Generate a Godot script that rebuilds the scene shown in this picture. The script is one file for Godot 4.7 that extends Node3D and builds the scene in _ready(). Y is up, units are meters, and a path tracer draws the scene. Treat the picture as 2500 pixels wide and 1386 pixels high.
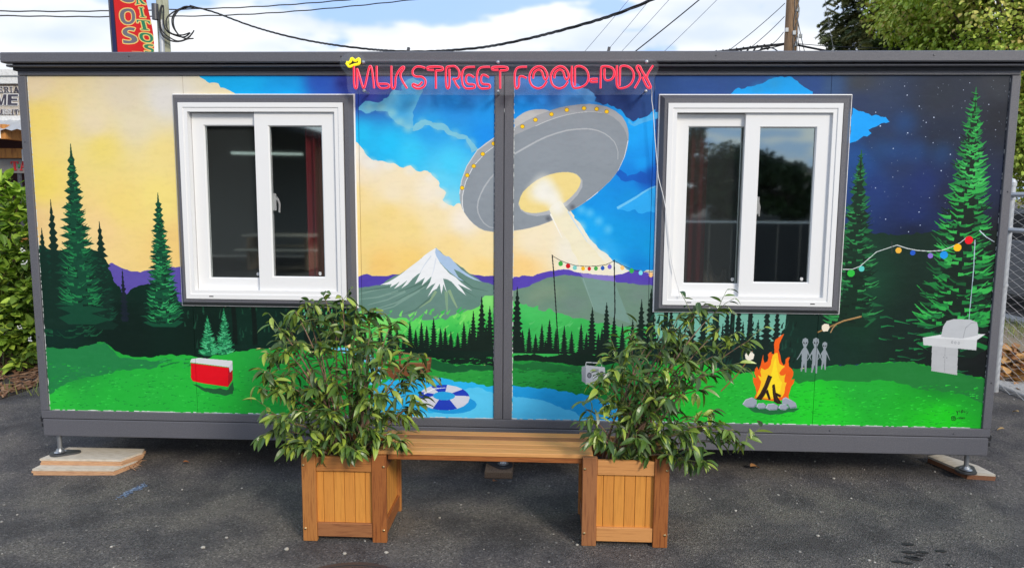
extends Node3D
# A small grey cabin with a painted camping mural, a red tube sign, and a cedar planter bench on asphalt.

var mats := {}
var taken := {}
var rng := RandomNumberGenerator.new()

# ---------------------------------------------------------------- mesh helper
class MB:
	var v := PackedVector3Array()
	var n := PackedVector3Array()
	var t := PackedVector2Array()
	var c := PackedColorArray()
	var col := Color(1, 1, 1)

	func tri(a: Vector3, b: Vector3, d: Vector3, na: Vector3, nb: Vector3, nd: Vector3, ta := Vector2.ZERO, tb := Vector2.ZERO, td := Vector2.ZERO) -> void:
		var f := (b - a).cross(d - a)
		if f.dot(na + nb + nd) > 0.0:
			v.append_array([a, d, b]); n.append_array([na, nd, nb]); t.append_array([ta, td, tb])
		else:
			v.append_array([a, b, d]); n.append_array([na, nb, nd]); t.append_array([ta, tb, td])
		c.append_array([col, col, col])

	func flat(a: Vector3, b: Vector3, d: Vector3, out: Vector3) -> void:
		var f := (b - a).cross(d - a).normalized()
		if f.dot(out) < 0.0:
			f = -f
		tri(a, b, d, f, f, f, Vector2(a.x, -a.y), Vector2(b.x, -b.y), Vector2(d.x, -d.y))

	func quad(a: Vector3, b: Vector3, d: Vector3, e: Vector3, out: Vector3) -> void:
		flat(a, b, d, out); flat(a, d, e, out)

	func quad_uv(a: Vector3, b: Vector3, d: Vector3, e: Vector3, nn: Vector3, u: Array) -> void:
		tri(a, b, d, nn, nn, nn, u[0], u[1], u[2]); tri(a, d, e, nn, nn, nn, u[0], u[2], u[3])

	func box(at: Vector3, size: Vector3, bev := 0.003, turn := Basis.IDENTITY) -> void:
		var h := size * 0.5
		var b: float = min(bev, min(h.x, min(h.y, h.z)) * 0.9)
		var face := func(axis: int, sgn: float) -> Array:
			var o := []
			for k in [[-1, -1], [1, -1], [1, 1], [-1, 1]]:
				var p := Vector3.ZERO
				p[axis] = sgn * h[axis]
				p[(axis + 1) % 3] = k[0] * (h[(axis + 1) % 3] - b)
				p[(axis + 2) % 3] = k[1] * (h[(axis + 2) % 3] - b)
				o.append(at + turn * p)
			return o
		for axis in 3:
			for sgn in [-1.0, 1.0]:
				var q: Array = face.call(axis, sgn)
				var out := Vector3.ZERO
				out[axis] = sgn
				quad(q[0], q[1], q[2], q[3], turn * out)
		if b < 0.0005:
			return
		for axis in 3:
			var i := (axis + 1) % 3
			var j := (axis + 2) % 3
			for si in [-1.0, 1.0]:
				for sj in [-1.0, 1.0]:
					var pts := []
					for e in [[-1.0, 0], [1.0, 0], [1.0, 1], [-1.0, 1]]:
						var p := Vector3.ZERO
						p[axis] = e[0] * (h[axis] - b)
						p[i] = si * (h[i] - (b if e[1] == 1 else 0.0))
						p[j] = sj * (h[j] - (b if e[1] == 0 else 0.0))
						pts.append(at + turn * p)
					var out := Vector3.ZERO
					out[i] = si; out[j] = sj
					quad(pts[0], pts[1], pts[2], pts[3], turn * out)
		for sx in [-1.0, 1.0]:
			for sy in [-1.0, 1.0]:
				for sz in [-1.0, 1.0]:
					var s := Vector3(sx, sy, sz)
					var pts := []
					for axis in 3:
						var p := s * (h - Vector3(b, b, b))
						p[axis] = s[axis] * h[axis]
						pts.append(at + turn * p)
					flat(pts[0], pts[1], pts[2], turn * s)

	func tube(p: Array, r0: float, r1 := -1.0, sides := 8, caps := true) -> void:
		if r1 < 0.0:
			r1 = r0
		var up := Vector3.UP
		var rings := []
		var m := p.size()
		for i in m:
			var a: Vector3 = p[max(i - 1, 0)]
			var b: Vector3 = p[min(i + 1, m - 1)]
			var d := (b - a).normalized()
			if abs(d.dot(up)) > 0.95 and i == 0:
				up = Vector3(0.3, 0.1, 1).normalized()
			var x := up.cross(d).normalized()
			var y := d.cross(x).normalized()
			up = y
			var r: float = lerp(r0, r1, float(i) / max(1, m - 1))
			var ring := []
			for k in sides:
				var ang := TAU * k / sides
				var o: Vector3 = x * cos(ang) + y * sin(ang)
				ring.append([p[i] + o * r, o])
			rings.append(ring)
		for i in m - 1:
			for k in sides:
				var k2 := (k + 1) % sides
				var a: Array = rings[i][k]
				var b: Array = rings[i][k2]
				var d: Array = rings[i + 1][k2]
				var e: Array = rings[i + 1][k]
				tri(a[0], b[0], d[0], a[1], b[1], d[1]); tri(a[0], d[0], e[0], a[1], d[1], e[1])
		if caps:
			for s in [0, m - 1]:
				var o: Vector3 = (p[0] - p[1]).normalized() if s == 0 else (p[m - 1] - p[m - 2]).normalized()
				for k in range(1, sides - 1):
					flat(rings[s][0][0], rings[s][k][0], rings[s][k + 1][0], o)

	# a closed outline (x, y) pushed from z0 to z1
	func prism(o: PackedVector2Array, z0: float, z1: float, turn := Transform3D.IDENTITY) -> void:
		var idx := Geometry2D.triangulate_polygon(o)
		for k in range(0, idx.size(), 3):
			for z in [z0, z1]:
				var q := []
				for e in 3:
					q.append(turn * Vector3(o[idx[k + e]].x, o[idx[k + e]].y, z))
				flat(q[0], q[1], q[2], turn.basis * Vector3(0, 0, sign(z - (z0 + z1) * 0.5)))
		var turned := Geometry2D.is_polygon_clockwise(o)
		for k in o.size():
			var a := o[k]
			var b := o[(k + 1) % o.size()]
			var d := (b - a).normalized()
			var out := Vector3(-d.y, d.x, 0) if turned else Vector3(d.y, -d.x, 0)
			quad(turn * Vector3(a.x, a.y, z0), turn * Vector3(b.x, b.y, z0), turn * Vector3(b.x, b.y, z1), turn * Vector3(a.x, a.y, z1), turn.basis * out)

	# a mitred rectangular frame: profile = [inset from the outer edge, z] ...
	func frame(cx: float, cy: float, hw: float, hh: float, prof: Array) -> void:
		for k in prof.size() - 1:
			var p: Array = prof[k]
			var q: Array = prof[k + 1]
			var ring := func(w: Array) -> Array:
				var a: float = hw - w[0]
				var b: float = hh - w[0]
				return [Vector3(cx - a, cy - b, w[1]), Vector3(cx + a, cy - b, w[1]), Vector3(cx + a, cy + b, w[1]), Vector3(cx - a, cy + b, w[1])]
			var r0: Array = ring.call(p)
			var r1: Array = ring.call(q)
			var dirs := [Vector3(0, -1, 0), Vector3(1, 0, 0), Vector3(0, 1, 0), Vector3(-1, 0, 0)]
			var dn := Vector2(q[0] - p[0], q[1] - p[1])
			for e in 4:
				var out: Vector3 = dirs[e] * dn.y + Vector3(0, 0, dn.x)
				if out.length() < 1e-6:
					continue
				quad(r0[e], r0[(e + 1) % 4], r1[(e + 1) % 4], r1[e], out)

	func lathe(prof: Array, segs: int, tr: Transform3D) -> void:
		for i in prof.size() - 1:
			var a: Vector2 = prof[i]
			var b: Vector2 = prof[i + 1]
			var d := (b - a).normalized()
			var nn := Vector2(d.y, -d.x)
			for k in segs:
				var g0 := TAU * k / segs
				var g1 := TAU * (k + 1) / segs
				var f := func(w: Vector2, g: float) -> Vector3: return tr * Vector3(w.x * cos(g), w.y, w.x * sin(g))
				var n0: Vector3 = tr.basis * Vector3(nn.x * cos(g0), nn.y, nn.x * sin(g0))
				var n1: Vector3 = tr.basis * Vector3(nn.x * cos(g1), nn.y, nn.x * sin(g1))
				tri(f.call(a, g0), f.call(a, g1), f.call(b, g1), n0, n1, n1); tri(f.call(a, g0), f.call(b, g1), f.call(b, g0), n0, n1, n0)

	func blob(at: Vector3, size: Vector3, rr: RandomNumberGenerator, rough := 0.25, turn := Basis.IDENTITY) -> void:
		var rows := 4
		var cols := 7
		var g := []
		for i in rows + 1:
			var row := []
			var ph := PI * i / rows
			for k in cols:
				var th := TAU * k / cols
				var w := 1.0 + rr.randf_range(-rough, rough)
				if i == 0 or i == rows:
					w = 1.0
				row.append(at + turn * (Vector3(sin(ph) * cos(th), cos(ph), sin(ph) * sin(th)) * size * 0.5 * w))
			g.append(row)
		for i in rows:
			for k in cols:
				var a: Vector3 = g[i][k]
				var b: Vector3 = g[i][(k + 1) % cols]
				var d: Vector3 = g[i + 1][(k + 1) % cols]
				var e: Vector3 = g[i + 1][k]
				if i > 0:
					flat(a, b, d, (a + b + d) / 3.0 - at)
				if i < rows - 1:
					flat(a, d, e, (a + d + e) / 3.0 - at)
				elif i == rows - 1:
					flat(a, b, d, (a + b + d) / 3.0 - at)

	func mesh() -> ArrayMesh:
		var arr := []
		arr.resize(Mesh.ARRAY_MAX)
		arr[Mesh.ARRAY_VERTEX] = v
		arr[Mesh.ARRAY_NORMAL] = n
		arr[Mesh.ARRAY_TEX_UV] = t
		arr[Mesh.ARRAY_COLOR] = c
		var m := ArrayMesh.new()
		m.add_surface_from_arrays(Mesh.PRIMITIVE_TRIANGLES, arr)
		return m

# ---------------------------------------------------------------- node helpers
func numbered(called: String) -> String:
	if not taken.has(called):
		taken[called] = 0
		return called
	taken[called] += 1
	return "%s_%03d" % [called, taken[called]]

func put(called: String, m: Mesh, mat: Material, parent: Node = null) -> MeshInstance3D:
	var o := MeshInstance3D.new()
	o.name = called if parent else numbered(called)
	o.mesh = m
	o.material_override = mat
	(parent if parent else self).add_child(o, true)
	return o

func obj(called: String, b: MB, mat: Material, parent: Node = null) -> MeshInstance3D:
	return put(called, b.mesh(), mat, parent)

func tag(o: Node, label: String, category: String, group := "") -> void:
	o.set_meta("label", label)
	o.set_meta("category", category)
	if group:
		o.set_meta("group", group)

func structure(o: Node) -> void:
	o.set_meta("kind", "structure")

func stuff(o: Node) -> void:
	o.set_meta("kind", "stuff")

func thing(called: String, at: Vector3, label: String, category: String, group := "") -> Node3D:
	var o := Node3D.new()
	o.name = numbered(called)
	o.position = at
	add_child(o)
	tag(o, label, category, group)
	return o

func boxed(called: String, at: Vector3, size: Vector3, mat: Material, parent: Node = null, bev := 0.003) -> MeshInstance3D:
	var b := MB.new()
	b.box(at, size, bev)
	return obj(called, b, mat, parent)

func ground_y(x: float) -> float:
	return 0.0075 * clamp(x, -9.0, 9.0)

func soften(p: Array, rounds := 2) -> Array:       # corner cutting
	for r in rounds:
		var q := [p[0]]
		for i in p.size() - 1:
			if i > 0:
				q.append(p[i].lerp(p[i + 1], 0.25))
			if i < p.size() - 2:
				q.append(p[i].lerp(p[i + 1], 0.75))
		q.append(p[p.size() - 1])
		p = q
	return p

func sag(a: Vector3, b: Vector3, drop: float, parts := 24) -> Array:
	var q := []
	for i in parts + 1:
		var t := float(i) / parts
		q.append(a.lerp(b, t) + Vector3(0, -drop * 4.0 * t * (1.0 - t), 0))
	return q

# ---------------------------------------------------------------- materials
func lin(r: float, g: float, b: float) -> Color:
	return Color(r, g, b).linear_to_srgb()

func plain(key: String, col: Color, rough := 0.6, metal := 0.0) -> StandardMaterial3D:
	if mats.has(key):
		return mats[key]
	var m := StandardMaterial3D.new()
	m.resource_name = key
	m.albedo_color = col
	m.roughness = rough
	m.metallic = metal
	mats[key] = m
	return m

func noise(kind: int, freq: float, oct := 4, sd := 1) -> FastNoiseLite:
	var f := FastNoiseLite.new()
	f.noise_type = kind
	f.frequency = freq
	f.fractal_octaves = oct
	f.seed = sd
	return f

func ramp(stops: Array) -> Gradient:
	var g := Gradient.new()
	var off := PackedFloat32Array()
	var cols := PackedColorArray()
	for s in stops:
		off.append(s[0]); cols.append(s[1])
	g.offsets = off
	g.colors = cols
	return g

func ntex(f: FastNoiseLite, size: int, stops: Array = [], bump := -1.0, norm := true) -> NoiseTexture2D:
	var t := NoiseTexture2D.new()
	t.width = size
	t.height = size
	t.seamless = true
	t.noise = f
	t.normalize = norm
	if stops:
		t.color_ramp = ramp(stops)
	if bump > 0.0:
		t.as_normal_map = true
		t.bump_strength = bump
	return t

func wood(key: String, dark: Color, light: Color, scale: Vector3, sd: int, rough := 0.5) -> StandardMaterial3D:
	var m := StandardMaterial3D.new()
	m.resource_name = key
	var mid := dark.lerp(light, 0.6)
	m.albedo_texture = ntex(noise(FastNoiseLite.TYPE_SIMPLEX_SMOOTH, 0.012, 5, sd), 512, [[0.0, dark], [0.34, mid], [0.5, light], [0.62, mid.lerp(light, 0.5)], [0.8, light], [1.0, dark.lerp(light, 0.3)]])
	m.uv1_triplanar = true
	m.uv1_world_triplanar = true
	m.uv1_scale = scale
	m.roughness = rough
	mats[key] = m
	return m

func speckled(key: String, base: Color, amount: float, scale: float, rough: float, bump := 0.0, freq := 0.05, metal := 0.0) -> StandardMaterial3D:
	var m := StandardMaterial3D.new()
	m.resource_name = key
	m.albedo_texture = ntex(noise(FastNoiseLite.TYPE_SIMPLEX, freq, 5, key.length() * 7 + 3), 512, [[0.0, base.darkened(amount)], [0.5, base], [1.0, base.lightened(amount)]])
	m.uv1_triplanar = true
	m.uv1_world_triplanar = true
	m.uv1_scale = Vector3(scale, scale, scale)
	m.roughness = rough
	m.metallic = metal
	if bump > 0.0:
		m.normal_enabled = true
		m.normal_scale = bump
		m.normal_texture = ntex(noise(FastNoiseLite.TYPE_SIMPLEX, 0.12, 3, 91), 512, [], 6.0)
	mats[key] = m
	return m

# ---------------------------------------------------------------- painting (wall millimetres; x to the right, y up)
var boards := []       # the two painted boards: {img, x, y, s, w, h}

func board(x: float, y: float, w: float, h: float, s: float) -> Dictionary:
	var d := {"x": x, "y": y, "s": s, "w": int(w * s), "h": int(h * s)}
	d.img = Image.create_empty(d.w, d.h, false, Image.FORMAT_RGBA8)
	return d

func to_px(c: Dictionary, p: Array) -> PackedVector2Array:
	var q := PackedVector2Array()
	for i in range(0, p.size(), 2):
		q.append(Vector2((p[i] - c.x) * c.s, (c.y - p[i + 1]) * c.s))
	return q

func ragged(q: PackedVector2Array, step: float, amp: float, sd: int) -> PackedVector2Array:
	var f := noise(FastNoiseLite.TYPE_SIMPLEX, 0.02, 3, sd)
	var o := PackedVector2Array()
	for i in q.size():
		var a := q[i]
		var b := q[(i + 1) % q.size()]
		var n := maxi(1, int(a.distance_to(b) / step))
		for k in n:
			var p := a.lerp(b, float(k) / n)
			o.append(p + Vector2(f.get_noise_2d(p.x, p.y), f.get_noise_2d(p.x + 900.0, p.y)) * amp * 2.0)
	return o

func scan(img: Image, loops: Array, ink: Color, src: Image = null) -> void:
	var lo := 1e9
	var hi := -1e9
	var xl := 1e9
	var xh := -1e9
	for q in loops:
		for p in q:
			lo = min(lo, p.y); hi = max(hi, p.y)
			xl = min(xl, p.x); xh = max(xh, p.x)
	var w := img.get_width()
	if xh < 0 or xl > w:
		return
	var y0 := maxi(0, int(ceil(lo - 0.5)))
	var y1 := mini(img.get_height() - 1, int(floor(hi - 0.5)))
	if y1 < y0:
		return
	var rows := []
	rows.resize(y1 - y0 + 1)
	for i in rows.size():
		rows[i] = PackedFloat32Array()
	for q in loops:
		var n: int = q.size()
		for i in n:
			var a: Vector2 = q[i]
			var b: Vector2 = q[(i + 1) % n]
			if a.y == b.y:
				continue
			if a.y > b.y:
				var s := a
				a = b
				b = s
			var r0 := maxi(y0, int(ceil(a.y - 0.5)))
			var r1 := mini(y1, int(ceil(b.y - 0.5)) - 1)
			var k := (b.x - a.x) / (b.y - a.y)
			for y in range(r0, r1 + 1):
				rows[y - y0].append(a.x + (y + 0.5 - a.y) * k)
	for y in range(y0, y1 + 1):
		var xs: PackedFloat32Array = rows[y - y0]
		xs.sort()
		for i in range(0, xs.size() - 1, 2):
			var a := clampi(int(round(xs[i])), 0, w)
			var b := clampi(int(round(xs[i + 1])), 0, w)
			if b > a:
				if src:
					img.blit_rect(src, Rect2i(a, y, b - a, 1), Vector2i(a, y))
				else:
					img.fill_rect(Rect2i(a, y, b - a, 1), ink)

func fill(p: Array, ink, amp := 0.0, sd := 1) -> void:      # ink: a colour, its name, or a field name
	for i in boards.size():
		var c: Dictionary = boards[i]
		var q := to_px(c, p)
		if amp > 0.0:
			q = ragged(q, 7.0, amp, sd)
		if ink is String and c.has(ink):
			scan(c.img, [q], Color.WHITE, c[ink])
		else:
			scan(c.img, [q], ink if ink is Color else Color(ink))

func outline_of(p: Array, w0: float, w1 := -1.0) -> Array:   # a stroke of changing width as a closed outline, flat list
	if w1 < 0.0:
		w1 = w0
	var left := []
	var right := []
	var n := p.size() / 2
	for i in n:
		var a := Vector2(p[2 * max(i - 1, 0)], p[2 * max(i - 1, 0) + 1])
		var b := Vector2(p[2 * min(i + 1, n - 1)], p[2 * min(i + 1, n - 1) + 1])
		var d = (b - a).normalized().orthogonal() * lerp(w0, w1, float(i) / max(1, n - 1)) * 0.5
		left.append_array([p[2 * i] + d.x, p[2 * i + 1] + d.y])
		right.push_front(p[2 * i + 1] - d.y)
		right.push_front(p[2 * i] - d.x)
	return left + right

func stroke(p: Array, w0: float, ink, w1 := -1.0) -> void:
	fill(outline_of(p, w0, w1), ink)

func dot(x: float, y: float, rx: float, ry: float, ink) -> void:
	var p := []
	for k in 18:
		p.append_array([x + cos(TAU * k / 18) * rx, y + sin(TAU * k / 18) * ry])
	fill(p, ink)

var stamps := {}
func soft(x: float, y: float, r: float, ink: String, a: float, squash := 1.0) -> void:
	for c in boards:
		var rp := int(r * c.s)
		var at := Vector2i(int((x - c.x) * c.s), int((c.y - y) * c.s))
		if at.x < -rp or at.x > c.w + rp:
			continue
		var key := "%d/%s/%.2f/%.2f" % [rp, ink, a, squash]
		if not stamps.has(key):
			var small := Image.create_empty(48, 48, false, Image.FORMAT_RGBA8)
			var col := Color(ink)
			for j in 48:
				for i in 48:
					var d := Vector2(i - 23.5, j - 23.5).length() / 23.5
					var e := clampf(1.0 - d, 0.0, 1.0)
					small.set_pixel(i, j, Color(col.r, col.g, col.b, a * e * e * (3.0 - 2.0 * e)))
			small.resize(maxi(2, 2 * rp), maxi(2, int(2 * rp * squash)), Image.INTERPOLATE_CUBIC)
			stamps[key] = small
		var s: Image = stamps[key]
		c.img.blend_rect(s, Rect2i(0, 0, s.get_width(), s.get_height()), at - s.get_size() / 2)

func field(called: String, pts: Array, power := 3.0) -> void:   # colours blended between given points
	for c in boards:
		var w := 112
		var h := 80
		var img := Image.create_empty(w, h, false, Image.FORMAT_RGBA8)
		var cols := []
		for p in pts:
			cols.append(Color(p[2]))
		for j in h:
			for i in w:
				var x: float = c.x + (i + 0.5) / w * c.w / c.s
				var y: float = c.y - (j + 0.5) / h * c.h / c.s
				var total := 0.0
				var r := 0.0
				var g := 0.0
				var b := 0.0
				for k in pts.size():
					var dx: float = x - pts[k][0]
					var dy: float = y - pts[k][1]
					var e := 1.0 / pow(dx * dx + dy * dy + 900.0, power * 0.5)
					var q: Color = cols[k]
					total += e
					r += q.r * e; g += q.g * e; b += q.b * e
				img.set_pixel(i, j, Color(r / total, g / total, b / total))
		img.resize(c.w, c.h, Image.INTERPOLATE_CUBIC)
		c[called] = img

func dabs(n: int, x0: float, y0: float, x1: float, y1: float, inks: Array, ln: float, wd: float, tilt: float, sd: int) -> void:
	var r := RandomNumberGenerator.new()
	r.seed = sd
	for i in n:
		var x := r.randf_range(x0, x1)
		var y := r.randf_range(y0, y1)
		var l := ln * r.randf_range(0.5, 1.5)
		var g := tilt + r.randf_range(-0.25, 0.25)
		var d := Vector2(cos(g), sin(g)) * l * 0.5
		var e := Vector2(-sin(g), cos(g)) * l * 0.12 * r.randf_range(-1, 1)
		stroke([x - d.x, y - d.y, x + e.x, y + e.y, x + d.x, y + d.y], wd * r.randf_range(0.6, 1.4), inks[r.randi() % inks.size()], wd * 0.2)

func fir(x: float, top: float, base: float, hw: float, ink, layers: int, sd: int, lean := 0.0) -> void:
	var r := RandomNumberGenerator.new()
	r.seed = sd
	var right := []
	var left := []
	var tall := top - base
	for i in layers:
		var t := 0.09 + 0.91 * float(i) / layers
		var y := top - tall * t
		var w := hw * pow(t, 0.85)
		var wr := w * r.randf_range(0.75, 1.2)
		var wl := w * r.randf_range(0.75, 1.2)
		var dy := tall / layers
		right.append_array([x + lean * t + w * 0.38, y + dy * 0.45, x + lean * t + wr, y - dy * r.randf_range(-0.25, 0.3)])
		var yl := y - dy * r.randf_range(-0.25, 0.3)
		left = [x + lean * t - wl, yl, x + lean * t - w * 0.38, y + dy * 0.45] + left
	fill([x - 1.5, top, x + 1.5, top] + right + [x + hw * 0.5, base, x - hw * 0.5, base] + left, ink)

func tufts(x: float, top: float, base: float, hw: float, n: int, inks: Array, ln: float, wd: float, sd: int) -> void:   # brush marks on a fir
	var r := RandomNumberGenerator.new()
	r.seed = sd
	for i in n:
		var t := pow(r.randf(), 0.7)
		var y: float = lerp(top, base, t)
		var w := hw * pow(t, 0.85)
		var o := (1.0 if r.randf() < 0.5 else -1.0) * pow(r.randf(), 0.6)
		var px := x + o * w
		var l := ln * (0.4 + t) * r.randf_range(0.5, 1.2)
		var s := 1.0 if o > 0 else -1.0
		var up := r.randf_range(0.1, 0.5)
		stroke([px - s * l * 0.5, y - l * 0.12, px, y - l * 0.1, px + s * l * 0.6, y + l * up], wd * (0.5 + t * 0.7), inks[r.randi() % inks.size()], wd * 0.15)

# outlines of a font's letter, in units of its size, y up
func glyph(serif: String, weight: int, ch: String) -> Array:
	var f := SystemFont.new()
	f.font_names = PackedStringArray([serif])
	f.font_weight = weight
	var ts := TextServerManager.get_primary_interface()
	var rid: RID = f.get_rids()[0]
	var size := 64
	var d: Dictionary = ts.font_get_glyph_contours(rid, size, ts.font_get_glyph_index(rid, size, ch.unicode_at(0), 0))
	var loops := []
	if not d.has("points"):
		return loops
	var pts: PackedVector3Array = d.points
	var from := 0
	for e in d.contours:
		var raw := []
		for i in range(from, e + 1):
			var a := pts[i]
			var b := pts[from if i == e else i + 1]
			raw.append([Vector2(a.x, a.y), a.z])
			if a.z == 0 and b.z == 0:
				raw.append([Vector2(a.x + b.x, a.y + b.y) * 0.5, 1.0])
		from = e + 1
		var q := PackedVector2Array()
		var n := raw.size()
		for i in n:
			var a: Array = raw[i]
			if a[1] == 0:
				var p: Vector2 = raw[(i - 1 + n) % n][0]
				var s: Vector2 = raw[(i + 1) % n][0]
				for k in range(1, 5):
					var t := k / 5.0
					q.append(p.lerp(a[0], t).lerp(a[0].lerp(s, t), t) / size)
			else:
				q.append(a[0] / size)
		loops.append(q)
	return loops

func letter(img: Image, font: String, weight: int, ch: String, at: Vector2, size: Vector2, ink: Color, rim := 0.0, rim_ink := Color.WHITE, slant := 0.0) -> void:   # fits the letter in a box in pixels, at = its lower left corner
	var loops := glyph(font, weight, ch)
	var lo := Vector2(1e9, 1e9)
	var hi := -lo
	for q in loops:
		for p in q:
			lo = lo.min(p); hi = hi.max(p)
	var placed := func(o: Vector2) -> Array:
		var all := []
		for q in loops:
			var s := PackedVector2Array()
			for p in q:
				var u: Vector2 = (p - lo) / (hi - lo)
				s.append(at + o + Vector2(u.x * size.x + slant * (1.0 - u.y) * size.y, (u.y - 1.0) * size.y))
			all.append(s)
		return all
	if rim > 0.0:
		for k in 16:
			scan(img, placed.call(Vector2(cos(TAU * k / 16), sin(TAU * k / 16)) * rim), rim_ink)
	scan(img, placed.call(Vector2.ZERO), ink)

func mottle(img: Image, sd: int, dark: float, freq: float, stretch: Vector2) -> void:    # uneven brushwork over a finished board
	var f := noise(FastNoiseLite.TYPE_SIMPLEX, freq, 4, sd)
	var w := 256
	var h := 192
	for sgn in 2:
		var m := Image.create_empty(w, h, false, Image.FORMAT_RGBA8)
		for j in h:
			for i in w:
				var k := f.get_noise_2d(i * stretch.x, j * stretch.y + sgn * 500.0)
				var a := clampf(k * 2.0, 0.0, 1.0) * dark
				m.set_pixel(i, j, Color(sgn, sgn, sgn, a))
		m.resize(img.get_width(), img.get_height(), Image.INTERPOLATE_CUBIC)
		img.blend_rect(m, Rect2i(0, 0, m.get_width(), m.get_height()), Vector2i.ZERO)

func paint_mural() -> void:
	boards = [board(-2760, 2326, 2707, 1977, 0.56), board(53, 2326, 2707, 1977, 0.56)]
	field("dusk", [[-2722, 2292, "e0cca6"], [-2194, 2223, "dccfb4"], [-1955, 2200, "dedad2"], [-2689, 2083, "ebd070"], [-2373, 2061, "e6d6b0"], [-2131, 2061, "e2d6b4"], [-2333, 1921, "ebd676"], [-2715, 1707, "edd467"], [-1971, 1876, "eed98c"], [-2007, 1640, "f2dc80"], [-2610, 1444, "eed08c"], [-2387, 1446, "f0cf8e"], [-2755, 1491, "e8c687"], [-2230, 1591, "f0d67c"], [-1948, 1354, "f0cb7c"], [-824, 1765, "f3e2c0"], [-850, 1671, "f3d996"], [-806, 1460, "f0d588"], [-661, 1555, "f2d68a"], [-636, 1673, "f2e2c0"], [-543, 1462, "f3d88e"], [-545, 1273, "f4cf78"], [-306, 1370, "f4d894"], [-93, 1348, "f4dfa8"], [-713, 1247, "f4ca74"], [-116, 1253, "f6d78c"], [-858, 1245, "f0d488"], [-775, 1858, "e8e2d8"], [-423, 1674, "f1e6cf"], [-235, 1512, "f2e8d6"], [-400, 1534, "f3dfae"], [109, 1244, "f6cf86"], [166, 1398, "f2e4c2"], [401, 1353, "efe9d6"], [590, 1261, "f0e8d0"]])
	field("blue", [[-1711, 2315, "0cabe8"], [-1474, 2280, "10aaea"], [-1238, 2280, "1598e0"], [-1240, 2224, "12aaf0"], [-1049, 2303, "2a55b5"], [-885, 2303, "3a44a0"], [-839, 2224, "2e4aa8"], [-768, 2280, "3f3c98"], [-629, 2224, "2c54aa"], [-820, 1996, "22bff2"], [-656, 1950, "22c0f4"], [-539, 1905, "35c8f4"], [-305, 1837, "45cdf5"], [-188, 1768, "58cdf2"], [-305, 1628, "7ad4ec"], [-352, 1744, "60d0f2"], [-489, 2258, "3a8cd8"], [-303, 2292, "3380cf"], [-188, 2269, "2f80d0"], [-95, 2112, "1a98ec"], [-304, 2179, "1f90e2"], [-95, 1998, "1590ea"], [-421, 2043, "28a4ea"], [88, 2292, "3f80d0"], [158, 2236, "2a8ae0"], [295, 2281, "3d78c8"], [387, 2225, "2f86d8"], [113, 2135, "1496ee"], [711, 2001, "13a4f4"], [824, 2046, "12a6f8"], [784, 1842, "0ea0f2"], [717, 1785, "0a84dc"], [843, 1797, "0d58bc"], [856, 1728, "0c6ccc"], [720, 1658, "0a90dc"], [512, 1657, "0a94e4"], [679, 1450, "0798de"], [843, 1381, "0698dc"], [492, 1471, "14a8f0"], [777, 1263, "0a86d4"], [588, 1355, "28a8ea"]])
	field("night", [[386, 2292, "27407e"], [658, 2292, "25407a"], [841, 2225, "274a86"], [616, 2180, "233d78"], [1065, 2292, "2c5090"], [1401, 2281, "2b5190"], [1712, 2281, "294a86"], [1802, 2270, "36537c"], [1955, 2292, "3c424c"], [2400, 2204, "2b313e"], [2737, 2095, "22252e"], [2720, 2292, "363a42"], [2086, 1960, "263656"], [2205, 1849, "22335c"], [2324, 1737, "1c2f66"], [2058, 1713, "1d3670"], [1962, 2182, "2c3b5c"], [2772, 1400, "191a20"], [1970, 1870, "1b4c8c"], [1985, 1803, "1c4480"], [2416, 1984, "222b3e"], [2290, 1578, "1a2c60"], [2298, 1464, "14203c"], [2484, 1670, "1c2340"]])
	field("meadow", [[-2757, 401, "2ab83c"], [-2298, 410, "24b03a"], [-2660, 706, "1f7a3c"], [-1794, 394, "25b53a"], [-1286, 679, "229a3c"], [-795, 638, "27a83c"], [-309, 634, "2b9c3e"], [174, 605, "1f8a38"], [654, 516, "1c7c34"], [1130, 476, "23b834"], [1361, 578, "24b238"], [1836, 441, "22cc2c"], [2533, 406, "1fcb22"], [2705, 555, "1a9a2c"], [2519, 599, "178a2c"], [2058, 615, "20a834"]])
	field("leafy", [[-839, 907, "58d45c"], [-718, 945, "88e070"], [-549, 923, "62d860"], [-404, 889, "4fcf5a"], [-550, 789, "2fb24a"], [-308, 818, "2fb24a"], [-188, 989, "6ed860"], [-68, 1063, "86de74"], [-68, 894, "36b64e"], [146, 1006, "48c060"], [100, 897, "34b254"], [313, 960, "46bc5c"], [527, 903, "3cb255"], [362, 828, "2fa84a"]])
	field("shade", [[-2725, 1225, "0f3a2c"], [-2776, 854, "0b2a22"], [-2500, 1227, "0f3426"], [-2272, 862, "0a1f18"], [-1960, 1112, "0a2a20"], [-1773, 869, "0a2018"], [-1524, 922, "0c2a20"], [-1279, 901, "0a241c"], [1001, 790, "0c2420"], [1353, 771, "0e2c24"], [1809, 922, "0d2a22"], [1818, 755, "122f26"], [2036, 972, "0f3323"], [2024, 1160, "14402c"], [2267, 928, "10261f"], [2494, 932, "0e1714"], [2720, 935, "0e1013"], [2648, 1284, "0f1816"], [2468, 1282, "102a20"]])
	for c in boards:
		c.img.blit_rect(c.dusk, Rect2i(0, 0, c.w, c.h), Vector2i.ZERO)
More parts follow.
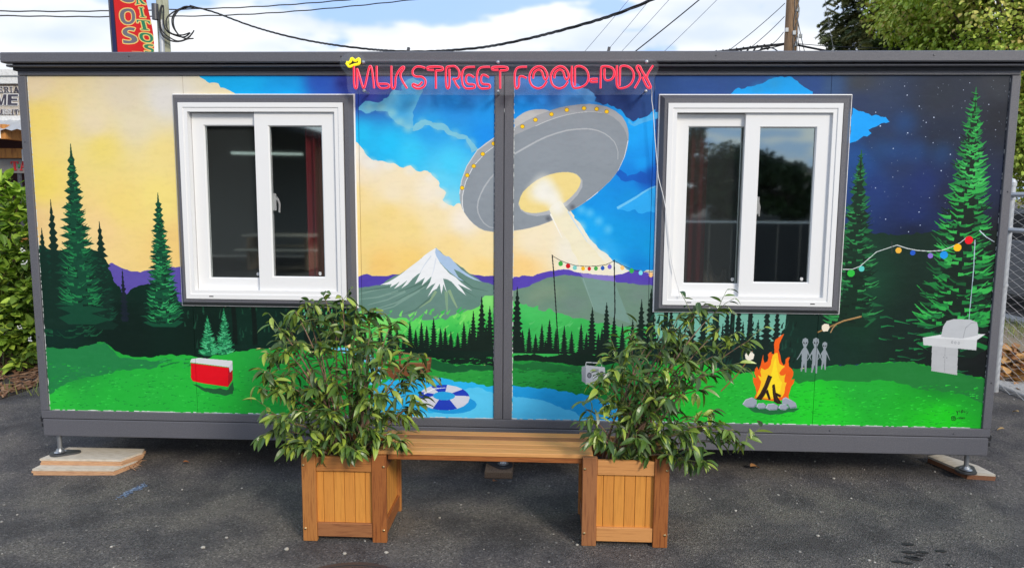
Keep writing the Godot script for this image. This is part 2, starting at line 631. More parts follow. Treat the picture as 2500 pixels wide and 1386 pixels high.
	# blue sky over the left board
	fill([-1761, 2360, -1741, 2324, -1699, 2296, -1641, 2278, -1606, 2262, -1571, 2239, -1524, 2219, -1244, 2086, -863, 1984, -840, 1950, -812, 1915, -775, 1872, -747, 1858, -716, 1849, -669, 1844, -629, 1833, -575, 1817, -540, 1826, -507, 1804, -479, 1787, -446, 1799, -408, 1767, -380, 1742, -362, 1707, -338, 1677, -352, 1637, -329, 1614, -291, 1600, -254, 1612, -211, 1601, -49, 1607, -45, 2359], "blue", 3.0, 4)
	fill([48, 1467, 42, 2359, 883, 2358, 916, 1253, 778, 1230, 719, 1239, 660, 1274, 584, 1332, 517, 1392, 465, 1459, 410, 1540, 350, 1633, 212, 1516], "blue", 3.0, 5)
	for p in [[-764, 1839], [-658, 1826], [-540, 1799], [-423, 1753], [-364, 1674], [-822, 1890], [-341, 1605]]:
		soft(p[0], p[1], 62, "eee8d8", 0.75, 0.8)
	for p in [[494, 1389], [565, 1320], [637, 1262], [434, 1482], [684, 1239]]:
		soft(p[0], p[1], 60, "eaf0e6", 0.6)
	# deep violet patch and its cloud edge
	for p in [[-885, 2301], [-768, 2292], [-675, 2269], [-769, 2219]]:
		soft(p[0], p[1], 100, "39409c", 0.7, 0.7)
	fill([-836, 2149, -803, 2169, -774, 2185, -756, 2176, -723, 2188, -700, 2185, -667, 2206, -648, 2233, -624, 2244, -570, 2249, -572, 2276, -549, 2301, -507, 2314, -461, 2292, -466, 2235, -490, 2179, -509, 2134, -518, 2088, -507, 2038, -538, 2024, -573, 2035, -603, 2058, -635, 2097, -677, 2129, -724, 2131, -776, 2122], "62b6dc", 4.0, 8)
	for p in [[-559, 2201], [-583, 2133], [-536, 2235]]:
		soft(p[0], p[1], 90, "3ba6e2", 0.8)
	for p in [[-770, 2151], [-700, 2151], [-642, 2120], [-596, 2070], [-547, 2033]]:
		soft(p[0], p[1], 55, "8accd8", 0.75, 0.8)
	fill([-514, 2029, -505, 2061, -476, 2086, -444, 2079, -402, 2063, -355, 2059, -318, 2043, -281, 2016, -234, 2000, -197, 1982, -174, 1952, -150, 1916, -176, 1902, -197, 1929, -223, 1966, -281, 1984, -313, 2002, -332, 2025, -383, 2031, -421, 2050, -458, 2052, -491, 2024], "78c2da", 4.0, 9)
	for p in [[-467, 2065], [-374, 2043], [-281, 2002], [-192, 1952]]:
		soft(p[0], p[1], 50, "7cc6dc", 0.7)
	# right board: dark sky, bright clouds
	fill([344, 2358, 363, 2314, 395, 2281, 432, 2263, 468, 2261, 492, 2234, 515, 2211, 506, 2189, 543, 2171, 580, 2167, 616, 2153, 658, 2131, 686, 2095, 723, 2077, 745, 2093, 799, 2109, 844, 2140, 900, 2154, 894, 2358], "night", 3.0, 10)
	fill([837, 2358, 879, 956, 2953, 318, 2801, 2357], "night")
	fill([468, 2256, 506, 2211, 502, 2185, 479, 2180, 444, 2207, 410, 2229, 377, 2252], "5aa4e0", 3.0, 11)
	for p in [[433, 2214], [386, 2243], [479, 2180]]:
		soft(p[0], p[1], 60, "3d93e0", 0.7)
	fill([700, 2091, 723, 2070, 750, 2088, 795, 2104, 835, 2125, 889, 2140, 890, 2100, 823, 2091, 773, 2064, 728, 2050, 696, 2068], "4ab0ec", 3.0, 12)
	fill([1225, 2212, 1273, 2243, 1304, 2259, 1335, 2254, 1375, 2272, 1419, 2281, 1458, 2305, 1499, 2320, 1577, 2322, 1611, 2301, 1642, 2276, 1665, 2261, 1704, 2239, 1717, 2204, 1474, 2159], "10a0ec", 3.0, 13)
	for p in [[1490, 2281], [1403, 2243]]:
		soft(p[0], p[1], 70, "2a98d4", 0.6)
	fill([643, 1589, 680, 1612, 707, 1628, 739, 1645, 770, 1668, 797, 1691, 834, 1710, 879, 1724, 889, 1558, 837, 1576, 787, 1567, 745, 1582, 699, 1575], "2aa8ee", 3.0, 14)
	stroke([645, 1593, 698, 1624, 748, 1654, 788, 1682, 829, 1707, 879, 1724], 15, "6cc2ee", 8)
	fill([611, 1800, 652, 1814, 694, 1782, 735, 1787, 776, 1805, 818, 1787, 880, 1842, 883, 1751, 833, 1723, 764, 1737, 695, 1750, 648, 1773], "0e5fc0", 4.0, 15)
	for p in [[798, 1755], [855, 1769]]:
		soft(p[0], p[1], 80, "0d50ae", 0.7)
	for p in [[491, 1564], [543, 1518], [597, 1472], [444, 1582]]:
		soft(p[0], p[1], 48, "5cc0f0", 0.75)
	fill([1923, 2155, 1960, 2138, 1982, 2135, 2010, 2122, 2028, 2111, 2050, 2116, 2077, 2105, 2108, 2102, 2129, 2080, 2097, 2069, 2069, 2060, 2041, 2047, 2015, 2029, 2036, 2013, 2013, 2000, 1990, 2002, 1965, 1980, 1918, 1955], "12a2f6", 2.0, 16)
	# brushed blue haze and stars
	for p in [[2212, 2072], [2089, 1927], [2178, 1916], [2289, 1916], [2422, 1906]]:
		soft(p[0], p[1], 110, "1c5496", 0.4)
	var r := RandomNumberGenerator.new()
	r.seed = 77
	for i in 260:
		var x := r.randf_range(1850, 2740)
		var y := r.randf_range(1450, 2310)
		if x < 1930 and y < 2215:
			continue
		if r.randf() > 0.25 + (x - 1850) / 900.0:
			continue
		var q := r.randf_range(1.0, 2.1) if r.randf() < 0.88 else r.randf_range(2.3, 3.5)
		dot(x, y, q, q, Color(0.85, 0.9, 1.0) if q > 2.0 else Color(0.6, 0.65, 0.72))
	# saucer
	fill([57, 2085, 80, 2104, 102, 2119, 124, 2130, 147, 2137, 176, 2142, 206, 2143, 232, 2141, 253, 2135, 177, 2086, 58, 2034], "bfbfbd")
	var rim := [-256, 1667, -253, 1705, -244, 1743, -231, 1784, -213, 1825, -187, 1870, -153, 1915, -108, 1954, -55, 1986, 5, 2017, 65, 2045, 125, 2078, 184, 2108, 251, 2133, 310, 2152, 370, 2163, 425, 2170, 481, 2172, 533, 2167, 577, 2156, 622, 2134, 660, 2105, 682, 2072, 695, 2036, 700, 2003, 699, 1970, 693, 1926, 680, 1881, 662, 1837, 638, 1792, 605, 1749, 565, 1710, 522, 1671, 476, 1634, 426, 1600, 372, 1570, 315, 1538, 259, 1512, 206, 1492, 153, 1477, 107, 1467, 62, 1461, 1, 1452, -53, 1451, -114, 1460, -145, 1475, -175, 1497, -200, 1522, -221, 1550, -238, 1580, -248, 1607, -254, 1637]
	fill(rim, "a4a7aa")
	stroke([-255, 1667, -244, 1743, -213, 1825, -153, 1915, -55, 1986, 65, 2045], 5, "d6d8d8")
	fill([-232, 1569, -240, 1607, -238, 1660, -232, 1697, -221, 1735, -201, 1780, -176, 1825, -144, 1864, -107, 1900, -55, 1941, 5, 1971, 65, 2001, 125, 2028, 177, 2050, 237, 2076, 296, 2097, 352, 2112, 408, 2123, 456, 2128, 504, 2129, 545, 2124, 578, 2116, 616, 2097, 646, 2072, 669, 2044, 684, 2014, 697, 1970, 691, 1926, 679, 1881, 661, 1837, 636, 1792, 604, 1750, 563, 1711, 520, 1672, 475, 1636, 424, 1603, 370, 1572, 314, 1541, 257, 1514, 204, 1494, 151, 1479, 106, 1469, 60, 1463, 1, 1455, -53, 1453, -113, 1462, -143, 1477, -174, 1500, -198, 1524, -218, 1551], "8c949b")
	for p in [[-71, 1746], [231, 1885], [506, 1955], [389, 2067]]:
		soft(p[0], p[1], 220, "949ba2", 0.5)
	stroke([-232, 1569, -240, 1607, -238, 1660, -221, 1735, -176, 1825, -107, 1900, -53, 1939], 5, "e2e4e4", 3)
	stroke([177, 2050, 237, 2076, 296, 2097, 352, 2112, 408, 2123, 456, 2128, 504, 2129, 549, 2123], 4, "c8cccc", 2)
	stroke([-53, 1785, -84, 1751, -115, 1706, -134, 1668, -148, 1630, -153, 1592, -149, 1562, -136, 1532, -116, 1503, -84, 1480, -51, 1475], 9, "b0b4b8", 5)
	stroke([60, 1895, 119, 1929, 186, 1966, 242, 1992, 298, 2011, 353, 2026, 409, 2033, 454, 2035, 491, 2033, 528, 2025, 566, 2009, 596, 1988, 620, 1964, 634, 1936, 642, 1909, 642, 1866], 10, "b4b8bb", 3)
	stroke([697, 1970, 679, 1881, 645, 1803], 4, "e6e8ea", 2)
	stroke([535, 1684, 491, 1647, 469, 1633], 4, "e6e8ea", 2)
	for p in [[-240, 1702], [-211, 1773], [-174, 1825], [-123, 1893], [-61, 1952], [103, 2047], [176, 2084], [266, 2115], [351, 2139], [447, 2148], [518, 2144], [574, 2130]]:
		dot(p[0], p[1], 13, 12, "6a5a28")
		dot(p[0], p[1], 11, 10, "fbc81c")
	# lit hatch and beam
	fill([82, 1609, 98, 1662, 128, 1700, 181, 1737, 226, 1764, 301, 1789, 361, 1795, 413, 1784, 445, 1750, 445, 1709, 419, 1664, 364, 1607, 304, 1573, 258, 1554, 190, 1544, 137, 1553, 99, 1575], "aeb2b6")
	fill([85, 1617, 94, 1651, 109, 1681, 151, 1722, 188, 1749, 226, 1768, 263, 1781, 301, 1790, 334, 1794, 364, 1794, 394, 1789, 417, 1778, 432, 1763, 437, 1743, 430, 1717, 415, 1690, 389, 1660, 356, 1630, 318, 1605, 281, 1586, 243, 1573, 198, 1563, 160, 1561, 122, 1569, 97, 1585], "eed78c")
	for p in [[189, 1678], [242, 1693], [272, 1663], [226, 1723]]:
		soft(p[0], p[1], 92, "f0eee2", 0.8)
	fill([257, 1580, 277, 1603, 318, 1633, 341, 1617, 364, 1581, 391, 1540, 426, 1483, 465, 1423, 504, 1370, 543, 1325, 581, 1283, 612, 1257, 445, 1247, 406, 1331, 367, 1414, 328, 1475, 297, 1513, 274, 1550], "efe6c2", 2.0, 20)
	for p in [[227, 1663], [288, 1633], [311, 1588]]:
		soft(p[0], p[1], 75, "f2efe4", 0.85)
	for p in [[365, 1498], [404, 1438], [443, 1377], [490, 1317], [536, 1279]]:
		soft(p[0], p[1], 90, "f0e8cc", 0.6)
	stroke([267, 1558, 305, 1482, 336, 1422], 9, "f6f2e6", 3)
	stroke([367, 1573, 426, 1480, 480, 1400], 9, "c8dcea", 3)
	for p in [[255, 1531], [394, 1596]]:
		soft(p[0], p[1], 26, "5a5d66", 0.8)
	# far hills
	fill([-2360, 1229, -2329, 1249, -2288, 1237, -2252, 1218, -2154, 1195, -2054, 1218, -1979, 1228, -1880, 1234, -1895, 917, -2364, 910], "5b4ea2", 2.0, 21)
	fill([-868, 1178, -834, 1193, -798, 1198, -769, 1189, -738, 1196, -690, 1192, -642, 1202, -582, 1205, -546, 1153, -715, 1098, -870, 1089], "5142a8", 2.0, 22)
	fill([-223, 1207, -164, 1205, -116, 1201, -45, 1199, -45, 1111, -164, 1134], "5142a4", 2.0, 23)
	fill([50, 1193, 109, 1199, 168, 1204, 227, 1217, 274, 1229, 344, 1237, 391, 1233, 439, 1219, 497, 1215, 568, 1211, 638, 1207, 680, 1220, 731, 1234, 777, 1240, 824, 1231, 929, 1213, 933, 1100, 51, 1088], "5644ae", 2.0, 24)
	fill([441, 1219, 497, 1215, 568, 1211, 638, 1207, 648, 1167, 475, 1179], "8676c2")
	fill([50, 1117, 98, 1125, 136, 1137, 169, 1150, 211, 1169, 251, 1189, 286, 1198, 338, 1209, 392, 1207, 451, 1198, 533, 1187, 639, 1172, 733, 1161, 815, 1153, 931, 1154, 939, 909, 52, 847], "6d8c79", 2.0, 25)
	for p in [[240, 1127], [311, 1104], [193, 1078]]:
		soft(p[0], p[1], 110, "84997e", 0.5, 0.7)
	for p in [[406, 1045], [594, 1060], [781, 1098]]:
		soft(p[0], p[1], 140, "728581", 0.5, 0.7)
	fill([446, 1198, 639, 1172, 739, 930, 530, 999], "75958a")
	stroke([460, 1189, 490, 1106, 525, 1008], 5, "8aa69a", 2)
	# snow peak
	fill([-880, 1116, -720, 1139, -545, 1241, -393, 1358, -242, 1244, -125, 1167, -50, 1147, -49, 914, -884, 902], "67897e", 2.0, 26)
	for p in [[-789, 1005], [-644, 983], [-404, 938], [-188, 1037]]:
		soft(p[0], p[1], 140, "5b8174", 0.5, 0.6)
	r.seed = 9
	for p in [[-657, 1129, -755, 1107, -860, 1078], [-574, 1102, -679, 1052, -798, 1019], [-616, 1102, -735, 1066, -854, 1050], [-463, 1132, -617, 1039, -771, 988], [-491, 1110, -645, 1011, -778, 974]]:
		stroke(p, 14, "7c9c90", 3)
	for p in [[-664, 1128, -769, 1110, -860, 1099], [-428, 1160, -519, 1103, -631, 1046], [-297, 1175, -229, 1114, -160, 1073], [-422, 1070, -520, 992, -604, 963], [-263, 1189, -180, 1128, -91, 1108], [-463, 1159, -546, 1124, -658, 1087]]:
		stroke(p, 12, "547569", 2)
	stroke([-394, 1105, -429, 1049, -492, 1006], 16, "8aa683", 4)
	stroke([-335, 1105, -332, 1036, -329, 984], 20, "7f9f82", 8)
	stroke([-318, 1113, -291, 1050, -270, 1009], 18, "8aa683", 7)
	fill([-398, 1332, -396, 1349, -391, 1358, -372, 1339, -352, 1319, -335, 1310, -318, 1309, -297, 1288, -280, 1270, -263, 1251, -242, 1231, -218, 1214, -194, 1199, -160, 1180, -124, 1163, -174, 1176, -215, 1195, -249, 1217, -290, 1236, -263, 1189, -229, 1165, -256, 1175, -311, 1216, -352, 1254, -390, 1298], "a9c2de")
	fill([-393, 1358, -420, 1342, -455, 1318, -490, 1286, -517, 1266, -559, 1234, -594, 1206, -636, 1178, -671, 1157, -720, 1139, -678, 1141, -654, 1144, -662, 1126, -629, 1143, -607, 1160, -623, 1137, -642, 1115, -602, 1137, -560, 1168, -581, 1140, -598, 1119, -560, 1143, -529, 1179, -504, 1200, -483, 1214, -501, 1180, -518, 1145, -491, 1162, -459, 1184, -478, 1137, -449, 1163, -418, 1193, -428, 1160, -453, 1114, -422, 1139, -397, 1153, -422, 1111, -443, 1071, -411, 1108, -389, 1121, -372, 1150, -368, 1119, -363, 1090, -355, 1119, -351, 1147, -342, 1123, -331, 1101, -344, 1147, -352, 1180, -328, 1175, -303, 1162, -263, 1117, -219, 1083, -242, 1120, -266, 1148, -222, 1128, -180, 1109, -215, 1133, -246, 1156, -280, 1189, -314, 1209, -345, 1243, -369, 1271, -392, 1311, -398, 1332], "ebedee")
	stroke([-421, 1311, -462, 1256, -490, 1207], 8, "d2dae2", 2)
	stroke([-393, 1298, -407, 1229, -421, 1187], 8, "d8dee6", 2)
	stroke([-662, 1267, -593, 1289], 1, "f0d070")
	# bright hills
	fill([-891, 916, -842, 931, -807, 925, -779, 945, -751, 939, -723, 945, -688, 954, -660, 948, -632, 938, -597, 942, -562, 932, -527, 934, -492, 939, -458, 937, -423, 941, -381, 936, -340, 935, -312, 951, -284, 967, -249, 978, -215, 993, -180, 1007, -146, 1023, -132, 1046, -111, 1067, -87, 1082, -46, 1090, -45, 690, -896, 675], "leafy", 4.0, 27)
	fill([51, 1050, 79, 1046, 110, 1034, 134, 1042, 146, 1025, 170, 1020, 198, 1030, 208, 1007, 241, 1002, 260, 1014, 277, 1012, 303, 986, 348, 977, 408, 961, 479, 950, 550, 932, 668, 915, 786, 907, 950, 919, 957, 692, 53, 677], "leafy", 3.0, 28)
	dabs(160, -850, 700, -60, 1000, ["5ac85a", "3cb850", "78da68"], 30, 14, 0.9, 31)
	dabs(70, 60, 740, 620, 930, ["3fb65a", "52c066", "38ac50"], 36, 12, 0.6, 32)
	# fir groves across the lake
	fill([-886, 759, -793, 771, -696, 763, -587, 752, -477, 766, -356, 763, -236, 780, -115, 777, -39, 793, -38, 675, -91, 667, -188, 678, -284, 671, -405, 694, -526, 701, -697, 713, -887, 730], "0e241c", 4.0, 33)
	for p in [[-723, 911], [-667, 932], [-626, 891], [-586, 852], [-549, 921], [-515, 878], [-481, 922], [-450, 903], [-409, 947], [-368, 890], [-341, 892], [-308, 871], [-267, 862], [-231, 926], [-197, 892], [-176, 992], [-149, 878], [-127, 1079], [-101, 918], [-80, 1022], [-779, 869], [-816, 883]]:
		fir(p[0], p[1], 755, 24.0 + (p[1] - 800.0) * 0.09, "12231c", 11, int(p[0]) + 3000)
	fill([53, 726, 173, 737, 292, 735, 411, 751, 530, 743, 696, 756, 931, 764, 935, 655, 53, 652], "10241c", 4.0, 34)
	for p in [[81, 1137], [114, 882], [152, 900], [190, 862], [226, 920], [270, 950], [248, 826], [309, 895], [356, 912], [399, 882], [453, 926], [516, 1025], [485, 873], [554, 874], [598, 1052], [574, 904], [643, 977], [692, 929], [750, 954], [798, 1074], [852, 1136], [901, 1004]]:
		fir(p[0], p[1], 745, 22.0 + (p[1] - 800.0) * 0.11, "11221c", 12, int(p[0]) + 5000)
	# dark woods on the left
	fill([-2793, 1322, -2741, 1346, -2643, 1323, -2493, 1337, -2395, 1313, -2344, 1253, -2319, 1132, -2283, 1108, -2261, 1059, -2183, 1109, -2108, 1134, -1960, 1112, -1916, 1002, -862, 1016, -864, 882, -915, 784, -989, 758, -1137, 726, -1283, 758, -1432, 746, -1631, 718, -1782, 661, -1957, 673, -2208, 663, -2377, 696, -2430, 735, -2533, 713, -2660, 701, -2837, 703], "shade", 4.0, 35)
	tufts(-2620, 1330, 800, 190, 130, ["14472f", "1b5638", "103c2a"], 46, 9, 36)
	dabs(60, -1900, 760, -1000, 1000, ["14382a", "1a4632", "0e2a20"], 44, 12, 1.5, 37)
	for x in [-1600, -1480, -1250, -1170, -1090, -1020, -950]:
		stroke([x, 1010, x + 6, 880, x + 4, 770], 26, "0b1914", 30)
	dabs(40, -1200, 860, -920, 1000, ["3f9a5a", "4cae68", "6fb0a0"], 16, 10, 1.2, 38)
	fir([-2259, 1218][0], [-2259, 1218][1], 900, 34, "16202a", 12, 41)
	for p in [[-2667, 1621], [-2733, 1453], [-2381, 1494]]:
		fir(p[0], p[1], 850, 92 if p[0] < -2400 else 100, "0f2c22", 17, int(p[0]) + 9000)
	tufts([-2381, 1494][0], [-2381, 1494][1] - 90, 900, 70, 60, ["154a34", "0f3a2a"], 30, 8, 43)
	fir([-2525, 1944][0], [-2525, 1944][1], 880, 168, "124530", 22, 44)
	tufts([-2525, 1944][0], [-2525, 1944][1] - 70, 1000, 118, 300, ["175a38", "0d2f22", "1e7442", "0f3f2c", "238048", "0b261c"], 44, 13, 45)
	fir([-2021, 1664][0], [-2021, 1664][1], 870, 135, "124a32", 24, 46)
	tufts([-2021, 1664][0], [-2021, 1664][1] - 60, 900, 96, 280, ["1b6a3e", "0d3324", "268a4c", "124a32", "34a05c", "0c2a1e"], 38, 12, 47)
	for p in [[-1758, 943], [-1657, 989]]:
		fir(p[0], p[1], 700, 66, "1c6c44", 12, int(p[1]))
		tufts(p[0], p[1] - 20, 715, 52, 110, ["2f9a60", "43b476", "166040", "56c488"], 24, 9, int(p[1]) + 1)
	# meadow and water on the left
	fill([-2835, 738, -2633, 729, -2531, 743, -2428, 770, -2390, 778, -2359, 748, -2282, 692, -2207, 683, -1955, 703, -1781, 685, -1631, 718, -1481, 745, -1283, 763, -1137, 731, -964, 768, -867, 760, -781, 773, -672, 743, -526, 721, -429, 713, -308, 676, -188, 673, -38, 670, -37, 329, -2869, 270], "meadow", 3.0, 48)
	fill([-2836, 728, -2633, 727, -2531, 738, -2428, 765, -2388, 770, -2365, 736, -2307, 682, -2132, 665, -2007, 662, -2135, 614, -2287, 604, -2440, 571, -2543, 552, -2634, 517, -2754, 447, -2857, 434], "217c42", 3.0, 49)
	dabs(420, -2740, 365, -1000, 640, ["1f9638", "189034", "35c648"], 20, 6, 0.1, 50)
	dabs(150, -900, 560, -70, 720, ["23903a", "1d8436", "36b048"], 22, 6, 0.15, 51)
	for p in [[[-1931, 688], 1.0], [[-1310, 708], 1.0]]:
		dabs(26, p[0][0] - 120, p[0][1] - 60, p[0][0] + 120, p[0][1], ["1a7a38", "2aa848"], 40, 10, 0.1, int(p[0][0]) + 7000)
	fill([-429, 708, -345, 680, -277, 666, -163, 673, -38, 663, -38, 638, -163, 644, -284, 622, -430, 644], "175a30", 3.0, 52)
	fill([-1038, 767, -964, 766, -891, 759, -794, 731, -741, 688, -710, 627, -723, 565, -797, 538, -784, 613, -807, 675, -892, 720, -1001, 750], "72c8ea", 2.0, 53)
	fill([-768, 509, -711, 560, -625, 579, -528, 578, -406, 590, -289, 577, -188, 564, -38, 542, -37, 329, -788, 313], "2cb6f0", 3.0, 54)
	fill([-265, 523, -163, 535, -37, 508, -37, 329, -334, 323, -554, 318, -591, 348, -431, 381, -212, 425], "58caf4", 3.0, 55)
	# footbridge
	for p in [[-716, 723, -717, 627], [-611, 734, -610, 653], [-504, 731, -505, 692], [-670, 689, -679, 600], [-429, 713, -437, 624]]:
		stroke(p, 15, "6b4630", 12)
	fill([-717, 639, -434, 693, -440, 624, -650, 576, -679, 595], "7a4c30", 1.0, 56)
	for p in [[-716, 718, -611, 739, -504, 726], [-673, 679, -551, 711, -429, 708], [-673, 650, -551, 676, -430, 678]]:
		stroke(p, 9, "8a6a48")
	# swim ring
	var rc := [-350, 472]
	dot(rc[0] + 30, rc[1] - 40, 165, 58, "1e9ade")
	dot(rc[0], rc[1], 153, 78, "d4d6e2")
	for g in [[0.15, 0.75], [1.45, 2.1], [2.7, 3.25], [4.25, 5.25]]:
		var arc := []
		for k in 8:
			var a: float = lerp(g[0], g[1], k / 7.0)
			arc.append_array([rc[0] + cos(a) * 152, rc[1] + sin(a) * 77])
		for k in range(7, -1, -1):
			var a: float = lerp(g[0], g[1], k / 7.0)
			arc.append_array([rc[0] + cos(a) * 66, rc[1] + 10 + sin(a) * 26])
		fill(arc, "2440bc")
	dot(rc[0], rc[1] + 10, 66, 26, "2aa6e4")
	stroke([rc[0] - 120, rc[1] + 20, rc[0] - 60, rc[1] + 52, rc[0] + 10, rc[1] + 60], 9, "eef0f6", 3)
	# cool box on the grass
	fill([-1868, 529, -1789, 505, -1649, 498, -1613, 549, -1621, 468, -1666, 457, -1790, 480], "225a34", 2.0, 57)
	fill([-1870, 654, -1642, 630, -1649, 513, -1788, 530, -1863, 544, -1874, 564], "dd0d1e")
	fill([-1642, 630, -1616, 661, -1620, 558, -1649, 513], "a81420")
	fill([-1875, 659, -1866, 679, -1821, 687, -1618, 673, -1618, 658, -1639, 633], "d3d6d8")
	fill([-1639, 633, -1618, 661, -1617, 618, -1635, 601], "c3c7ca")
	# right board: lake, bank, woods
	fill([53, 691, 173, 708, 269, 695, 460, 679, 650, 692, 933, 721, 1121, 719, 1494, 749, 1515, 282, 56, 251], "meadow", 3.0, 58)
	fill([53, 682, 173, 694, 269, 685, 460, 669, 650, 682, 886, 715, 887, 667, 651, 648, 461, 630, 245, 641, 53, 652], "1b6a33", 3.0, 59)
	dabs(260, 70, 500, 700, 660, ["1a7030", "239040", "16602a"], 22, 6, 0.12, 60)
	fill([54, 549, 150, 546, 247, 538, 343, 525, 415, 511, 511, 498, 583, 480, 655, 457, 728, 424, 801, 356, 897, 323, 56, 306], "1f9fe2", 3.0, 61)
	fill([54, 490, 151, 477, 248, 459, 344, 429, 417, 403, 495, 350, 514, 315, 56, 306], "52c4f4", 3.0, 62)
	fill([906, 992, 936, 1004, 2713, 1029, 2683, 1399, 2883, 1401, 2949, 631, 2771, 637, 2604, 684, 2466, 694, 2349, 730, 2189, 727, 2006, 710, 1822, 697, 1661, 666, 1498, 658, 1358, 646, 1216, 697, 933, 711, 649, 711, 648, 784, 912, 788], "shade", 3.0, 63)
	fill([877, 1027, 1619, 1037, 1619, 943, 1595, 871, 1560, 834, 1489, 850, 883, 822], "72b3a0", 3.0, 64)
	for p in [[969, 1053], [1085, 1078], [1155, 1067], [1223, 1103], [1290, 1057], [1352, 1081], [1421, 1070], [1514, 1107], [1571, 1072], [1020, 934], [1380, 951], [1465, 964], [1265, 938]]:
		fir(p[0], p[1], 700, 30.0 + (p[1] - 900.0) * 0.1, "10221e", 13, int(p[0]) + 100)
	for x in [860, 940, 1090, 1230, 1320, 1420]:
		stroke([x, 1000, x - 3, 850, x + 2, 720], 24, "0f211d", 34)
	dabs(90, 850, 690, 1700, 990, ["143a2e", "183f32", "0b1f1a"], 40, 12, 1.4, 65)
	fill([1903, 1483, 2232, 1452, 2453, 1488, 2831, 1492, 2904, 630, 2771, 637, 2512, 685, 2349, 730, 2052, 716, 1948, 704], "shade", 4.0, 66)
	# night firs
	fir([1986, 1926][0], [1986, 1926][1], 930, 178, "1a5c34", 20, 70)
	fir([1986, 1926][0], [1986, 1926][1] - 40, 930, 145, "0f2c1e", 20, 170)
	tufts([1986, 1926][0], [1986, 1926][1] - 20, 960, 140, 210, ["1e6a3a", "0c2a1c", "258044", "123f28", "328f4a", "0b2218"], 56, 14, 71)
	fir([2579, 2266][0], [2579, 2266][1], 780, 240, "1d7a3a", 24, 72)
	fir([2579, 2266][0], [2579, 2266][1] - 60, 760, 200, "0d2018", 24, 172)
	tufts([2579, 2266][0], [2579, 2266][1] - 10, 960, 205, 330, ["1b7a38", "27983f", "0c2418", "14552c", "38b24e", "0e2a1c", "2aa044"], 74, 20, 73)
	tufts([2594, 2073][0], [2594, 2073][1], 1700, 80, 60, ["2fa848", "44c05a", "1f8a40"], 44, 16, 74)
	for k in 22:
		var y := 1000.0 - k * 18.0
		dabs(3, 2150, y - 9, 2680, y + 9, ["176038", "1c7a40", "124a2c"], 60, 10, 0.0, 75 + k)
	# right meadow
	fill([1111, 328, 1130, 464, 1198, 538, 1290, 606, 1359, 641, 1475, 662, 1661, 666, 1822, 692, 2006, 710, 2189, 727, 2349, 730, 2512, 690, 2781, 633, 2807, 310, 1113, 273], "meadow", 3.0, 110)
	fill([1672, 675, 1822, 697, 2006, 710, 2189, 727, 2349, 730, 2512, 690, 2781, 633, 2783, 489, 2614, 553, 2406, 573, 2242, 623, 2058, 610, 1826, 615, 1711, 599, 1651, 632], "1f7a34", 3.0, 111)
	dabs(620, 960, 365, 2740, 600, ["14a024", "189a2c", "2fd63c"], 20, 5, 0.1, 112)
	# camp fire
	fill([1421, 448, 1472, 459, 1624, 452, 1726, 449, 1696, 427, 1626, 410, 1525, 410, 1463, 422], "21683a", 2.0, 113)
	fill([1462, 504, 1474, 533, 1467, 565, 1453, 596, 1448, 627, 1469, 622, 1457, 649, 1458, 675, 1469, 691, 1480, 670, 1491, 702, 1497, 738, 1502, 762, 1504, 733, 1512, 712, 1528, 723, 1532, 744, 1528, 762, 1538, 775, 1550, 778, 1547, 768, 1563, 765, 1563, 796, 1560, 822, 1565, 848, 1579, 859, 1598, 875, 1615, 885, 1602, 854, 1591, 823, 1589, 786, 1600, 755, 1606, 724, 1620, 701, 1629, 709, 1629, 735, 1640, 746, 1654, 749, 1647, 725, 1651, 694, 1668, 681, 1678, 663, 1677, 637, 1667, 615, 1687, 621, 1683, 595, 1669, 574, 1664, 548, 1657, 521, 1663, 500, 1572, 488], "f06018")
	fill([1472, 510, 1481, 539, 1492, 571, 1497, 602, 1482, 626, 1476, 641, 1498, 628, 1490, 660, 1494, 683, 1515, 671, 1535, 681, 1547, 703, 1550, 731, 1555, 755, 1568, 771, 1583, 773, 1589, 735, 1597, 709, 1617, 697, 1630, 696, 1613, 678, 1598, 656, 1605, 641, 1623, 640, 1635, 649, 1629, 620, 1631, 599, 1643, 600, 1636, 573, 1633, 536, 1621, 513, 1561, 498], "f8c424")
	fill([1520, 513, 1522, 576, 1545, 619, 1558, 671, 1566, 724, 1575, 745, 1583, 682, 1601, 620, 1617, 599, 1609, 547, 1596, 515], "fbdc28")
	for p in [[1535, 642, 1559, 632, 1542, 582, 1524, 526, 1503, 492, 1472, 496, 1494, 531, 1517, 582], [1561, 583, 1575, 589, 1585, 536, 1601, 504, 1622, 474, 1598, 471, 1576, 484, 1567, 530], [1524, 545, 1538, 556, 1557, 498, 1546, 493], [1579, 541, 1616, 523, 1611, 510, 1580, 525]]:
		fill(p, "2b1d14")
	for p in [[1545, 629, 1517, 566, 1485, 499], [1569, 577, 1580, 520, 1603, 478], [1550, 624, 1529, 545, 1505, 497]]:
		stroke(p, 4, "4a3424", 2)
	for p in [[1395, 466, 1414, 495, 1449, 509, 1478, 491, 1477, 460, 1462, 446, 1421, 448], [1475, 452, 1486, 473, 1517, 476, 1533, 461, 1526, 442, 1493, 439], [1528, 445, 1542, 471, 1577, 475, 1604, 459, 1595, 435, 1554, 432], [1602, 446, 1613, 470, 1643, 473, 1662, 453, 1645, 434, 1620, 437], [1622, 499, 1641, 513, 1678, 495, 1701, 480, 1710, 451, 1670, 445, 1654, 468, 1623, 473]]:
		fill(p, "98a0ae")
		stroke([p[0] + 6, p[1] + 2, p[2], p[3] - 3, p[4], p[5] - 4], 7, "b8c0cc", 3)
		stroke([p[8] - 4, p[9] + 5, p[10], p[11] + 4, p[12], p[13] + 4] if p.size() > 12 else [p[6], p[7], p[8], p[9] + 4, p[10], p[11] + 4], 7, "6f7788", 3)
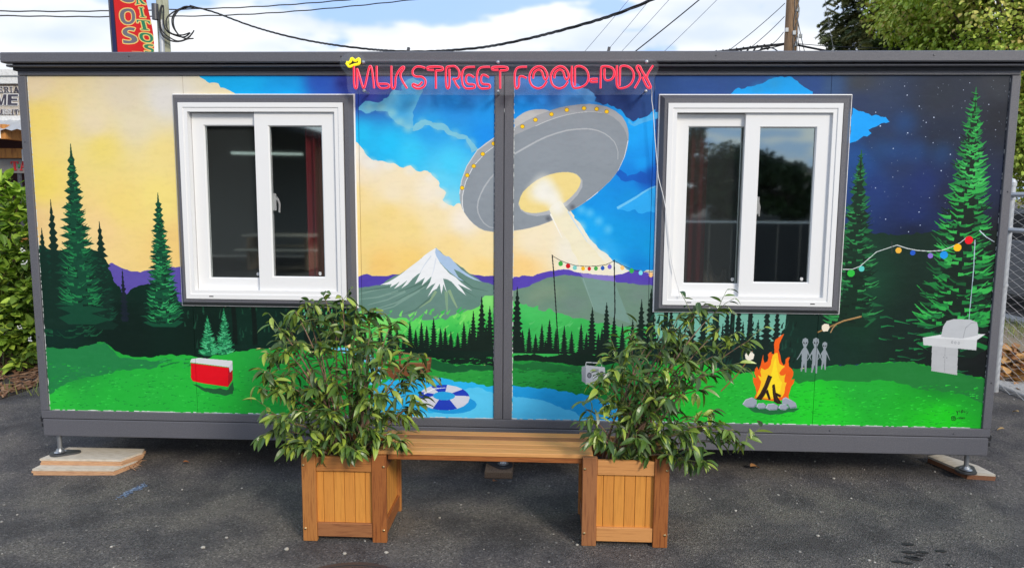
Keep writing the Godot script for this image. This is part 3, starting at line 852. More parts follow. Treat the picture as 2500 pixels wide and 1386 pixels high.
	# toasting sticks with marshmallows
	stroke([1269, 540, 1359, 639, 1407, 714, 1441, 782], 7, "8a5c38", 5)
	fill([1398, 757, 1407, 776, 1432, 780, 1452, 761, 1447, 735, 1424, 722, 1403, 734], "eee6d6")
	stroke([2044, 991, 1945, 964, 1855, 922, 1802, 895], 10, "9a7444", 8)
	stroke([1905, 944, 1887, 923, 1875, 894], 8, "a8845a", 6)
	stroke([2035, 991, 1945, 966, 1900, 947], 3, "c8a070", 2)
	fill([1824, 935, 1839, 946, 1862, 944, 1869, 925, 1859, 903, 1834, 901, 1824, 917], "eee2cc")
	# three little grey visitors
	for a in [[[1736, 830], 1.0], [[1796, 831], 1.04], [[1847, 815], 0.82]]:
		var x: float = a[0][0]
		var y: float = a[0][1]
		var s: float = a[1]
		var g := "8f989e"
		fill([x - 8 * s, y - 20 * s, x - 17 * s, y + 6 * s, x - 15 * s, y + 24 * s, x, y + 33 * s, x + 15 * s, y + 24 * s, x + 17 * s, y + 6 * s, x + 8 * s, y - 20 * s], g)
		fill([x - 5 * s, y - 18 * s, x + 5 * s, y - 18 * s, x + 18 * s, y - 42 * s, x + 15 * s, y - 100 * s, x + 16 * s, y - 168 * s, x + 8 * s, y - 168 * s, x, y - 118 * s, x - 10 * s, y - 165 * s, x - 17 * s, y - 165 * s, x - 14 * s, y - 100 * s, x - 18 * s, y - 42 * s], g)
		stroke([x - 14 * s, y - 42 * s, x - 28 * s, y - 72 * s, x - 42 * s, y - 96 * s], 8 * s, g, 4 * s)
		stroke([x + 14 * s, y - 42 * s, x + 28 * s, y - 72 * s, x + 40 * s, y - 98 * s], 8 * s, g, 4 * s)
		for e in [-1, 1]:
			stroke([x + e * 10 * s, y + 7 * s, x + e * 3 * s, y - 3 * s], 7 * s, "15181a", 3 * s)
	# radio
	fill([460, 672, 484, 679, 486, 572, 462, 586], "8e949b")
	fill([484, 682, 596, 671, 600, 579, 486, 567], "b9bdc3")
	stroke([484, 682, 486, 699, 574, 695, 577, 676], 5, "d0d4d8")
	for p in [[506, 621], [578, 630]]:
		dot(p[0], p[1], 13, 17, "53575e")
		dot(p[0], p[1], 8, 11, "7d8188")
	fill([522, 660, 560, 659, 561, 642, 523, 643], "8b9098")
	# grill
	fill([2446, 848, 2592, 834, 2599, 660, 2453, 682], "b4b6b8")
	stroke([2520, 833, 2527, 676], 2, "8a8c90")
	for p in [[2516, 762], [2534, 760]]:
		dot(p[0], p[1], 3, 4, "8a8c90")
	fill([2392, 874, 2739, 900, 2694, 864, 2694, 805, 2399, 831], "c9cbcc")
	fill([2392, 874, 2497, 894, 2739, 900, 2690, 864], "d8dadb")
	fill([2493, 880, 2500, 939, 2518, 972, 2558, 984, 2649, 981, 2686, 967, 2695, 935, 2697, 892, 2612, 872], "b9bcbf")
	stroke([2616, 875, 2625, 934, 2655, 962, 2686, 967], 3, "8f9296")
	for p in [[2557, 850], [2575, 848], [2594, 846]]:
		dot(p[0], p[1], 6, 8, "9b9da0")
		dot(p[0], p[1], 3, 5, "c4c6c8")
	# party lights
	stroke([280, 1324, 290, 1222, 301, 1080, 314, 906, 325, 799, 327, 730], 6, "16181a", 6)
	stroke([635, 1299, 639, 1196, 646, 1010, 644, 911], 6, "16181a", 6)
	stroke([280, 1319, 325, 1293, 368, 1276, 417, 1264, 478, 1260, 533, 1262, 587, 1270, 617, 1284, 635, 1295], 3, "2a2a2c")
	stroke([635, 1295, 672, 1273, 709, 1255, 752, 1241, 794, 1234, 873, 1233], 3, "2a2a2c")
	for b in [[[329, 1274], "3fa646", 13], [[372, 1261], "cf1622", 13], [[411, 1251], "7cccc4", 12], [[458, 1247], "f4b826", 11], [[494, 1246], "cc1c24", 10], [[532, 1248], "46a84c", 11], [[570, 1251], "2256b4", 11], [[610, 1259], "7c68c8", 12], [[682, 1254], "f8c878", 12], [[736, 1237], "35b24c", 13], [[788, 1226], "7ce0ee", 12], [[846, 1215], "fbc684", 13]]:
		dot(b[0][0], b[0][1] + 12, 3, 6, "8a8a7a")
		dot(b[0][0], b[0][1], b[2], b[2] * 1.1, b[1])
	stroke([1923, 1259, 1977, 1260, 2017, 1277, 2103, 1359, 2213, 1399], 5, "d8dcda", 4)
	stroke([2213, 1399, 2270, 1381, 2327, 1370, 2395, 1366, 2462, 1371, 2516, 1393, 2559, 1416, 2594, 1448], 5, "d8dcda", 4)
	stroke([2184, 1417, 2189, 1353], 4, "3a3c3c")
	stroke([2638, 1433, 2643, 1283, 2642, 1121, 2640, 981], 6, "a8bcc8", 4)
	stroke([2658, 1485, 2697, 1449, 2744, 1422], 7, "c8d4e0", 3)
	for b in [[[1970, 1237], "2fbe40", 21], [[2027, 1263], "5cd0c4", 16], [[2224, 1369], "f2b640", 17], [[2303, 1356], "2058c4", 15], [[2401, 1341], "8a70d0", 15], [[2475, 1346], "1a94e6", 22], [[2546, 1388], "fbc01a", 22], [[2605, 1430], "ee1122", 23]]:
		dot(b[0][0], b[0][1], b[2], b[2], b[1])
	# the painter's mark
	for p in [[2610, 445, 2615, 450, 2620, 441, 2624, 453, 2627, 440, 2630, 455, 2633, 442], [2614, 447, 2618, 434, 2620, 426], [2638, 442, 2642, 455, 2649, 457, 2642, 448, 2641, 434], [2643, 442, 2652, 448, 2654, 442, 2660, 452, 2659, 441, 2667, 448, 2671, 442, 2675, 448, 2668, 433, 2681, 447]]:
		stroke(p, 4, "10301a", 2.5)
	stroke([2587, 415, 2589, 397, 2591, 394, 2607, 394, 2609, 396, 2607, 414, 2605, 416, 2589, 416, 2588, 414], 4, "0d2a16")
	stroke([2594, 405, 2596, 409, 2600, 410, 2603, 405, 2601, 401, 2597, 401, 2594, 405], 4, "0d2a16")
	var word := "VOZZAROO"
	var c: Dictionary = boards[1]
	for i in word.length():
		var a := [2618, 402, 2627, 413]
		var q := to_px(c, [a[0] + i * (a[2] - a[0] - 3) * 0.93, a[1]])
		letter(c.img, "Droid Sans", 700, word[i], q[0], Vector2((a[2] - a[0]) * 0.68 * c.s, (a[3] - a[1]) * c.s), Color("0d2a16"))
	for p in [[2614, 410], [2614, 403]]:
		dot(p[0], p[1], 2, 2, "0d2a16")
	# bare primer along the masked edges
	r.seed = 5
	for c2 in boards:
		mottle(c2.img, 61, 0.012, 0.05, Vector2(0.6, 1.6))
		mottle(c2.img, 62, 0.012, 0.2, Vector2(0.5, 1.4))
	for b in boards:
		var x1: float = b.x + 2707
		var y1: float = b.y - 1977
		for e in [[b.x, b.y, b.x, y1], [x1, b.y, x1, y1], [b.x, y1, x1, y1]]:
			var n := 170
			for k in n:
				if r.randf() < 0.22:
					continue
				var p := Vector2(lerp(e[0], e[2], k / float(n)), lerp(e[1], e[3], k / float(n)))
				var q := Vector2(lerp(e[0], e[2], (k + 1) / float(n)), lerp(e[1], e[3], (k + 1) / float(n)))
				fill(outline_of([p.x, p.y, q.x, q.y], r.randf_range(4, 11)), Color("dfe4e2"))
	for b in boards:
		for k in ["dusk", "blue", "night", "meadow", "leafy", "shade"]:
			b.erase(k)

# ---------------------------------------------------------------- the scene
func _ready() -> void:
	rng.seed = 20
	var cam := Camera3D.new()
	cam.name = "camera"
	cam.position = Vector3(0.2368, 1.66, 4.2289)
	cam.basis = Basis(Vector3.UP, 0.044) * Basis(Vector3.RIGHT, -0.1189) * Basis(Vector3.BACK, 0.0067)
	cam.fov = 42.0
	cam.near = 0.05
	cam.far = 500.0
	add_child(cam)
	var env := Environment.new()
	env.background_mode = Environment.BG_SKY
	env.sky = Sky.new()
	env.sky.sky_material = cloudy_sky()
	env.background_energy_multiplier = 0.8
	env.tonemap_mode = Environment.TONE_MAPPER_LINEAR
	env.tonemap_exposure = 1.82
	env.sdfgi_enabled = true
	env.ssao_enabled = true
	env.ssil_enabled = true
	var we := WorldEnvironment.new()
	we.name = "world"
	we.environment = env
	add_child(we)
	var sun := DirectionalLight3D.new()
	sun.name = "sun"
	sun.light_energy = 0.5
	sun.light_color = Color(1.0, 0.96, 0.9)
	sun.light_angular_distance = 15.0
	sun.shadow_enabled = true
	sun.basis = Basis.looking_at(-Vector3(0.62, 0.62, 0.85).normalized(), Vector3.UP)
	add_child(sun)
	make_materials()
	lay_ground()
	paint_mural()
	cabin()
	tube_sign()
	planter_bench()
	blocks()
	food_stall()
	fence_side()
	poles_and_cables()
	banner()
	trees()
	across_the_lot()
	shrubs()
	left_bush()
	litter()

func cloudy_sky() -> PanoramaSkyMaterial:
	var w := 2048
	var h := 1024
	var f := noise(FastNoiseLite.TYPE_SIMPLEX_SMOOTH, 1.0, 6, 12)
	var g := noise(FastNoiseLite.TYPE_SIMPLEX_SMOOTH, 1.0, 3, 40)
	var hi := Image.create_empty(w, h, false, Image.FORMAT_RGBF)
	hi.fill(Color(0.16, 0.16, 0.155))
	for j in h / 2:
		var el := PI * (0.5 - (j + 0.5) / h)
		var s := sin(el)
		var step := 1 if el < 0.45 else 4
		if step == 4 and j % 4 != 0:
			continue
		for i in range(0, w, step):
			var az := TAU * ((i + 0.5) / w - 0.5)
			var d := Vector3(sin(az) * cos(el), s, -cos(az) * cos(el))
			var p := d / (s + 0.22)
			var k := f.get_noise_3d(p.x * 1.25, p.z * 2.0, s * 2.0) + 0.35 * f.get_noise_3d(p.x * 4.0, p.z * 6.0, 9.0)
			var big := g.get_noise_2d(p.x * 0.5 + 7.0, p.z * 0.5)
			var cover := smoothstep(-0.13, 0.10, k + big * 0.45 + 0.08)
			var blue := Color(0.30, 0.48, 0.80).lerp(Color(0.24, 0.40, 0.74), s)
			var shade := clampf(0.5 + f.get_noise_3d(p.x * 1.7 + 30.0, p.z * 2.6, 4.0) * 1.1, 0.0, 1.0)
			var cloud := Color(0.53, 0.60, 0.71).lerp(Color(0.80, 0.80, 0.80), shade)
			var c := blue.lerp(cloud, 0.10 + 0.90 * cover)
			c = c.lerp(Color(0.66, 0.72, 0.80), 0.3 * exp(-s * 9.0))
			if step == 1:
				hi.set_pixel(i, j, c)
			else:
				hi.fill_rect(Rect2i(i, j, 4, 4), c)
	var m := PanoramaSkyMaterial.new()
	m.panorama = ImageTexture.create_from_image(hi)
	return m

func make_materials() -> void:
	# cabin paint: dark grey with a fine orange-peel
	var m := speckled("grey_paint", lin(0.112, 0.112, 0.127), 0.05, 1.0, 0.42, 0.0)
	m.normal_enabled = true
	m.normal_scale = 0.35
	m.normal_texture = ntex(noise(FastNoiseLite.TYPE_SIMPLEX, 0.22, 2, 17), 512, [], 4.0)
	m.uv1_scale = Vector3(3.2, 3.2, 3.2)
	plain("white_plastic", lin(0.80, 0.80, 0.79), 0.35)
	plain("caulk", lin(0.84, 0.84, 0.83), 0.5)
	plain("screen", Color(0.36, 0.38, 0.37, 0.42), 0.9).transparency = BaseMaterial3D.TRANSPARENCY_ALPHA
	plain("seal", lin(0.03, 0.03, 0.035), 0.6)
	plain("dark_steel", lin(0.11, 0.11, 0.115), 0.42, 0.7)
	plain("zinc", lin(0.46, 0.48, 0.5), 0.36, 0.85)
	plain("brass", lin(0.72, 0.52, 0.25), 0.25, 1.0)
	plain("black_rubber", lin(0.016, 0.016, 0.018), 0.55)
	plain("room", lin(0.3, 0.31, 0.31), 0.9)
	plain("curtain", lin(0.22, 0.012, 0.022), 0.95)
	var gl := StandardMaterial3D.new()
	gl.resource_name = "coated_glass"
	var one := Image.create_empty(4, 4, false, Image.FORMAT_RGBA8)
	one.fill(Color.WHITE)
	gl.albedo_texture = ImageTexture.create_from_image(one)
	gl.albedo_color = Color(0.9, 0.96, 0.94, 0.42)
	gl.transparency = BaseMaterial3D.TRANSPARENCY_ALPHA
	gl.metallic = 1.0
	gl.roughness = 0.03
	mats["coated_glass"] = gl
	var ac := StandardMaterial3D.new()
	ac.resource_name = "acrylic"
	ac.albedo_color = Color(0.9, 0.95, 1, 0.012)
	ac.metallic_specular = 0.3
	ac.transparency = BaseMaterial3D.TRANSPARENCY_ALPHA
	ac.roughness = 0.03
	mats["acrylic"] = ac
	var red := plain("tube_red", lin(0.86, 0.005, 0.03), 0.35)
	red.emission_enabled = true
	red.emission = Color(0.95, 0.02, 0.12)
	red.emission_energy_multiplier = 0.22
	var pink := plain("tube_pink", lin(0.9, 0.16, 0.24), 0.3)
	pink.emission_enabled = true
	pink.emission = Color(1.0, 0.4, 0.5)
	pink.emission_energy_multiplier = 0.28
	var yel := plain("tube_yellow", lin(0.9, 0.78, 0.01), 0.3)
	yel.emission_enabled = true
	yel.emission = Color(1.0, 0.9, 0.1)
	yel.emission_energy_multiplier = 0.25
	# cedar
	for k in 3:
		var d: Color = [lin(0.23, 0.078, 0.02), lin(0.165, 0.046, 0.013), lin(0.19, 0.07, 0.028)][k]
		var l: Color = [lin(0.46, 0.19, 0.05), lin(0.35, 0.12, 0.03), lin(0.35, 0.145, 0.055)][k]
		wood("cedar_along_%d" % k, d, l, Vector3(0.9, 14, 14), 3 + k, 0.45)
		wood("cedar_up_%d" % k, d, l, Vector3(14, 0.9, 14), 13 + k, 0.45)
		wood("cedar_deep_%d" % k, d, l, Vector3(14, 14, 0.9), 23 + k, 0.45)
	wood("honey_up_0", lin(0.54, 0.22, 0.04), lin(0.68, 0.29, 0.054), Vector3(11, 0.8, 11), 33, 0.45)
	wood("honey_up_1", lin(0.50, 0.195, 0.036), lin(0.64, 0.265, 0.05), Vector3(13, 0.7, 13), 34, 0.45)
	wood("honey_along_0", lin(0.50, 0.23, 0.07), lin(0.68, 0.34, 0.115), Vector3(0.8, 14, 14), 35, 0.45)
	wood("honey_along_1", lin(0.44, 0.19, 0.06), lin(0.62, 0.29, 0.095), Vector3(0.7, 16, 16), 36, 0.45)
	wood("pine_end", lin(0.28, 0.12, 0.06), lin(0.62, 0.37, 0.2), Vector3(1.5, 40, 1.5), 37, 0.85)
	wood("pine_face", lin(0.42, 0.36, 0.27), lin(0.62, 0.56, 0.46), Vector3(2, 8, 14), 38, 0.85)
	wood("old_timber", lin(0.09, 0.055, 0.035), lin(0.24, 0.16, 0.1), Vector3(16, 16, 2), 39, 0.9)
	wood("red_plywood", lin(0.13, 0.05, 0.025), lin(0.27, 0.12, 0.06), Vector3(6, 60, 6), 40, 0.9)
	wood("pole_wood", lin(0.13, 0.075, 0.04), lin(0.37, 0.23, 0.13), Vector3(7, 0.35, 7), 41, 0.9)
	wood("bark", lin(0.05, 0.036, 0.026), lin(0.14, 0.1, 0.07), Vector3(5, 1.2, 5), 42, 0.95)
	wood("twig", lin(0.13, 0.07, 0.045), lin(0.27, 0.165, 0.11), Vector3(30, 8, 30), 43, 0.8)
	plain("green_twig", lin(0.16, 0.2, 0.05), 0.6)
	speckled("soil", lin(0.03, 0.022, 0.016), 0.5, 4.0, 1.0, 0.8)
	# leaves
	for k in 4:
		var col: Color = [lin(0.042, 0.09, 0.017), lin(0.075, 0.142, 0.023), lin(0.14, 0.225, 0.033), lin(0.28, 0.37, 0.05)][k]
		var lf := plain("laurel_%d" % k, col, 0.36)
		lf.clearcoat_enabled = true
		lf.clearcoat = 0.15
		lf.clearcoat_roughness = 0.3
		lf.backlight_enabled = true
		lf.backlight = Color(0.22, 0.3, 0.06)
		var bf := plain("broadleaf_%d" % k, [lin(0.11, 0.20, 0.025), lin(0.2, 0.33, 0.035), lin(0.30, 0.45, 0.05), lin(0.40, 0.54, 0.07)][k], 0.55)
		bf.backlight_enabled = true
		bf.backlight = Color(0.35, 0.5, 0.1)
	for key in ["tinted_leaf", "tinted_needle", "tinted_laurel"]:
		var tl := plain(key, Color.WHITE, 0.42 if key == "tinted_laurel" else 0.6)
		tl.vertex_color_use_as_albedo = true
		tl.backlight_enabled = true
		tl.backlight = Color(0.5, 0.55, 0.2) if key == "tinted_leaf" else Color(0.15, 0.2, 0.08)
	var tc := plain("tinted_matte", Color.WHITE, 0.9)
	tc.vertex_color_use_as_albedo = true
	for k in 3:
		plain("dry_leaf_%d" % k, [lin(0.42, 0.2, 0.07), lin(0.32, 0.12, 0.04), lin(0.5, 0.33, 0.13)][k], 0.7)
	speckled("concrete", lin(0.36, 0.35, 0.33), 0.14, 1.2, 0.9, 0.3)
	speckled("earth", lin(0.26, 0.2, 0.13), 0.25, 1.4, 1.0, 0.5)
	plain("galvanised", lin(0.5, 0.52, 0.54), 0.45, 0.35)
	plain("wire", lin(0.6, 0.61, 0.62), 0.5, 0.2)
	plain("cable", lin(0.018, 0.018, 0.02), 0.55)
	plain("thin_cable", lin(0.12, 0.13, 0.14), 0.6)

func lay_ground() -> void:
	# asphalt: aggregate in the colour, relief from the same cells
	var m := StandardMaterial3D.new()
	m.resource_name = "asphalt"
	var cells := noise(FastNoiseLite.TYPE_CELLULAR, 0.13, 1, 5)
	cells.cellular_return_type = FastNoiseLite.RETURN_CELL_VALUE
	cells.fractal_type = FastNoiseLite.FRACTAL_NONE
	m.albedo_texture = ntex(cells, 1024, [[0.0, lin(0.072, 0.066, 0.061)], [0.3, lin(0.118, 0.108, 0.1)], [0.6, lin(0.148, 0.136, 0.126)], [0.85, lin(0.18, 0.165, 0.152)], [0.95, lin(0.21, 0.195, 0.18)], [1.0, lin(0.32, 0.30, 0.27)]])
	var dist := noise(FastNoiseLite.TYPE_CELLULAR, 0.13, 1, 5)
	dist.cellular_return_type = FastNoiseLite.RETURN_DISTANCE
	dist.fractal_type = FastNoiseLite.FRACTAL_NONE
	m.normal_enabled = true
	m.normal_texture = ntex(dist, 1024, [], 7.0)
	m.normal_scale = 1.0
	m.uv1_scale = Vector3(1.0 / 1.0, 1.0 / 1.0, 1.0)
	m.detail_enabled = true
	m.detail_uv_layer = BaseMaterial3D.DETAIL_UV_2
	m.detail_blend_mode = BaseMaterial3D.BLEND_MODE_MUL
	m.detail_albedo = ntex(noise(FastNoiseLite.TYPE_SIMPLEX_SMOOTH, 0.008, 4, 8), 1024, [[0.0, Color(0.62, 0.61, 0.62)], [0.32, Color(0.78, 0.78, 0.79)], [0.48, Color(0.86, 0.85, 0.85)], [0.6, Color(0.93, 0.92, 0.9)], [0.8, Color(0.98, 0.97, 0.94)], [1.0, Color(1, 0.98, 0.94)]])
	m.roughness = 0.85
	var st := SurfaceTool.new()
	st.begin(Mesh.PRIMITIVE_TRIANGLES)
	var xs := [-260.0, -60.0, -20.0, -9.0, -3.0, 0.0, 3.0, 6.25, 9.0, 20.0, 60.0, 260.0]
	var zs := [-260.0, -60.0, -12.0, -6.0, -2.0, 2.0, 6.0, 20.0, 60.0, 260.0]
	for i in xs.size() - 1:
		for j in zs.size() - 1:
			for q in [[0, 0], [1, 0], [1, 1], [0, 0], [1, 1], [0, 1]]:
				var x: float = xs[i + q[0]]
				var z: float = zs[j + q[1]]
				st.set_normal(Vector3.UP)
				st.set_uv(Vector2(x, z))
				st.set_uv2(Vector2(x, z) / 4.0)
				st.add_vertex(Vector3(x, ground_y(x), z))
	st.generate_tangents()
	structure(put("asphalt", st.commit(), m))
	# planting bed with bark mulch at the left
	var b := MB.new()
	var edge: Array = [Vector3(-5.187, -0.039, -1.055), Vector3(-4.222, -0.032, -1.499), Vector3(-4.204, -0.032, -1.664), Vector3(-4.196, -0.031, -1.88), Vector3(-4.199, -0.031, -2.185), Vector3(-4.038, -0.03, -2.682)]
	var pts := PackedVector2Array()
	for p in edge:
		pts.append(Vector2(p.x, -p.z))
	pts.append_array([Vector2(-3.2, 9.0), Vector2(-14.0, 9.0), Vector2(-14.0, 0.5)])
	b.prism(pts, -0.1, 0.03, Transform3D(Basis(Vector3.RIGHT, -PI / 2), Vector3(0, -0.045, 0)))
	structure(obj("planting_bed", b, mats.soil))
	var chips := MultiMesh.new()
	chips.transform_format = MultiMesh.TRANSFORM_3D
	chips.use_colors = true
	var cb := MB.new()
	cb.box(Vector3.ZERO, Vector3(0.06, 0.008, 0.018), 0.002)
	chips.mesh = cb.mesh()
	var places := []
	while places.size() < 2600:
		var p := Vector2(rng.randf_range(-6.2, -3.4), rng.randf_range(1.2, 3.6))
		if Geometry2D.is_point_in_polygon(p, pts):
			places.append(p)
	chips.instance_count = places.size()
	for i in places.size():
		var p: Vector2 = places[i]
		var tr := Transform3D(Basis.from_euler(Vector3(rng.randf_range(-0.5, 0.5), rng.randf() * TAU, rng.randf_range(-0.4, 0.4))).scaled(Vector3.ONE * rng.randf_range(0.5, 1.5)), Vector3(p.x, -0.012 + rng.randf() * 0.02, -p.y))
		chips.set_instance_transform(i, tr)
		var k := rng.randf()
		chips.set_instance_color(i, Color(0.16, 0.075, 0.035).lerp(Color(0.36, 0.22, 0.13), k * k))
	var mm := MultiMeshInstance3D.new()
	mm.name = "bark_mulch"
	mm.multimesh = chips
	mm.material_override = mats.tinted_matte
	add_child(mm)
	tag(mm, "brown bark mulch strewn under the leafy bush left of the cabin", "mulch")
	stuff(mm)
	# right side: sidewalk slab, worn earth strip, road
	var gx := ground_y(5.0)
	structure(boxed("sidewalk", Vector3(4.72, gx - 0.03, -6.0), Vector3(1.1, 0.12, 22.0), mats.concrete, null, 0.01))
	structure(boxed("earth_strip", Vector3(5.86, gx - 0.05, -6.0), Vector3(1.16, 0.12, 22.0), mats.earth, null, 0.01))
	structure(boxed("kerb", Vector3(6.53, gx - 0.02, -6.0), Vector3(0.16, 0.16, 22.0), mats.concrete, null, 0.02))
	var gr := MultiMesh.new()
	gr.transform_format = MultiMesh.TRANSFORM_3D
	gr.use_colors = true
	var gb := MB.new()
	gb.tri(Vector3(-0.004, 0, 0), Vector3(0.004, 0, 0), Vector3(0.012, 0.09, 0.02), Vector3.BACK, Vector3.BACK, Vector3.BACK)
	gr.mesh = gb.mesh()
	gr.instance_count = 2420
	for i in 2420:
		var p := Vector3(rng.randf_range(5.7, 6.4), gx + 0.01, rng.randf_range(-8.5, -2.5))
		if i >= 2000:
			p = Vector3(rng.randf_range(-4.5, -3.6), -0.03, rng.randf_range(-1.6, -1.35) - 0.2)
		if i >= 2060:
			p = Vector3(rng.randf_range(5.2, 6.4), gx + 0.01, rng.randf_range(-8.5, -2.0))
		gr.set_instance_transform(i, Transform3D(Basis.from_euler(Vector3(rng.randf_range(-0.5, 0.5), rng.randf() * TAU, 0)).scaled(Vector3.ONE * rng.randf_range(0.6, 1.5)), p))
		gr.set_instance_color(i, Color(0.12, 0.2, 0.03).lerp(Color(0.36, 0.33, 0.12), rng.randf()))
	var gm := MultiMeshInstance3D.new()
	gm.name = "grass"
	gm.multimesh = gr
	gm.material_override = mats.tinted_leaf
	add_child(gm)
	tag(gm, "thin tufts of dry grass growing in the earth strip and bed edge", "grass")
	stuff(gm)

func minus(r: Rect2, hole: Rect2) -> Array:         # a rectangle without a window opening
	if not r.intersects(hole):
		return [r]
	var h := r.intersection(hole)
	var o := []
	for q in [Rect2(r.position.x, r.position.y, h.position.x - r.position.x, r.size.y), Rect2(h.end.x, r.position.y, r.end.x - h.end.x, r.size.y), Rect2(h.position.x, r.position.y, h.size.x, h.position.y - r.position.y), Rect2(h.position.x, h.end.y, h.size.x, r.end.y - h.end.y)]:
		if q.size.x > 0.001 and q.size.y > 0.001:
			o.append(q)
	return o

func cabin() -> void:
	var t := thing("mural_cabin", Vector3.ZERO, "long grey cabin with a colourful camping mural across its whole front", "cabin")
	var gp: Material = mats.grey_paint
	# roof trim: fascia, shadow groove, second moulding
	var fz := 0.075
	boxed("roof_fascia", Vector3(0, 2.4145, fz - 0.03), Vector3(5.70, 0.058, 0.06), gp, t, 0.006)
	boxed("roof_backing", Vector3(0, 2.396, -0.002), Vector3(5.64, 0.088, 0.03), mats.seal, t, 0.0)
	boxed("roof_moulding", Vector3(0, 2.3735, 0.03), Vector3(5.67, 0.012, 0.04), gp, t, 0.003)
	boxed("roof_deck", Vector3(0, 2.43, -1.17), Vector3(5.66, 0.04, 2.3), gp, t, 0.004)
	for s in [-1, 1]:
		boxed("roof_fascia", Vector3(s * 2.83, 2.4145, -1.2), Vector3(0.04, 0.058, 2.26), gp, t, 0.006)
	# frame: beams and posts
	boxed("top_beam", Vector3(0, 2.344, -0.02), Vector3(5.61, 0.034, 0.04), gp, t, 0.003)
	boxed("bottom_rail", Vector3(0, 0.3235, -0.02), Vector3(5.612, 0.049, 0.04), gp, t, 0.003)
	boxed("base_beam", Vector3(0, 0.2425, -0.022), Vector3(5.60, 0.105, 0.044), gp, t, 0.004)
	boxed("base_gap", Vector3(0, 0.297, -0.03), Vector3(5.59, 0.006, 0.04), mats.seal, t, 0.0)
	for s in [-1, 1]:
		boxed("corner_post", Vector3(s * 2.784, 1.337, -0.02), Vector3(0.048, 1.976, 0.04), gp, t, 0.003)
		boxed("middle_post", Vector3(s * 0.0272, 1.337, -0.019), Vector3(0.0515, 1.976, 0.038), gp, t, 0.003)
		boxed("corner_cap", Vector3(s * 2.815, 0.29, -0.04), Vector3(0.02, 0.035, 0.05), mats.black_rubber, t, 0.002)
		boxed("corner_cap", Vector3(s * 2.813, 0.252, -0.04), Vector3(0.016, 0.022, 0.05), mats.black_rubber, t, 0.002)
	# screw heads along the trim
	for p in [Vector3(-2.1, 2.419, 0.076), Vector3(-0.9, 2.417, 0.076), Vector3(1.15, 2.418, 0.076), Vector3(2.3, 2.419, 0.076), Vector3(-2.788, 1.95, 0.001), Vector3(-2.788, 0.8, 0.001), Vector3(2.788, 1.7, 0.001), Vector3(2.788, 0.62, 0.001), Vector3(-1.2, 0.32, 0.001), Vector3(1.9, 0.322, 0.001), Vector3(2.6, 0.318, 0.001)]:
		var sb := MB.new()
		sb.lathe([Vector2(0.0, 0.003), Vector2(0.003, 0.0025), Vector2(0.0046, 0.0)], 8, Transform3D(Basis(Vector3.RIGHT, PI / 2), p))
		obj("screw_head", sb, mats.dark_steel, t)
	# shell
	boxed("left_wall", Vector3(-2.78, 1.34, -1.18), Vector3(0.05, 2.06, 2.2), gp, t)
	boxed("right_wall", Vector3(2.78, 1.34, -1.18), Vector3(0.05, 2.06, 2.2), gp, t)
	boxed("back_wall", Vector3(0, 1.34, -2.26), Vector3(5.5, 2.06, 0.05), mats.room, t)
	boxed("floor", Vector3(0, 0.28, -1.17), Vector3(5.5, 0.1, 2.2), mats.room, t)
	for s in [-1, 1]:
		boxed("base_side", Vector3(s * 2.77, 0.245, -1.17), Vector3(0.05, 0.1, 2.2), gp, t)
	# the painted panels, cut round the windows
	var wx := [-1.3755, 1.389]
	var cuts := [[-2.76, -1.842, -0.83, -0.053], [0.053, 0.837, 1.803, 2.76]]
	for k in 2:
		var m := StandardMaterial3D.new()
		m.resource_name = "mural_paint"
		var img: Image = boards[k].img
		img.generate_mipmaps()
		m.albedo_texture = ImageTexture.create_from_image(img)
		m.roughness = 0.5
		m.metallic_specular = 0.3
		m.normal_enabled = true
		m.normal_scale = 0.03
		m.normal_texture = ntex(noise(FastNoiseLite.TYPE_SIMPLEX, 0.09, 4, 55), 1024, [], 2.0)
		var hole := Rect2(wx[k] - 0.452, 1.065, 0.89, 1.09)
		for e in 3:
			var b := MB.new()
			var full := Rect2(cuts[k][e] + 0.0012, 0.349, cuts[k][e + 1] - cuts[k][e] - 0.0024, 1.977)
			for r in minus(full, hole):
				var c := [Vector3(r.position.x, r.position.y, -0.012), Vector3(r.end.x, r.position.y, -0.012), Vector3(r.end.x, r.end.y, -0.012), Vector3(r.position.x, r.end.y, -0.012)]
				var u := []
				for p in c:
					u.append(Vector2((p.x * 1000.0 - boards[k].x) / 2707.0, (boards[k].y - p.y * 1000.0) / 1977.0))
				b.quad_uv(c[0], c[1], c[2], c[3], Vector3.BACK, u)
				var d := Vector3(0, 0, -0.03)
				for s in 4:
					var n: Vector3 = [Vector3.DOWN, Vector3.RIGHT, Vector3.UP, Vector3.LEFT][s]
					b.quad_uv(c[s], c[(s + 1) % 4], c[(s + 1) % 4] + d, c[s] + d, n, [u[s], u[(s + 1) % 4], u[(s + 1) % 4], u[s]])
				b.quad_uv(c[0] + d, c[1] + d, c[2] + d, c[3] + d, Vector3.FORWARD, u)
			obj("mural_panel", b, m, t)
		window(t, wx[k], 1.613)
	# levelling feet
	for f in [[-2.735, -0.045, 0.0605, 0.3], [0.002, -0.055, 0.045, 2.6], [2.735, -0.085, 0.0625, 0.9]]:
		var b := MB.new()
		b.tube([Vector3(f[0], f[2] + 0.008, f[1]), Vector3(f[0], 0.2, f[1])], 0.0135, -1.0, 12)
		b.lathe([Vector2(0.0, f[2] + 0.034), Vector2(0.02, f[2] + 0.034), Vector2(0.024, f[2] + 0.02), Vector2(0.034, f[2] + 0.014)], 14, Transform3D(Basis.IDENTITY, Vector3(f[0], 0, f[1])))
		var foot := obj("levelling_foot", b, mats.zinc, t)
		var pl := MB.new()
		var o := PackedVector2Array()
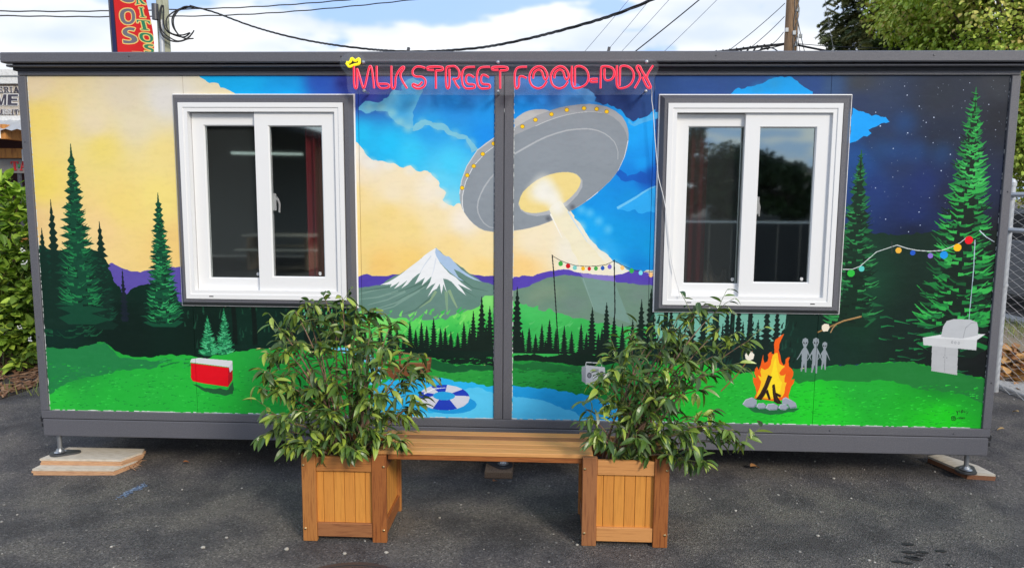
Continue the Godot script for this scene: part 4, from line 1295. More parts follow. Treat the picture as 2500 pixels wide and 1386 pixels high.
		for a in 20:
			var ang := TAU * a / 20
			o.append(Vector2(cos(ang) * 0.058, sin(ang) * 0.058) if cos(ang) < 0.3 else Vector2(0.055 + cos(ang) * 0.06, sin(ang) * 0.036))
		pl.prism(o, 0.0, 0.01, Transform3D(Basis(Vector3.UP, f[3]) * Basis(Vector3.RIGHT, -PI / 2), Vector3(f[0], f[2], f[1])))
		obj("foot_plate", pl, mats.dark_steel, foot)

func window(t: Node3D, cx: float, cy: float) -> void:
	var b := MB.new()
	b.frame(cx, cy, 0.521, 0.606, [[0.0, -0.012], [0.0, 0.004], [0.022, 0.03], [0.047, 0.03], [0.047, 0.0]])
	var w := obj("window", b, mats.grey_paint, t)
	b = MB.new()
	b.frame(cx, cy, 0.528, 0.613, [[0.0, -0.0115], [0.002, -0.002], [0.009, 0.0005]])
	obj("caulk_line", b, mats.caulk, w)
	var ox := cx - 0.006
	b = MB.new()
	b.frame(ox, cy - 0.002, 0.4735, 0.561, [[0.0, 0.0], [0.0, 0.036], [0.026, 0.036], [0.028, 0.031], [0.050, 0.031], [0.050, -0.055], [0.03, -0.055]])
	obj("frame", b, mats.white_plastic, w)
	# fixed left sash, set back
	b = MB.new()
	b.frame(cx - 0.2, cy - 0.005, 0.226, 0.51, [[0.0, -0.05], [0.0, -0.014], [0.066, -0.014], [0.072, -0.022], [0.072, -0.05]])
	var l := obj("sash", b, mats.white_plastic, w)
	# sliding right sash, in front
	b = MB.new()
	b.frame(cx + 0.1845, cy, 0.2345, 0.513, [[0.0, -0.012], [0.0, 0.012], [0.001, 0.0135], [0.078, 0.0135], [0.084, 0.006], [0.084, -0.012]])
	var r := obj("sash", b, mats.white_plastic, w)
	for e in [[cx - 0.2, cy - 0.005, 0.156, 0.44, -0.034], [cx + 0.1845, cy, 0.153, 0.431, -0.004]]:
		b = MB.new()
		var z: float = e[4]
		b.quad(Vector3(e[0] - e[2], e[1] - e[3], z), Vector3(e[0] + e[2], e[1] - e[3], z), Vector3(e[0] + e[2], e[1] + e[3], z), Vector3(e[0] - e[2], e[1] + e[3], z), Vector3.BACK)
		obj("pane", b, mats.coated_glass, w)
		b = MB.new()
		b.frame(e[0], e[1], e[2], e[3], [[-0.002, z + 0.002], [0.003, z + 0.002], [0.003, z - 0.002]])
		obj("gasket", b, mats.seal, w)
	b = MB.new()
	b.quad(Vector3(cx - 0.356, cy - 0.445, -0.046), Vector3(cx - 0.06, cy - 0.445, -0.046), Vector3(cx - 0.06, cy + 0.435, -0.046), Vector3(cx - 0.356, cy + 0.435, -0.046), Vector3.BACK)
	obj("insect_screen", b, mats.screen, w)
	for e in [[-0.33, -0.548], [0.36, -0.548]]:
		boxed("drain_slot", Vector3(cx + e[0], cy + e[1], 0.0355), Vector3(0.026, 0.006, 0.004), mats.seal, w, 0.001)
	for e in [[-0.075, -0.415, -0.032], [0.305, -0.405, -0.002]]:
		b = MB.new()
		for k in 3:
			b.box(Vector3(cx + e[0], cy + e[1] - k * 0.0065, e[2]), Vector3([0.014, 0.018, 0.012][k], 0.0045, 0.001), 0.0)
		obj("pane_mark", b, mats.white_plastic, w)
	# latch inside the sliding sash
	b = MB.new()
	b.box(Vector3(cx + 0.042, cy + 0.0, -0.018), Vector3(0.022, 0.1, 0.014), 0.004)
	b.box(Vector3(cx + 0.047, cy + 0.02, -0.032), Vector3(0.02, 0.024, 0.02), 0.005)
	b.tube([Vector3(cx + 0.052, cy + 0.02, -0.04), Vector3(cx + 0.062, cy - 0.01, -0.044), Vector3(cx + 0.06, cy - 0.06, -0.042)], 0.008, 0.006, 8)
	obj("latch", b, mats.white_plastic, w)

func tube_sign() -> void:
	var t := thing("tube_sign", Vector3.ZERO, "red neon style sign of thin tube letters on clear acrylic under the roof edge", "sign")
	var z := 0.118
	var o := PackedVector2Array()
	for p in [Vector3(-0.899, 2.363, 0.1), Vector3(-0.901, 2.389, 0.1), Vector3(-0.88, 2.42, 0.1), Vector3(-0.841, 2.435, 0.1), Vector3(-0.802, 2.433, 0.1), Vector3(-0.775, 2.415, 0.1), Vector3(-0.758, 2.395, 0.1), Vector3(-0.513, 2.395, 0.1), Vector3(-0.065, 2.392, 0.1), Vector3(0.38, 2.392, 0.1), Vector3(0.798, 2.396, 0.1), Vector3(0.82, 2.389, 0.1), Vector3(0.836, 2.374, 0.1), Vector3(0.839, 2.34, 0.1), Vector3(0.823, 2.307, 0.1), Vector3(0.819, 2.275, 0.1), Vector3(0.829, 2.243, 0.1), Vector3(0.816, 2.219, 0.1), Vector3(0.792, 2.208, 0.1), Vector3(0.383, 2.205, 0.1), Vector3(-0.064, 2.205, 0.1), Vector3(-0.515, 2.207, 0.1), Vector3(-0.834, 2.209, 0.1), Vector3(-0.856, 2.222, 0.1), Vector3(-0.863, 2.253, 0.1), Vector3(-0.864, 2.319, 0.1), Vector3(-0.886, 2.341, 0.1)]:
		o.append(Vector2(p.x, p.y))
	var b := MB.new()
	b.prism(o, 0.098, 0.102)
	obj("acrylic_panel", b, mats.acrylic, t)
	for p in [Vector3(-0.769, 2.38, 0.1), Vector3(-0.029, 2.379, 0.1), Vector3(0.774, 2.381, 0.1), Vector3(-0.767, 2.227, 0.1), Vector3(-0.028, 2.225, 0.1), Vector3(0.774, 2.227, 0.1)]:
		b = MB.new()
		var tr := Transform3D(Basis(Vector3.RIGHT, PI / 2), Vector3(p.x, p.y, 0))
		b.lathe([Vector2(0.0, 0.112), Vector2(0.006, 0.111), Vector2(0.0095, 0.107), Vector2(0.0095, 0.102)], 12, tr)
		b.lathe([Vector2(0.006, 0.098), Vector2(0.006, 0.074 if p.y > 2.3 else 0.0)], 10, tr)
		obj("standoff", b, mats.zinc, t)
	var letters := [
		["letter_m", [[Vector3(-0.819, 2.358, 0.115), Vector3(-0.821, 2.249, 0.115), Vector3(-0.809, 2.234, 0.115), Vector3(-0.801, 2.253, 0.115), Vector3(-0.804, 2.341, 0.115), Vector3(-0.799, 2.343, 0.115), Vector3(-0.772, 2.242, 0.115), Vector3(-0.766, 2.24, 0.115), Vector3(-0.759, 2.247, 0.115), Vector3(-0.737, 2.347, 0.115), Vector3(-0.728, 2.36, 0.115), Vector3(-0.719, 2.347, 0.115), Vector3(-0.709, 2.239, 0.115)]]],
		["letter_l", [[Vector3(-0.693, 2.358, 0.115), Vector3(-0.695, 2.239, 0.115), Vector3(-0.632, 2.239, 0.115), Vector3(-0.624, 2.251, 0.115), Vector3(-0.632, 2.263, 0.115), Vector3(-0.682, 2.262, 0.115)]]],
		["letter_k", [[Vector3(-0.612, 2.358, 0.115), Vector3(-0.614, 2.247, 0.115), Vector3(-0.603, 2.233, 0.115), Vector3(-0.591, 2.247, 0.115), Vector3(-0.59, 2.308, 0.115), Vector3(-0.554, 2.355, 0.115), Vector3(-0.536, 2.351, 0.115), Vector3(-0.572, 2.308, 0.115), Vector3(-0.527, 2.238, 0.115)]]],
		["letter_s", [[Vector3(-0.427, 2.346, 0.115), Vector3(-0.444, 2.353, 0.115), Vector3(-0.475, 2.356, 0.115), Vector3(-0.498, 2.334, 0.115), Vector3(-0.494, 2.308, 0.115), Vector3(-0.471, 2.299, 0.115), Vector3(-0.444, 2.302, 0.115), Vector3(-0.422, 2.282, 0.115), Vector3(-0.429, 2.247, 0.115), Vector3(-0.467, 2.233, 0.115), Vector3(-0.499, 2.249, 0.115), Vector3(-0.494, 2.264, 0.115), Vector3(-0.481, 2.258, 0.115), Vector3(-0.463, 2.251, 0.115), Vector3(-0.442, 2.274, 0.115)]]],
		["letter_t", [[Vector3(-0.379, 2.336, 0.115), Vector3(-0.41, 2.335, 0.115), Vector3(-0.417, 2.345, 0.115), Vector3(-0.41, 2.354, 0.115), Vector3(-0.334, 2.354, 0.115), Vector3(-0.327, 2.342, 0.115), Vector3(-0.334, 2.333, 0.115), Vector3(-0.368, 2.333, 0.115)], [Vector3(-0.368, 2.333, 0.115), Vector3(-0.368, 2.237, 0.115)]]],
		["letter_r", [[Vector3(-0.294, 2.342, 0.115), Vector3(-0.292, 2.249, 0.115), Vector3(-0.303, 2.234, 0.115), Vector3(-0.313, 2.249, 0.115), Vector3(-0.314, 2.351, 0.115), Vector3(-0.296, 2.355, 0.115), Vector3(-0.26, 2.358, 0.115), Vector3(-0.237, 2.329, 0.115), Vector3(-0.242, 2.292, 0.115), Vector3(-0.265, 2.287, 0.115), Vector3(-0.277, 2.289, 0.115), Vector3(-0.267, 2.284, 0.115), Vector3(-0.258, 2.26, 0.115), Vector3(-0.239, 2.238, 0.115)]]],
		["letter_e", [[Vector3(-0.154, 2.352, 0.115), Vector3(-0.225, 2.352, 0.115), Vector3(-0.225, 2.237, 0.115), Vector3(-0.159, 2.237, 0.115), Vector3(-0.153, 2.249, 0.115), Vector3(-0.159, 2.261, 0.115), Vector3(-0.203, 2.26, 0.115), Vector3(-0.203, 2.308, 0.115), Vector3(-0.179, 2.311, 0.115), Vector3(-0.159, 2.296, 0.115)]]],
		["letter_e", [[Vector3(-0.072, 2.352, 0.115), Vector3(-0.143, 2.352, 0.115), Vector3(-0.143, 2.237, 0.115), Vector3(-0.076, 2.237, 0.115), Vector3(-0.07, 2.249, 0.115), Vector3(-0.077, 2.261, 0.115), Vector3(-0.121, 2.26, 0.115), Vector3(-0.121, 2.308, 0.115), Vector3(-0.099, 2.311, 0.115), Vector3(-0.078, 2.296, 0.115)]]],
		["letter_t", [[Vector3(-0.026, 2.336, 0.115), Vector3(-0.057, 2.335, 0.115), Vector3(-0.063, 2.344, 0.115), Vector3(-0.057, 2.353, 0.115), Vector3(0.019, 2.353, 0.115), Vector3(0.026, 2.342, 0.115), Vector3(0.019, 2.333, 0.115), Vector3(-0.017, 2.333, 0.115)], [Vector3(-0.017, 2.333, 0.115), Vector3(-0.016, 2.237, 0.115)]]],
		["letter_f", [[Vector3(0.129, 2.352, 0.115), Vector3(0.062, 2.352, 0.115), Vector3(0.063, 2.249, 0.115), Vector3(0.073, 2.234, 0.115), Vector3(0.088, 2.251, 0.115), Vector3(0.085, 2.299, 0.115), Vector3(0.101, 2.305, 0.115), Vector3(0.128, 2.292, 0.115)]]],
		["letter_o", [[Vector3(0.162, 2.291, 0.115), Vector3(0.166, 2.323, 0.115), Vector3(0.19, 2.34, 0.115), Vector3(0.212, 2.329, 0.115), Vector3(0.219, 2.294, 0.115), Vector3(0.233, 2.281, 0.115), Vector3(0.243, 2.307, 0.115), Vector3(0.225, 2.346, 0.115), Vector3(0.19, 2.359, 0.115), Vector3(0.154, 2.338, 0.115), Vector3(0.139, 2.299, 0.115), Vector3(0.151, 2.255, 0.115), Vector3(0.187, 2.235, 0.115), Vector3(0.22, 2.247, 0.115), Vector3(0.237, 2.277, 0.115)]]],
		["letter_o", [[Vector3(0.277, 2.292, 0.115), Vector3(0.281, 2.323, 0.115), Vector3(0.305, 2.34, 0.115), Vector3(0.327, 2.329, 0.115), Vector3(0.334, 2.294, 0.115), Vector3(0.348, 2.281, 0.115), Vector3(0.359, 2.307, 0.115), Vector3(0.34, 2.346, 0.115), Vector3(0.305, 2.359, 0.115), Vector3(0.27, 2.338, 0.115), Vector3(0.255, 2.299, 0.115), Vector3(0.266, 2.255, 0.115), Vector3(0.302, 2.235, 0.115), Vector3(0.335, 2.247, 0.115), Vector3(0.352, 2.276, 0.115)]]],
		["letter_d", [[Vector3(0.372, 2.357, 0.115), Vector3(0.369, 2.241, 0.115), Vector3(0.413, 2.239, 0.115), Vector3(0.454, 2.26, 0.115), Vector3(0.465, 2.299, 0.115), Vector3(0.453, 2.338, 0.115), Vector3(0.42, 2.357, 0.115), Vector3(0.389, 2.354, 0.115), Vector3(0.388, 2.333, 0.115), Vector3(0.39, 2.253, 0.115)]]],
		["hyphen", [[Vector3(0.513, 2.288, 0.115), Vector3(0.476, 2.289, 0.115), Vector3(0.472, 2.28, 0.115), Vector3(0.476, 2.271, 0.115), Vector3(0.513, 2.273, 0.115)]]],
		["letter_p", [[Vector3(0.528, 2.239, 0.115), Vector3(0.528, 2.346, 0.115), Vector3(0.534, 2.355, 0.115), Vector3(0.569, 2.355, 0.115), Vector3(0.598, 2.342, 0.115), Vector3(0.601, 2.307, 0.115), Vector3(0.584, 2.281, 0.115), Vector3(0.547, 2.28, 0.115), Vector3(0.548, 2.342, 0.115)]]],
		["letter_d", [[Vector3(0.614, 2.359, 0.115), Vector3(0.611, 2.243, 0.115), Vector3(0.647, 2.237, 0.115), Vector3(0.69, 2.256, 0.115), Vector3(0.709, 2.299, 0.115), Vector3(0.699, 2.337, 0.115), Vector3(0.67, 2.357, 0.115), Vector3(0.632, 2.357, 0.115), Vector3(0.631, 2.333, 0.115), Vector3(0.631, 2.253, 0.115)]]],
		["letter_x", [[Vector3(0.712, 2.24, 0.115), Vector3(0.747, 2.299, 0.115), Vector3(0.716, 2.346, 0.115), Vector3(0.725, 2.359, 0.115), Vector3(0.738, 2.354, 0.115), Vector3(0.747, 2.333, 0.115), Vector3(0.8, 2.251, 0.115), Vector3(0.796, 2.238, 0.115), Vector3(0.778, 2.243, 0.115), Vector3(0.751, 2.299, 0.115)], [Vector3(0.807, 2.359, 0.115), Vector3(0.771, 2.303, 0.115), Vector3(0.784, 2.277, 0.115), Vector3(0.798, 2.247, 0.115)]]],
	]
	for e in letters:
		var rim := MB.new()
		var core := MB.new()
		for s in e[1]:
			var q := soften(s, 3)
			rim.tube(q, 0.006, -1.0, 8)
			var f := []
			for p in q:
				f.append(p + Vector3(0, 0, 0.0036))
			core.tube(f, 0.0038, -1.0, 8)
		var g := obj(e[0], rim, mats.tube_pink, t)
		obj("tube_core", core, mats.tube_red, g)
	var cr := MB.new()
	var crown: Array = [Vector3(-0.849, 2.376, 0.115), Vector3(-0.862, 2.377, 0.115), Vector3(-0.854, 2.365, 0.115), Vector3(-0.846, 2.353, 0.115), Vector3(-0.827, 2.36, 0.115), Vector3(-0.809, 2.365, 0.115), Vector3(-0.788, 2.37, 0.115), Vector3(-0.788, 2.384, 0.115), Vector3(-0.788, 2.399, 0.115), Vector3(-0.799, 2.392, 0.115), Vector3(-0.811, 2.384, 0.115), Vector3(-0.821, 2.392, 0.115), Vector3(-0.831, 2.401, 0.115), Vector3(-0.835, 2.389, 0.115), Vector3(-0.839, 2.379, 0.115), Vector3(-0.849, 2.376, 0.115)]
	cr.tube(soften(crown, 1), 0.0075, -1.0, 8)
	obj("crown_tube", cr, mats.tube_yellow, t)
	# supply cord down to the right window
	var c := MB.new()
	var cord: Array = [Vector3(0.802, 2.249, 0.1)] + [Vector3(0.816, 2.231, 0.04), Vector3(0.815, 2.185, 0.04), Vector3(0.823, 2.148, 0.04), Vector3(0.829, 2.097, 0.04), Vector3(0.835, 2.019, 0.04), Vector3(0.845, 1.93, 0.04), Vector3(0.856, 1.84, 0.04), Vector3(0.863, 1.773, 0.04)] + [Vector3(0.875, 1.727, 0.045), Vector3(0.895, 1.66, 0.045), Vector3(0.911, 1.592, 0.045), Vector3(0.922, 1.512, 0.045), Vector3(0.935, 1.409, 0.045), Vector3(0.952, 1.294, 0.045), Vector3(0.978, 1.201, 0.045), Vector3(0.996, 1.143, 0.045), Vector3(1.004, 1.094, 0.045)]
	c.tube(soften(cord, 2), 0.0022, -1.0, 6)
	var cc := obj("supply_cord", c, mats.white_plastic)
	tag(cc, "thin white cord hanging from the red sign across the right window", "cord")

func planter_bench() -> void:
	var t := thing("planter_bench", Vector3(-0.03, 0, 0.68), "stained wooden slat bench joining two square planter boxes in front of the mural", "bench")
	var at := func(p: Vector3) -> Vector3: return p - t.position
	for side in 2:
		var x0: float = [-0.915, 0.428][side]
		var x1: float = [-0.507, 0.834][side]
		var zf: float = [0.872, 0.866][side]
		var zb := 0.487
		var cx := (x0 + x1) * 0.5
		var gy := ground_y(cx)
		var holder := Node3D.new()
		holder.name = "planter_box"
		t.add_child(holder, true)
		holder.position = Vector3(cx, gy, (zf + zb) * 0.5) - t.position
		var off := Vector3(cx, gy, (zf + zb) * 0.5)
		var pb := func(called: String, p: Vector3, s: Vector3, mat: Material, bev: float) -> MeshInstance3D: return boxed(called, p - off + Vector3(0, gy, 0), s, mat, holder, bev)
		# posts
		for k in 4:
			var px := x0 + 0.0345 if k % 2 == 0 else x1 - 0.0345
			var pz := zf - 0.0135 if k < 2 else zb + 0.0135
			var tone := 0
			if side == 1 and k == 1:
				tone = 1
			if side == 0 and k == 1:
				tone = 1
			if side == 1 and k == 0:
				tone = 2
			pb.call("post", Vector3(px, 0.218, pz), Vector3(0.069, 0.436, 0.027), mats["cedar_up_%d" % tone], 0.0025)
		# rails front and back
		for f in 2:
			var z := zf - 0.0165 if f == 0 else zb + 0.0165
			var rt: Material = mats.cedar_along_0 if side == 0 else mats.honey_along_1
			var rb: Material = mats.cedar_along_2 if side == 0 else mats.honey_along_1
			pb.call("rail", Vector3(cx, 0.386, z), Vector3(x1 - x0 - 0.139, 0.07, 0.021), rt, 0.002)
			pb.call("rail", Vector3(cx, 0.0575, z), Vector3(x1 - x0 - 0.139, 0.069, 0.021), rb, 0.002)
			var bz := zf - 0.026 if f == 0 else zb + 0.026
			var n := 6
			var a := x0 + 0.063
			var w := (x1 - x0 - 0.126)
			var ws := [0.13, 0.18, 0.18, 0.18, 0.18, 0.15]
			for i in n:
				var bw: float = w * ws[i]
				pb.call("board", Vector3(a + bw * 0.5, 0.22, bz), Vector3(bw - 0.0016, 0.30, 0.012), mats["honey_up_%d" % (i % 2)] if f == 0 else mats.cedar_up_1, 0.0016)
				a += bw
		# the two flanks
		for s in 2:
			var x := x0 + 0.017 if s == 0 else x1 - 0.017
			var d := zf - zb - 0.056
			pb.call("rail", Vector3(x, 0.386, (zf + zb) * 0.5), Vector3(0.021, 0.07, d), mats.cedar_deep_1, 0.002)
			pb.call("rail", Vector3(x, 0.0575, (zf + zb) * 0.5), Vector3(0.021, 0.069, d), mats.cedar_deep_1, 0.002)
			var bx := x0 + 0.026 if s == 0 else x1 - 0.026
			for i in 6:
				var bw := (zf - zb - 0.062) / 6.0
				pb.call("board", Vector3(bx, 0.22, zb + 0.031 + bw * (i + 0.5)), Vector3(0.012, 0.30, bw - 0.0016), mats["honey_up_%d" % (i % 2)], 0.0016)
		pb.call("bottom_board", Vector3(cx, 0.045, (zf + zb) * 0.5), Vector3(x1 - x0 - 0.07, 0.014, zf - zb - 0.07), mats.cedar_along_1, 0.0)
		# soil, heaped unevenly
		var b := MB.new()
		for i in 9:
			for j in 9:
				var q := []
				for e in [[0, 0], [1, 0], [1, 1], [0, 1]]:
					var u: float = (i + e[0]) / 9.0
					var w: float = (j + e[1]) / 9.0
					q.append(Vector3(lerp(x0 + 0.034, x1 - 0.034, u), 0.315 + 0.02 * sin(u * 9.0 + side) * cos(w * 7.0), lerp(zb + 0.034, zf - 0.034, w)) - off + Vector3(0, gy, 0))
				b.quad(q[0], q[1], q[2], q[3], Vector3.UP)
		obj("potting_soil", b, mats.soil, holder)
		# bolt heads
		for p in [[x0 + 0.011, 0.381], [x1 - 0.011, 0.381], [x0 + 0.013, 0.064], [x1 - 0.013, 0.064]]:
			b = MB.new()
			b.lathe([Vector2(0.0, 0.0065), Vector2(0.004, 0.0056), Vector2(0.0066, 0.003), Vector2(0.0074, 0.0)], 10, Transform3D(Basis(Vector3.RIGHT, PI / 2), Vector3(p[0], p[1], zf) - off + Vector3(0, gy, 0)))
			obj("bolt_head", b, mats.brass, holder)
	# bench seat
	var z := 0.838
	for i in 5:
		var d: float = [0.062, 0.062, 0.061, 0.063, 0.066][i]
		var key: String = ["honey_along_0", "honey_along_1", "honey_along_0", "cedar_along_2", "honey_along_1"][i]
		boxed("seat_slat", at.call(Vector3(-0.037, 0.4345, z - d * 0.5)), Vector3(1.03, 0.019, d - 0.002), mats[key], t, 0.002)
		z -= d
	boxed("apron", at.call(Vector3(-0.04, 0.411, 0.822)), Vector3(0.93, 0.024, 0.02), mats.cedar_along_1, t, 0.002)
	boxed("apron", at.call(Vector3(-0.04, 0.411, 0.545)), Vector3(0.93, 0.024, 0.02), mats.cedar_along_1, t, 0.002)
	for x in [-0.485, 0.405]:
		boxed("cleat", at.call(Vector3(x, 0.411, 0.684)), Vector3(0.022, 0.024, 0.25), mats.cedar_deep_1, t, 0.002)

func plies(t: Node3D, o: PackedVector2Array, y0: float, n: int, h: float, face: Material, edge: Material, shift: Array) -> void:
	for i in n:
		var b := MB.new()
		var q := PackedVector2Array()
		for p in o:
			q.append(p + Vector2(shift[i % shift.size()], 0))
		b.prism(q, y0 + i * h + 0.0004, y0 + (i + 1) * h - 0.0004, Transform3D(Basis(Vector3.RIGHT, -PI / 2), Vector3.ZERO))
		obj("ply_layer", b, face if i == n - 1 else edge, t)

func blocks() -> void:
	var y0 := ground_y(-2.6)
	var t := thing("plywood_block", Vector3(-2.56, y0, -0.05), "lower plywood offcut of the two stacked under the cabin's left foot", "wood block", "plywood offcuts under the left foot")
	var o := PackedVector2Array([Vector2(-0.25, -0.155), Vector2(0.235, -0.13), Vector2(0.29, 0.03), Vector2(0.27, 0.11), Vector2(-0.24, 0.11)])
	plies(t, o, 0.0, 3, 0.0132, mats.pine_face, mats.pine_end, [0.004, -0.006, 0.0])
	t = thing("plywood_block", Vector3(-2.56, y0 + 0.04, -0.06), "upper plywood offcut carrying the cabin's left metal foot plate", "wood block", "plywood offcuts under the left foot")
	o = PackedVector2Array([Vector2(-0.245, -0.1), Vector2(0.25, -0.085), Vector2(0.31, 0.05), Vector2(0.29, 0.11), Vector2(-0.2, 0.11)])
	plies(t, o, 0.0, 3, 0.0132, mats.pine_face, mats.pine_end, [0.0, 0.006, -0.003])
	var splinters := MB.new()
	rng.seed = 31
	for i in 16:
		var a := Vector3(-2.31 + rng.randf_range(0, 0.05), y0 + 0.012 + rng.randf() * 0.02, -0.05 + rng.randf_range(-0.05, 0.04))
		splinters.tube([a, a + Vector3(rng.randf_range(-0.02, 0.09), rng.randf_range(-0.01, 0.02), rng.randf_range(-0.02, 0.07))], 0.003, 0.0008, 4)
	var sp := obj("wood_splinters", splinters, mats.pine_end)
	tag(sp, "orange wood splinters lying beside the stacked plywood offcuts", "splinters")
	# one old timber under the middle, one board at the right
	y0 = ground_y(0.0)
	t = thing("timber_block", Vector3(-0.02, y0, -0.06), "weathered timber block under the cabin's middle foot behind the bench", "wood block")
	boxed("timber", Vector3(0, 0.0215, 0), Vector3(0.165, 0.043, 0.2), mats.old_timber, t, 0.004)
	y0 = ground_y(2.75)
	t = thing("plywood_board", Vector3(2.77, y0, -0.13), "single brown plywood board under the cabin's right foot", "wood block")
	o = PackedVector2Array([Vector2(-0.03, -0.055), Vector2(0.12, -0.075), Vector2(0.1, 0.07), Vector2(-0.02, 0.26), Vector2(-0.12, 0.22)])
	plies(t, o, 0.0, 3, 0.0135, mats.pine_face, mats.red_plywood, [0.0, 0.002, -0.001])

func words(t: Node3D, text: String, font: String, at: Vector3, height: float, width: float, mat: Material, rim: Material, slant := 0.0, push := 0.012) -> void:
	var x := 0.0
	var n := text.length()
	for i in n:
		var loops := glyph(font, 700, text[i])
		var lo := Vector2(1e9, 1e9)
		var hi := -lo
		for q in loops:
			for p in q:
				lo = lo.min(p); hi = hi.max(p)
		var w := width / n * (0.86 if text[i] != "I" else 0.36)
		for layer in 2:
			if layer == 0 and rim == null:
				continue
			var grow: float = height * 0.06 if layer == 0 else 0.0
			var b := MB.new()
			var rings := []
			for q in loops:
				var s := PackedVector2Array()
				for p in q:
					var u: Vector2 = (p - lo) / (hi - lo)
					s.append(Vector2(x + u.x * w + slant * (1.0 - u.y) * height, (1.0 - u.y) * height))
				rings.append(s)
			# outer loop minus the inner ones, bridged
			rings.sort_custom(func(a, c): return area(a) > area(c))
			var outer: PackedVector2Array = rings[0]
			if grow > 0.0:
				outer = Geometry2D.offset_polygon(outer, grow, Geometry2D.JOIN_ROUND)[0]
			for k in range(1, rings.size()):
				var inner: PackedVector2Array = rings[k]
				if grow > 0.0:
					var sh := Geometry2D.offset_polygon(inner, -grow, Geometry2D.JOIN_ROUND)
					if sh.is_empty():
						continue
					inner = sh[0]
				outer = bridge(outer, inner)
			b.prism(outer, 0.0, push * (0.5 if layer == 0 else 1.0), Transform3D(Basis.IDENTITY, at))
			obj("letter", b, rim if layer == 0 else mat, t)
		x += width / n * (1.0 if text[i] != "I" else 0.55)

func area(q: PackedVector2Array) -> float:
	var s := 0.0
	for i in q.size():
		s += q[i].cross(q[(i + 1) % q.size()])
	return abs(s * 0.5)

func bridge(outer: PackedVector2Array, inner: PackedVector2Array) -> PackedVector2Array:
	if Geometry2D.is_polygon_clockwise(outer) == Geometry2D.is_polygon_clockwise(inner):
		inner.reverse()
	var best := 1e9
	var bi := 0
	var bj := 0
	for i in outer.size():
		for j in inner.size():
			var d := outer[i].distance_squared_to(inner[j])
			if d < best:
				best = d; bi = i; bj = j
	var o := PackedVector2Array()
	for i in range(0, bi + 1):
		o.append(outer[i])
	for j in inner.size():
		o.append(inner[(bj + j) % inner.size()])
	o.append(inner[bj] + Vector2(0.00004, 0.00003))
	o.append(outer[bi] + Vector2(0.00004, 0.00003))
	for i in range(bi + 1, outer.size()):
		o.append(outer[i])
	return o

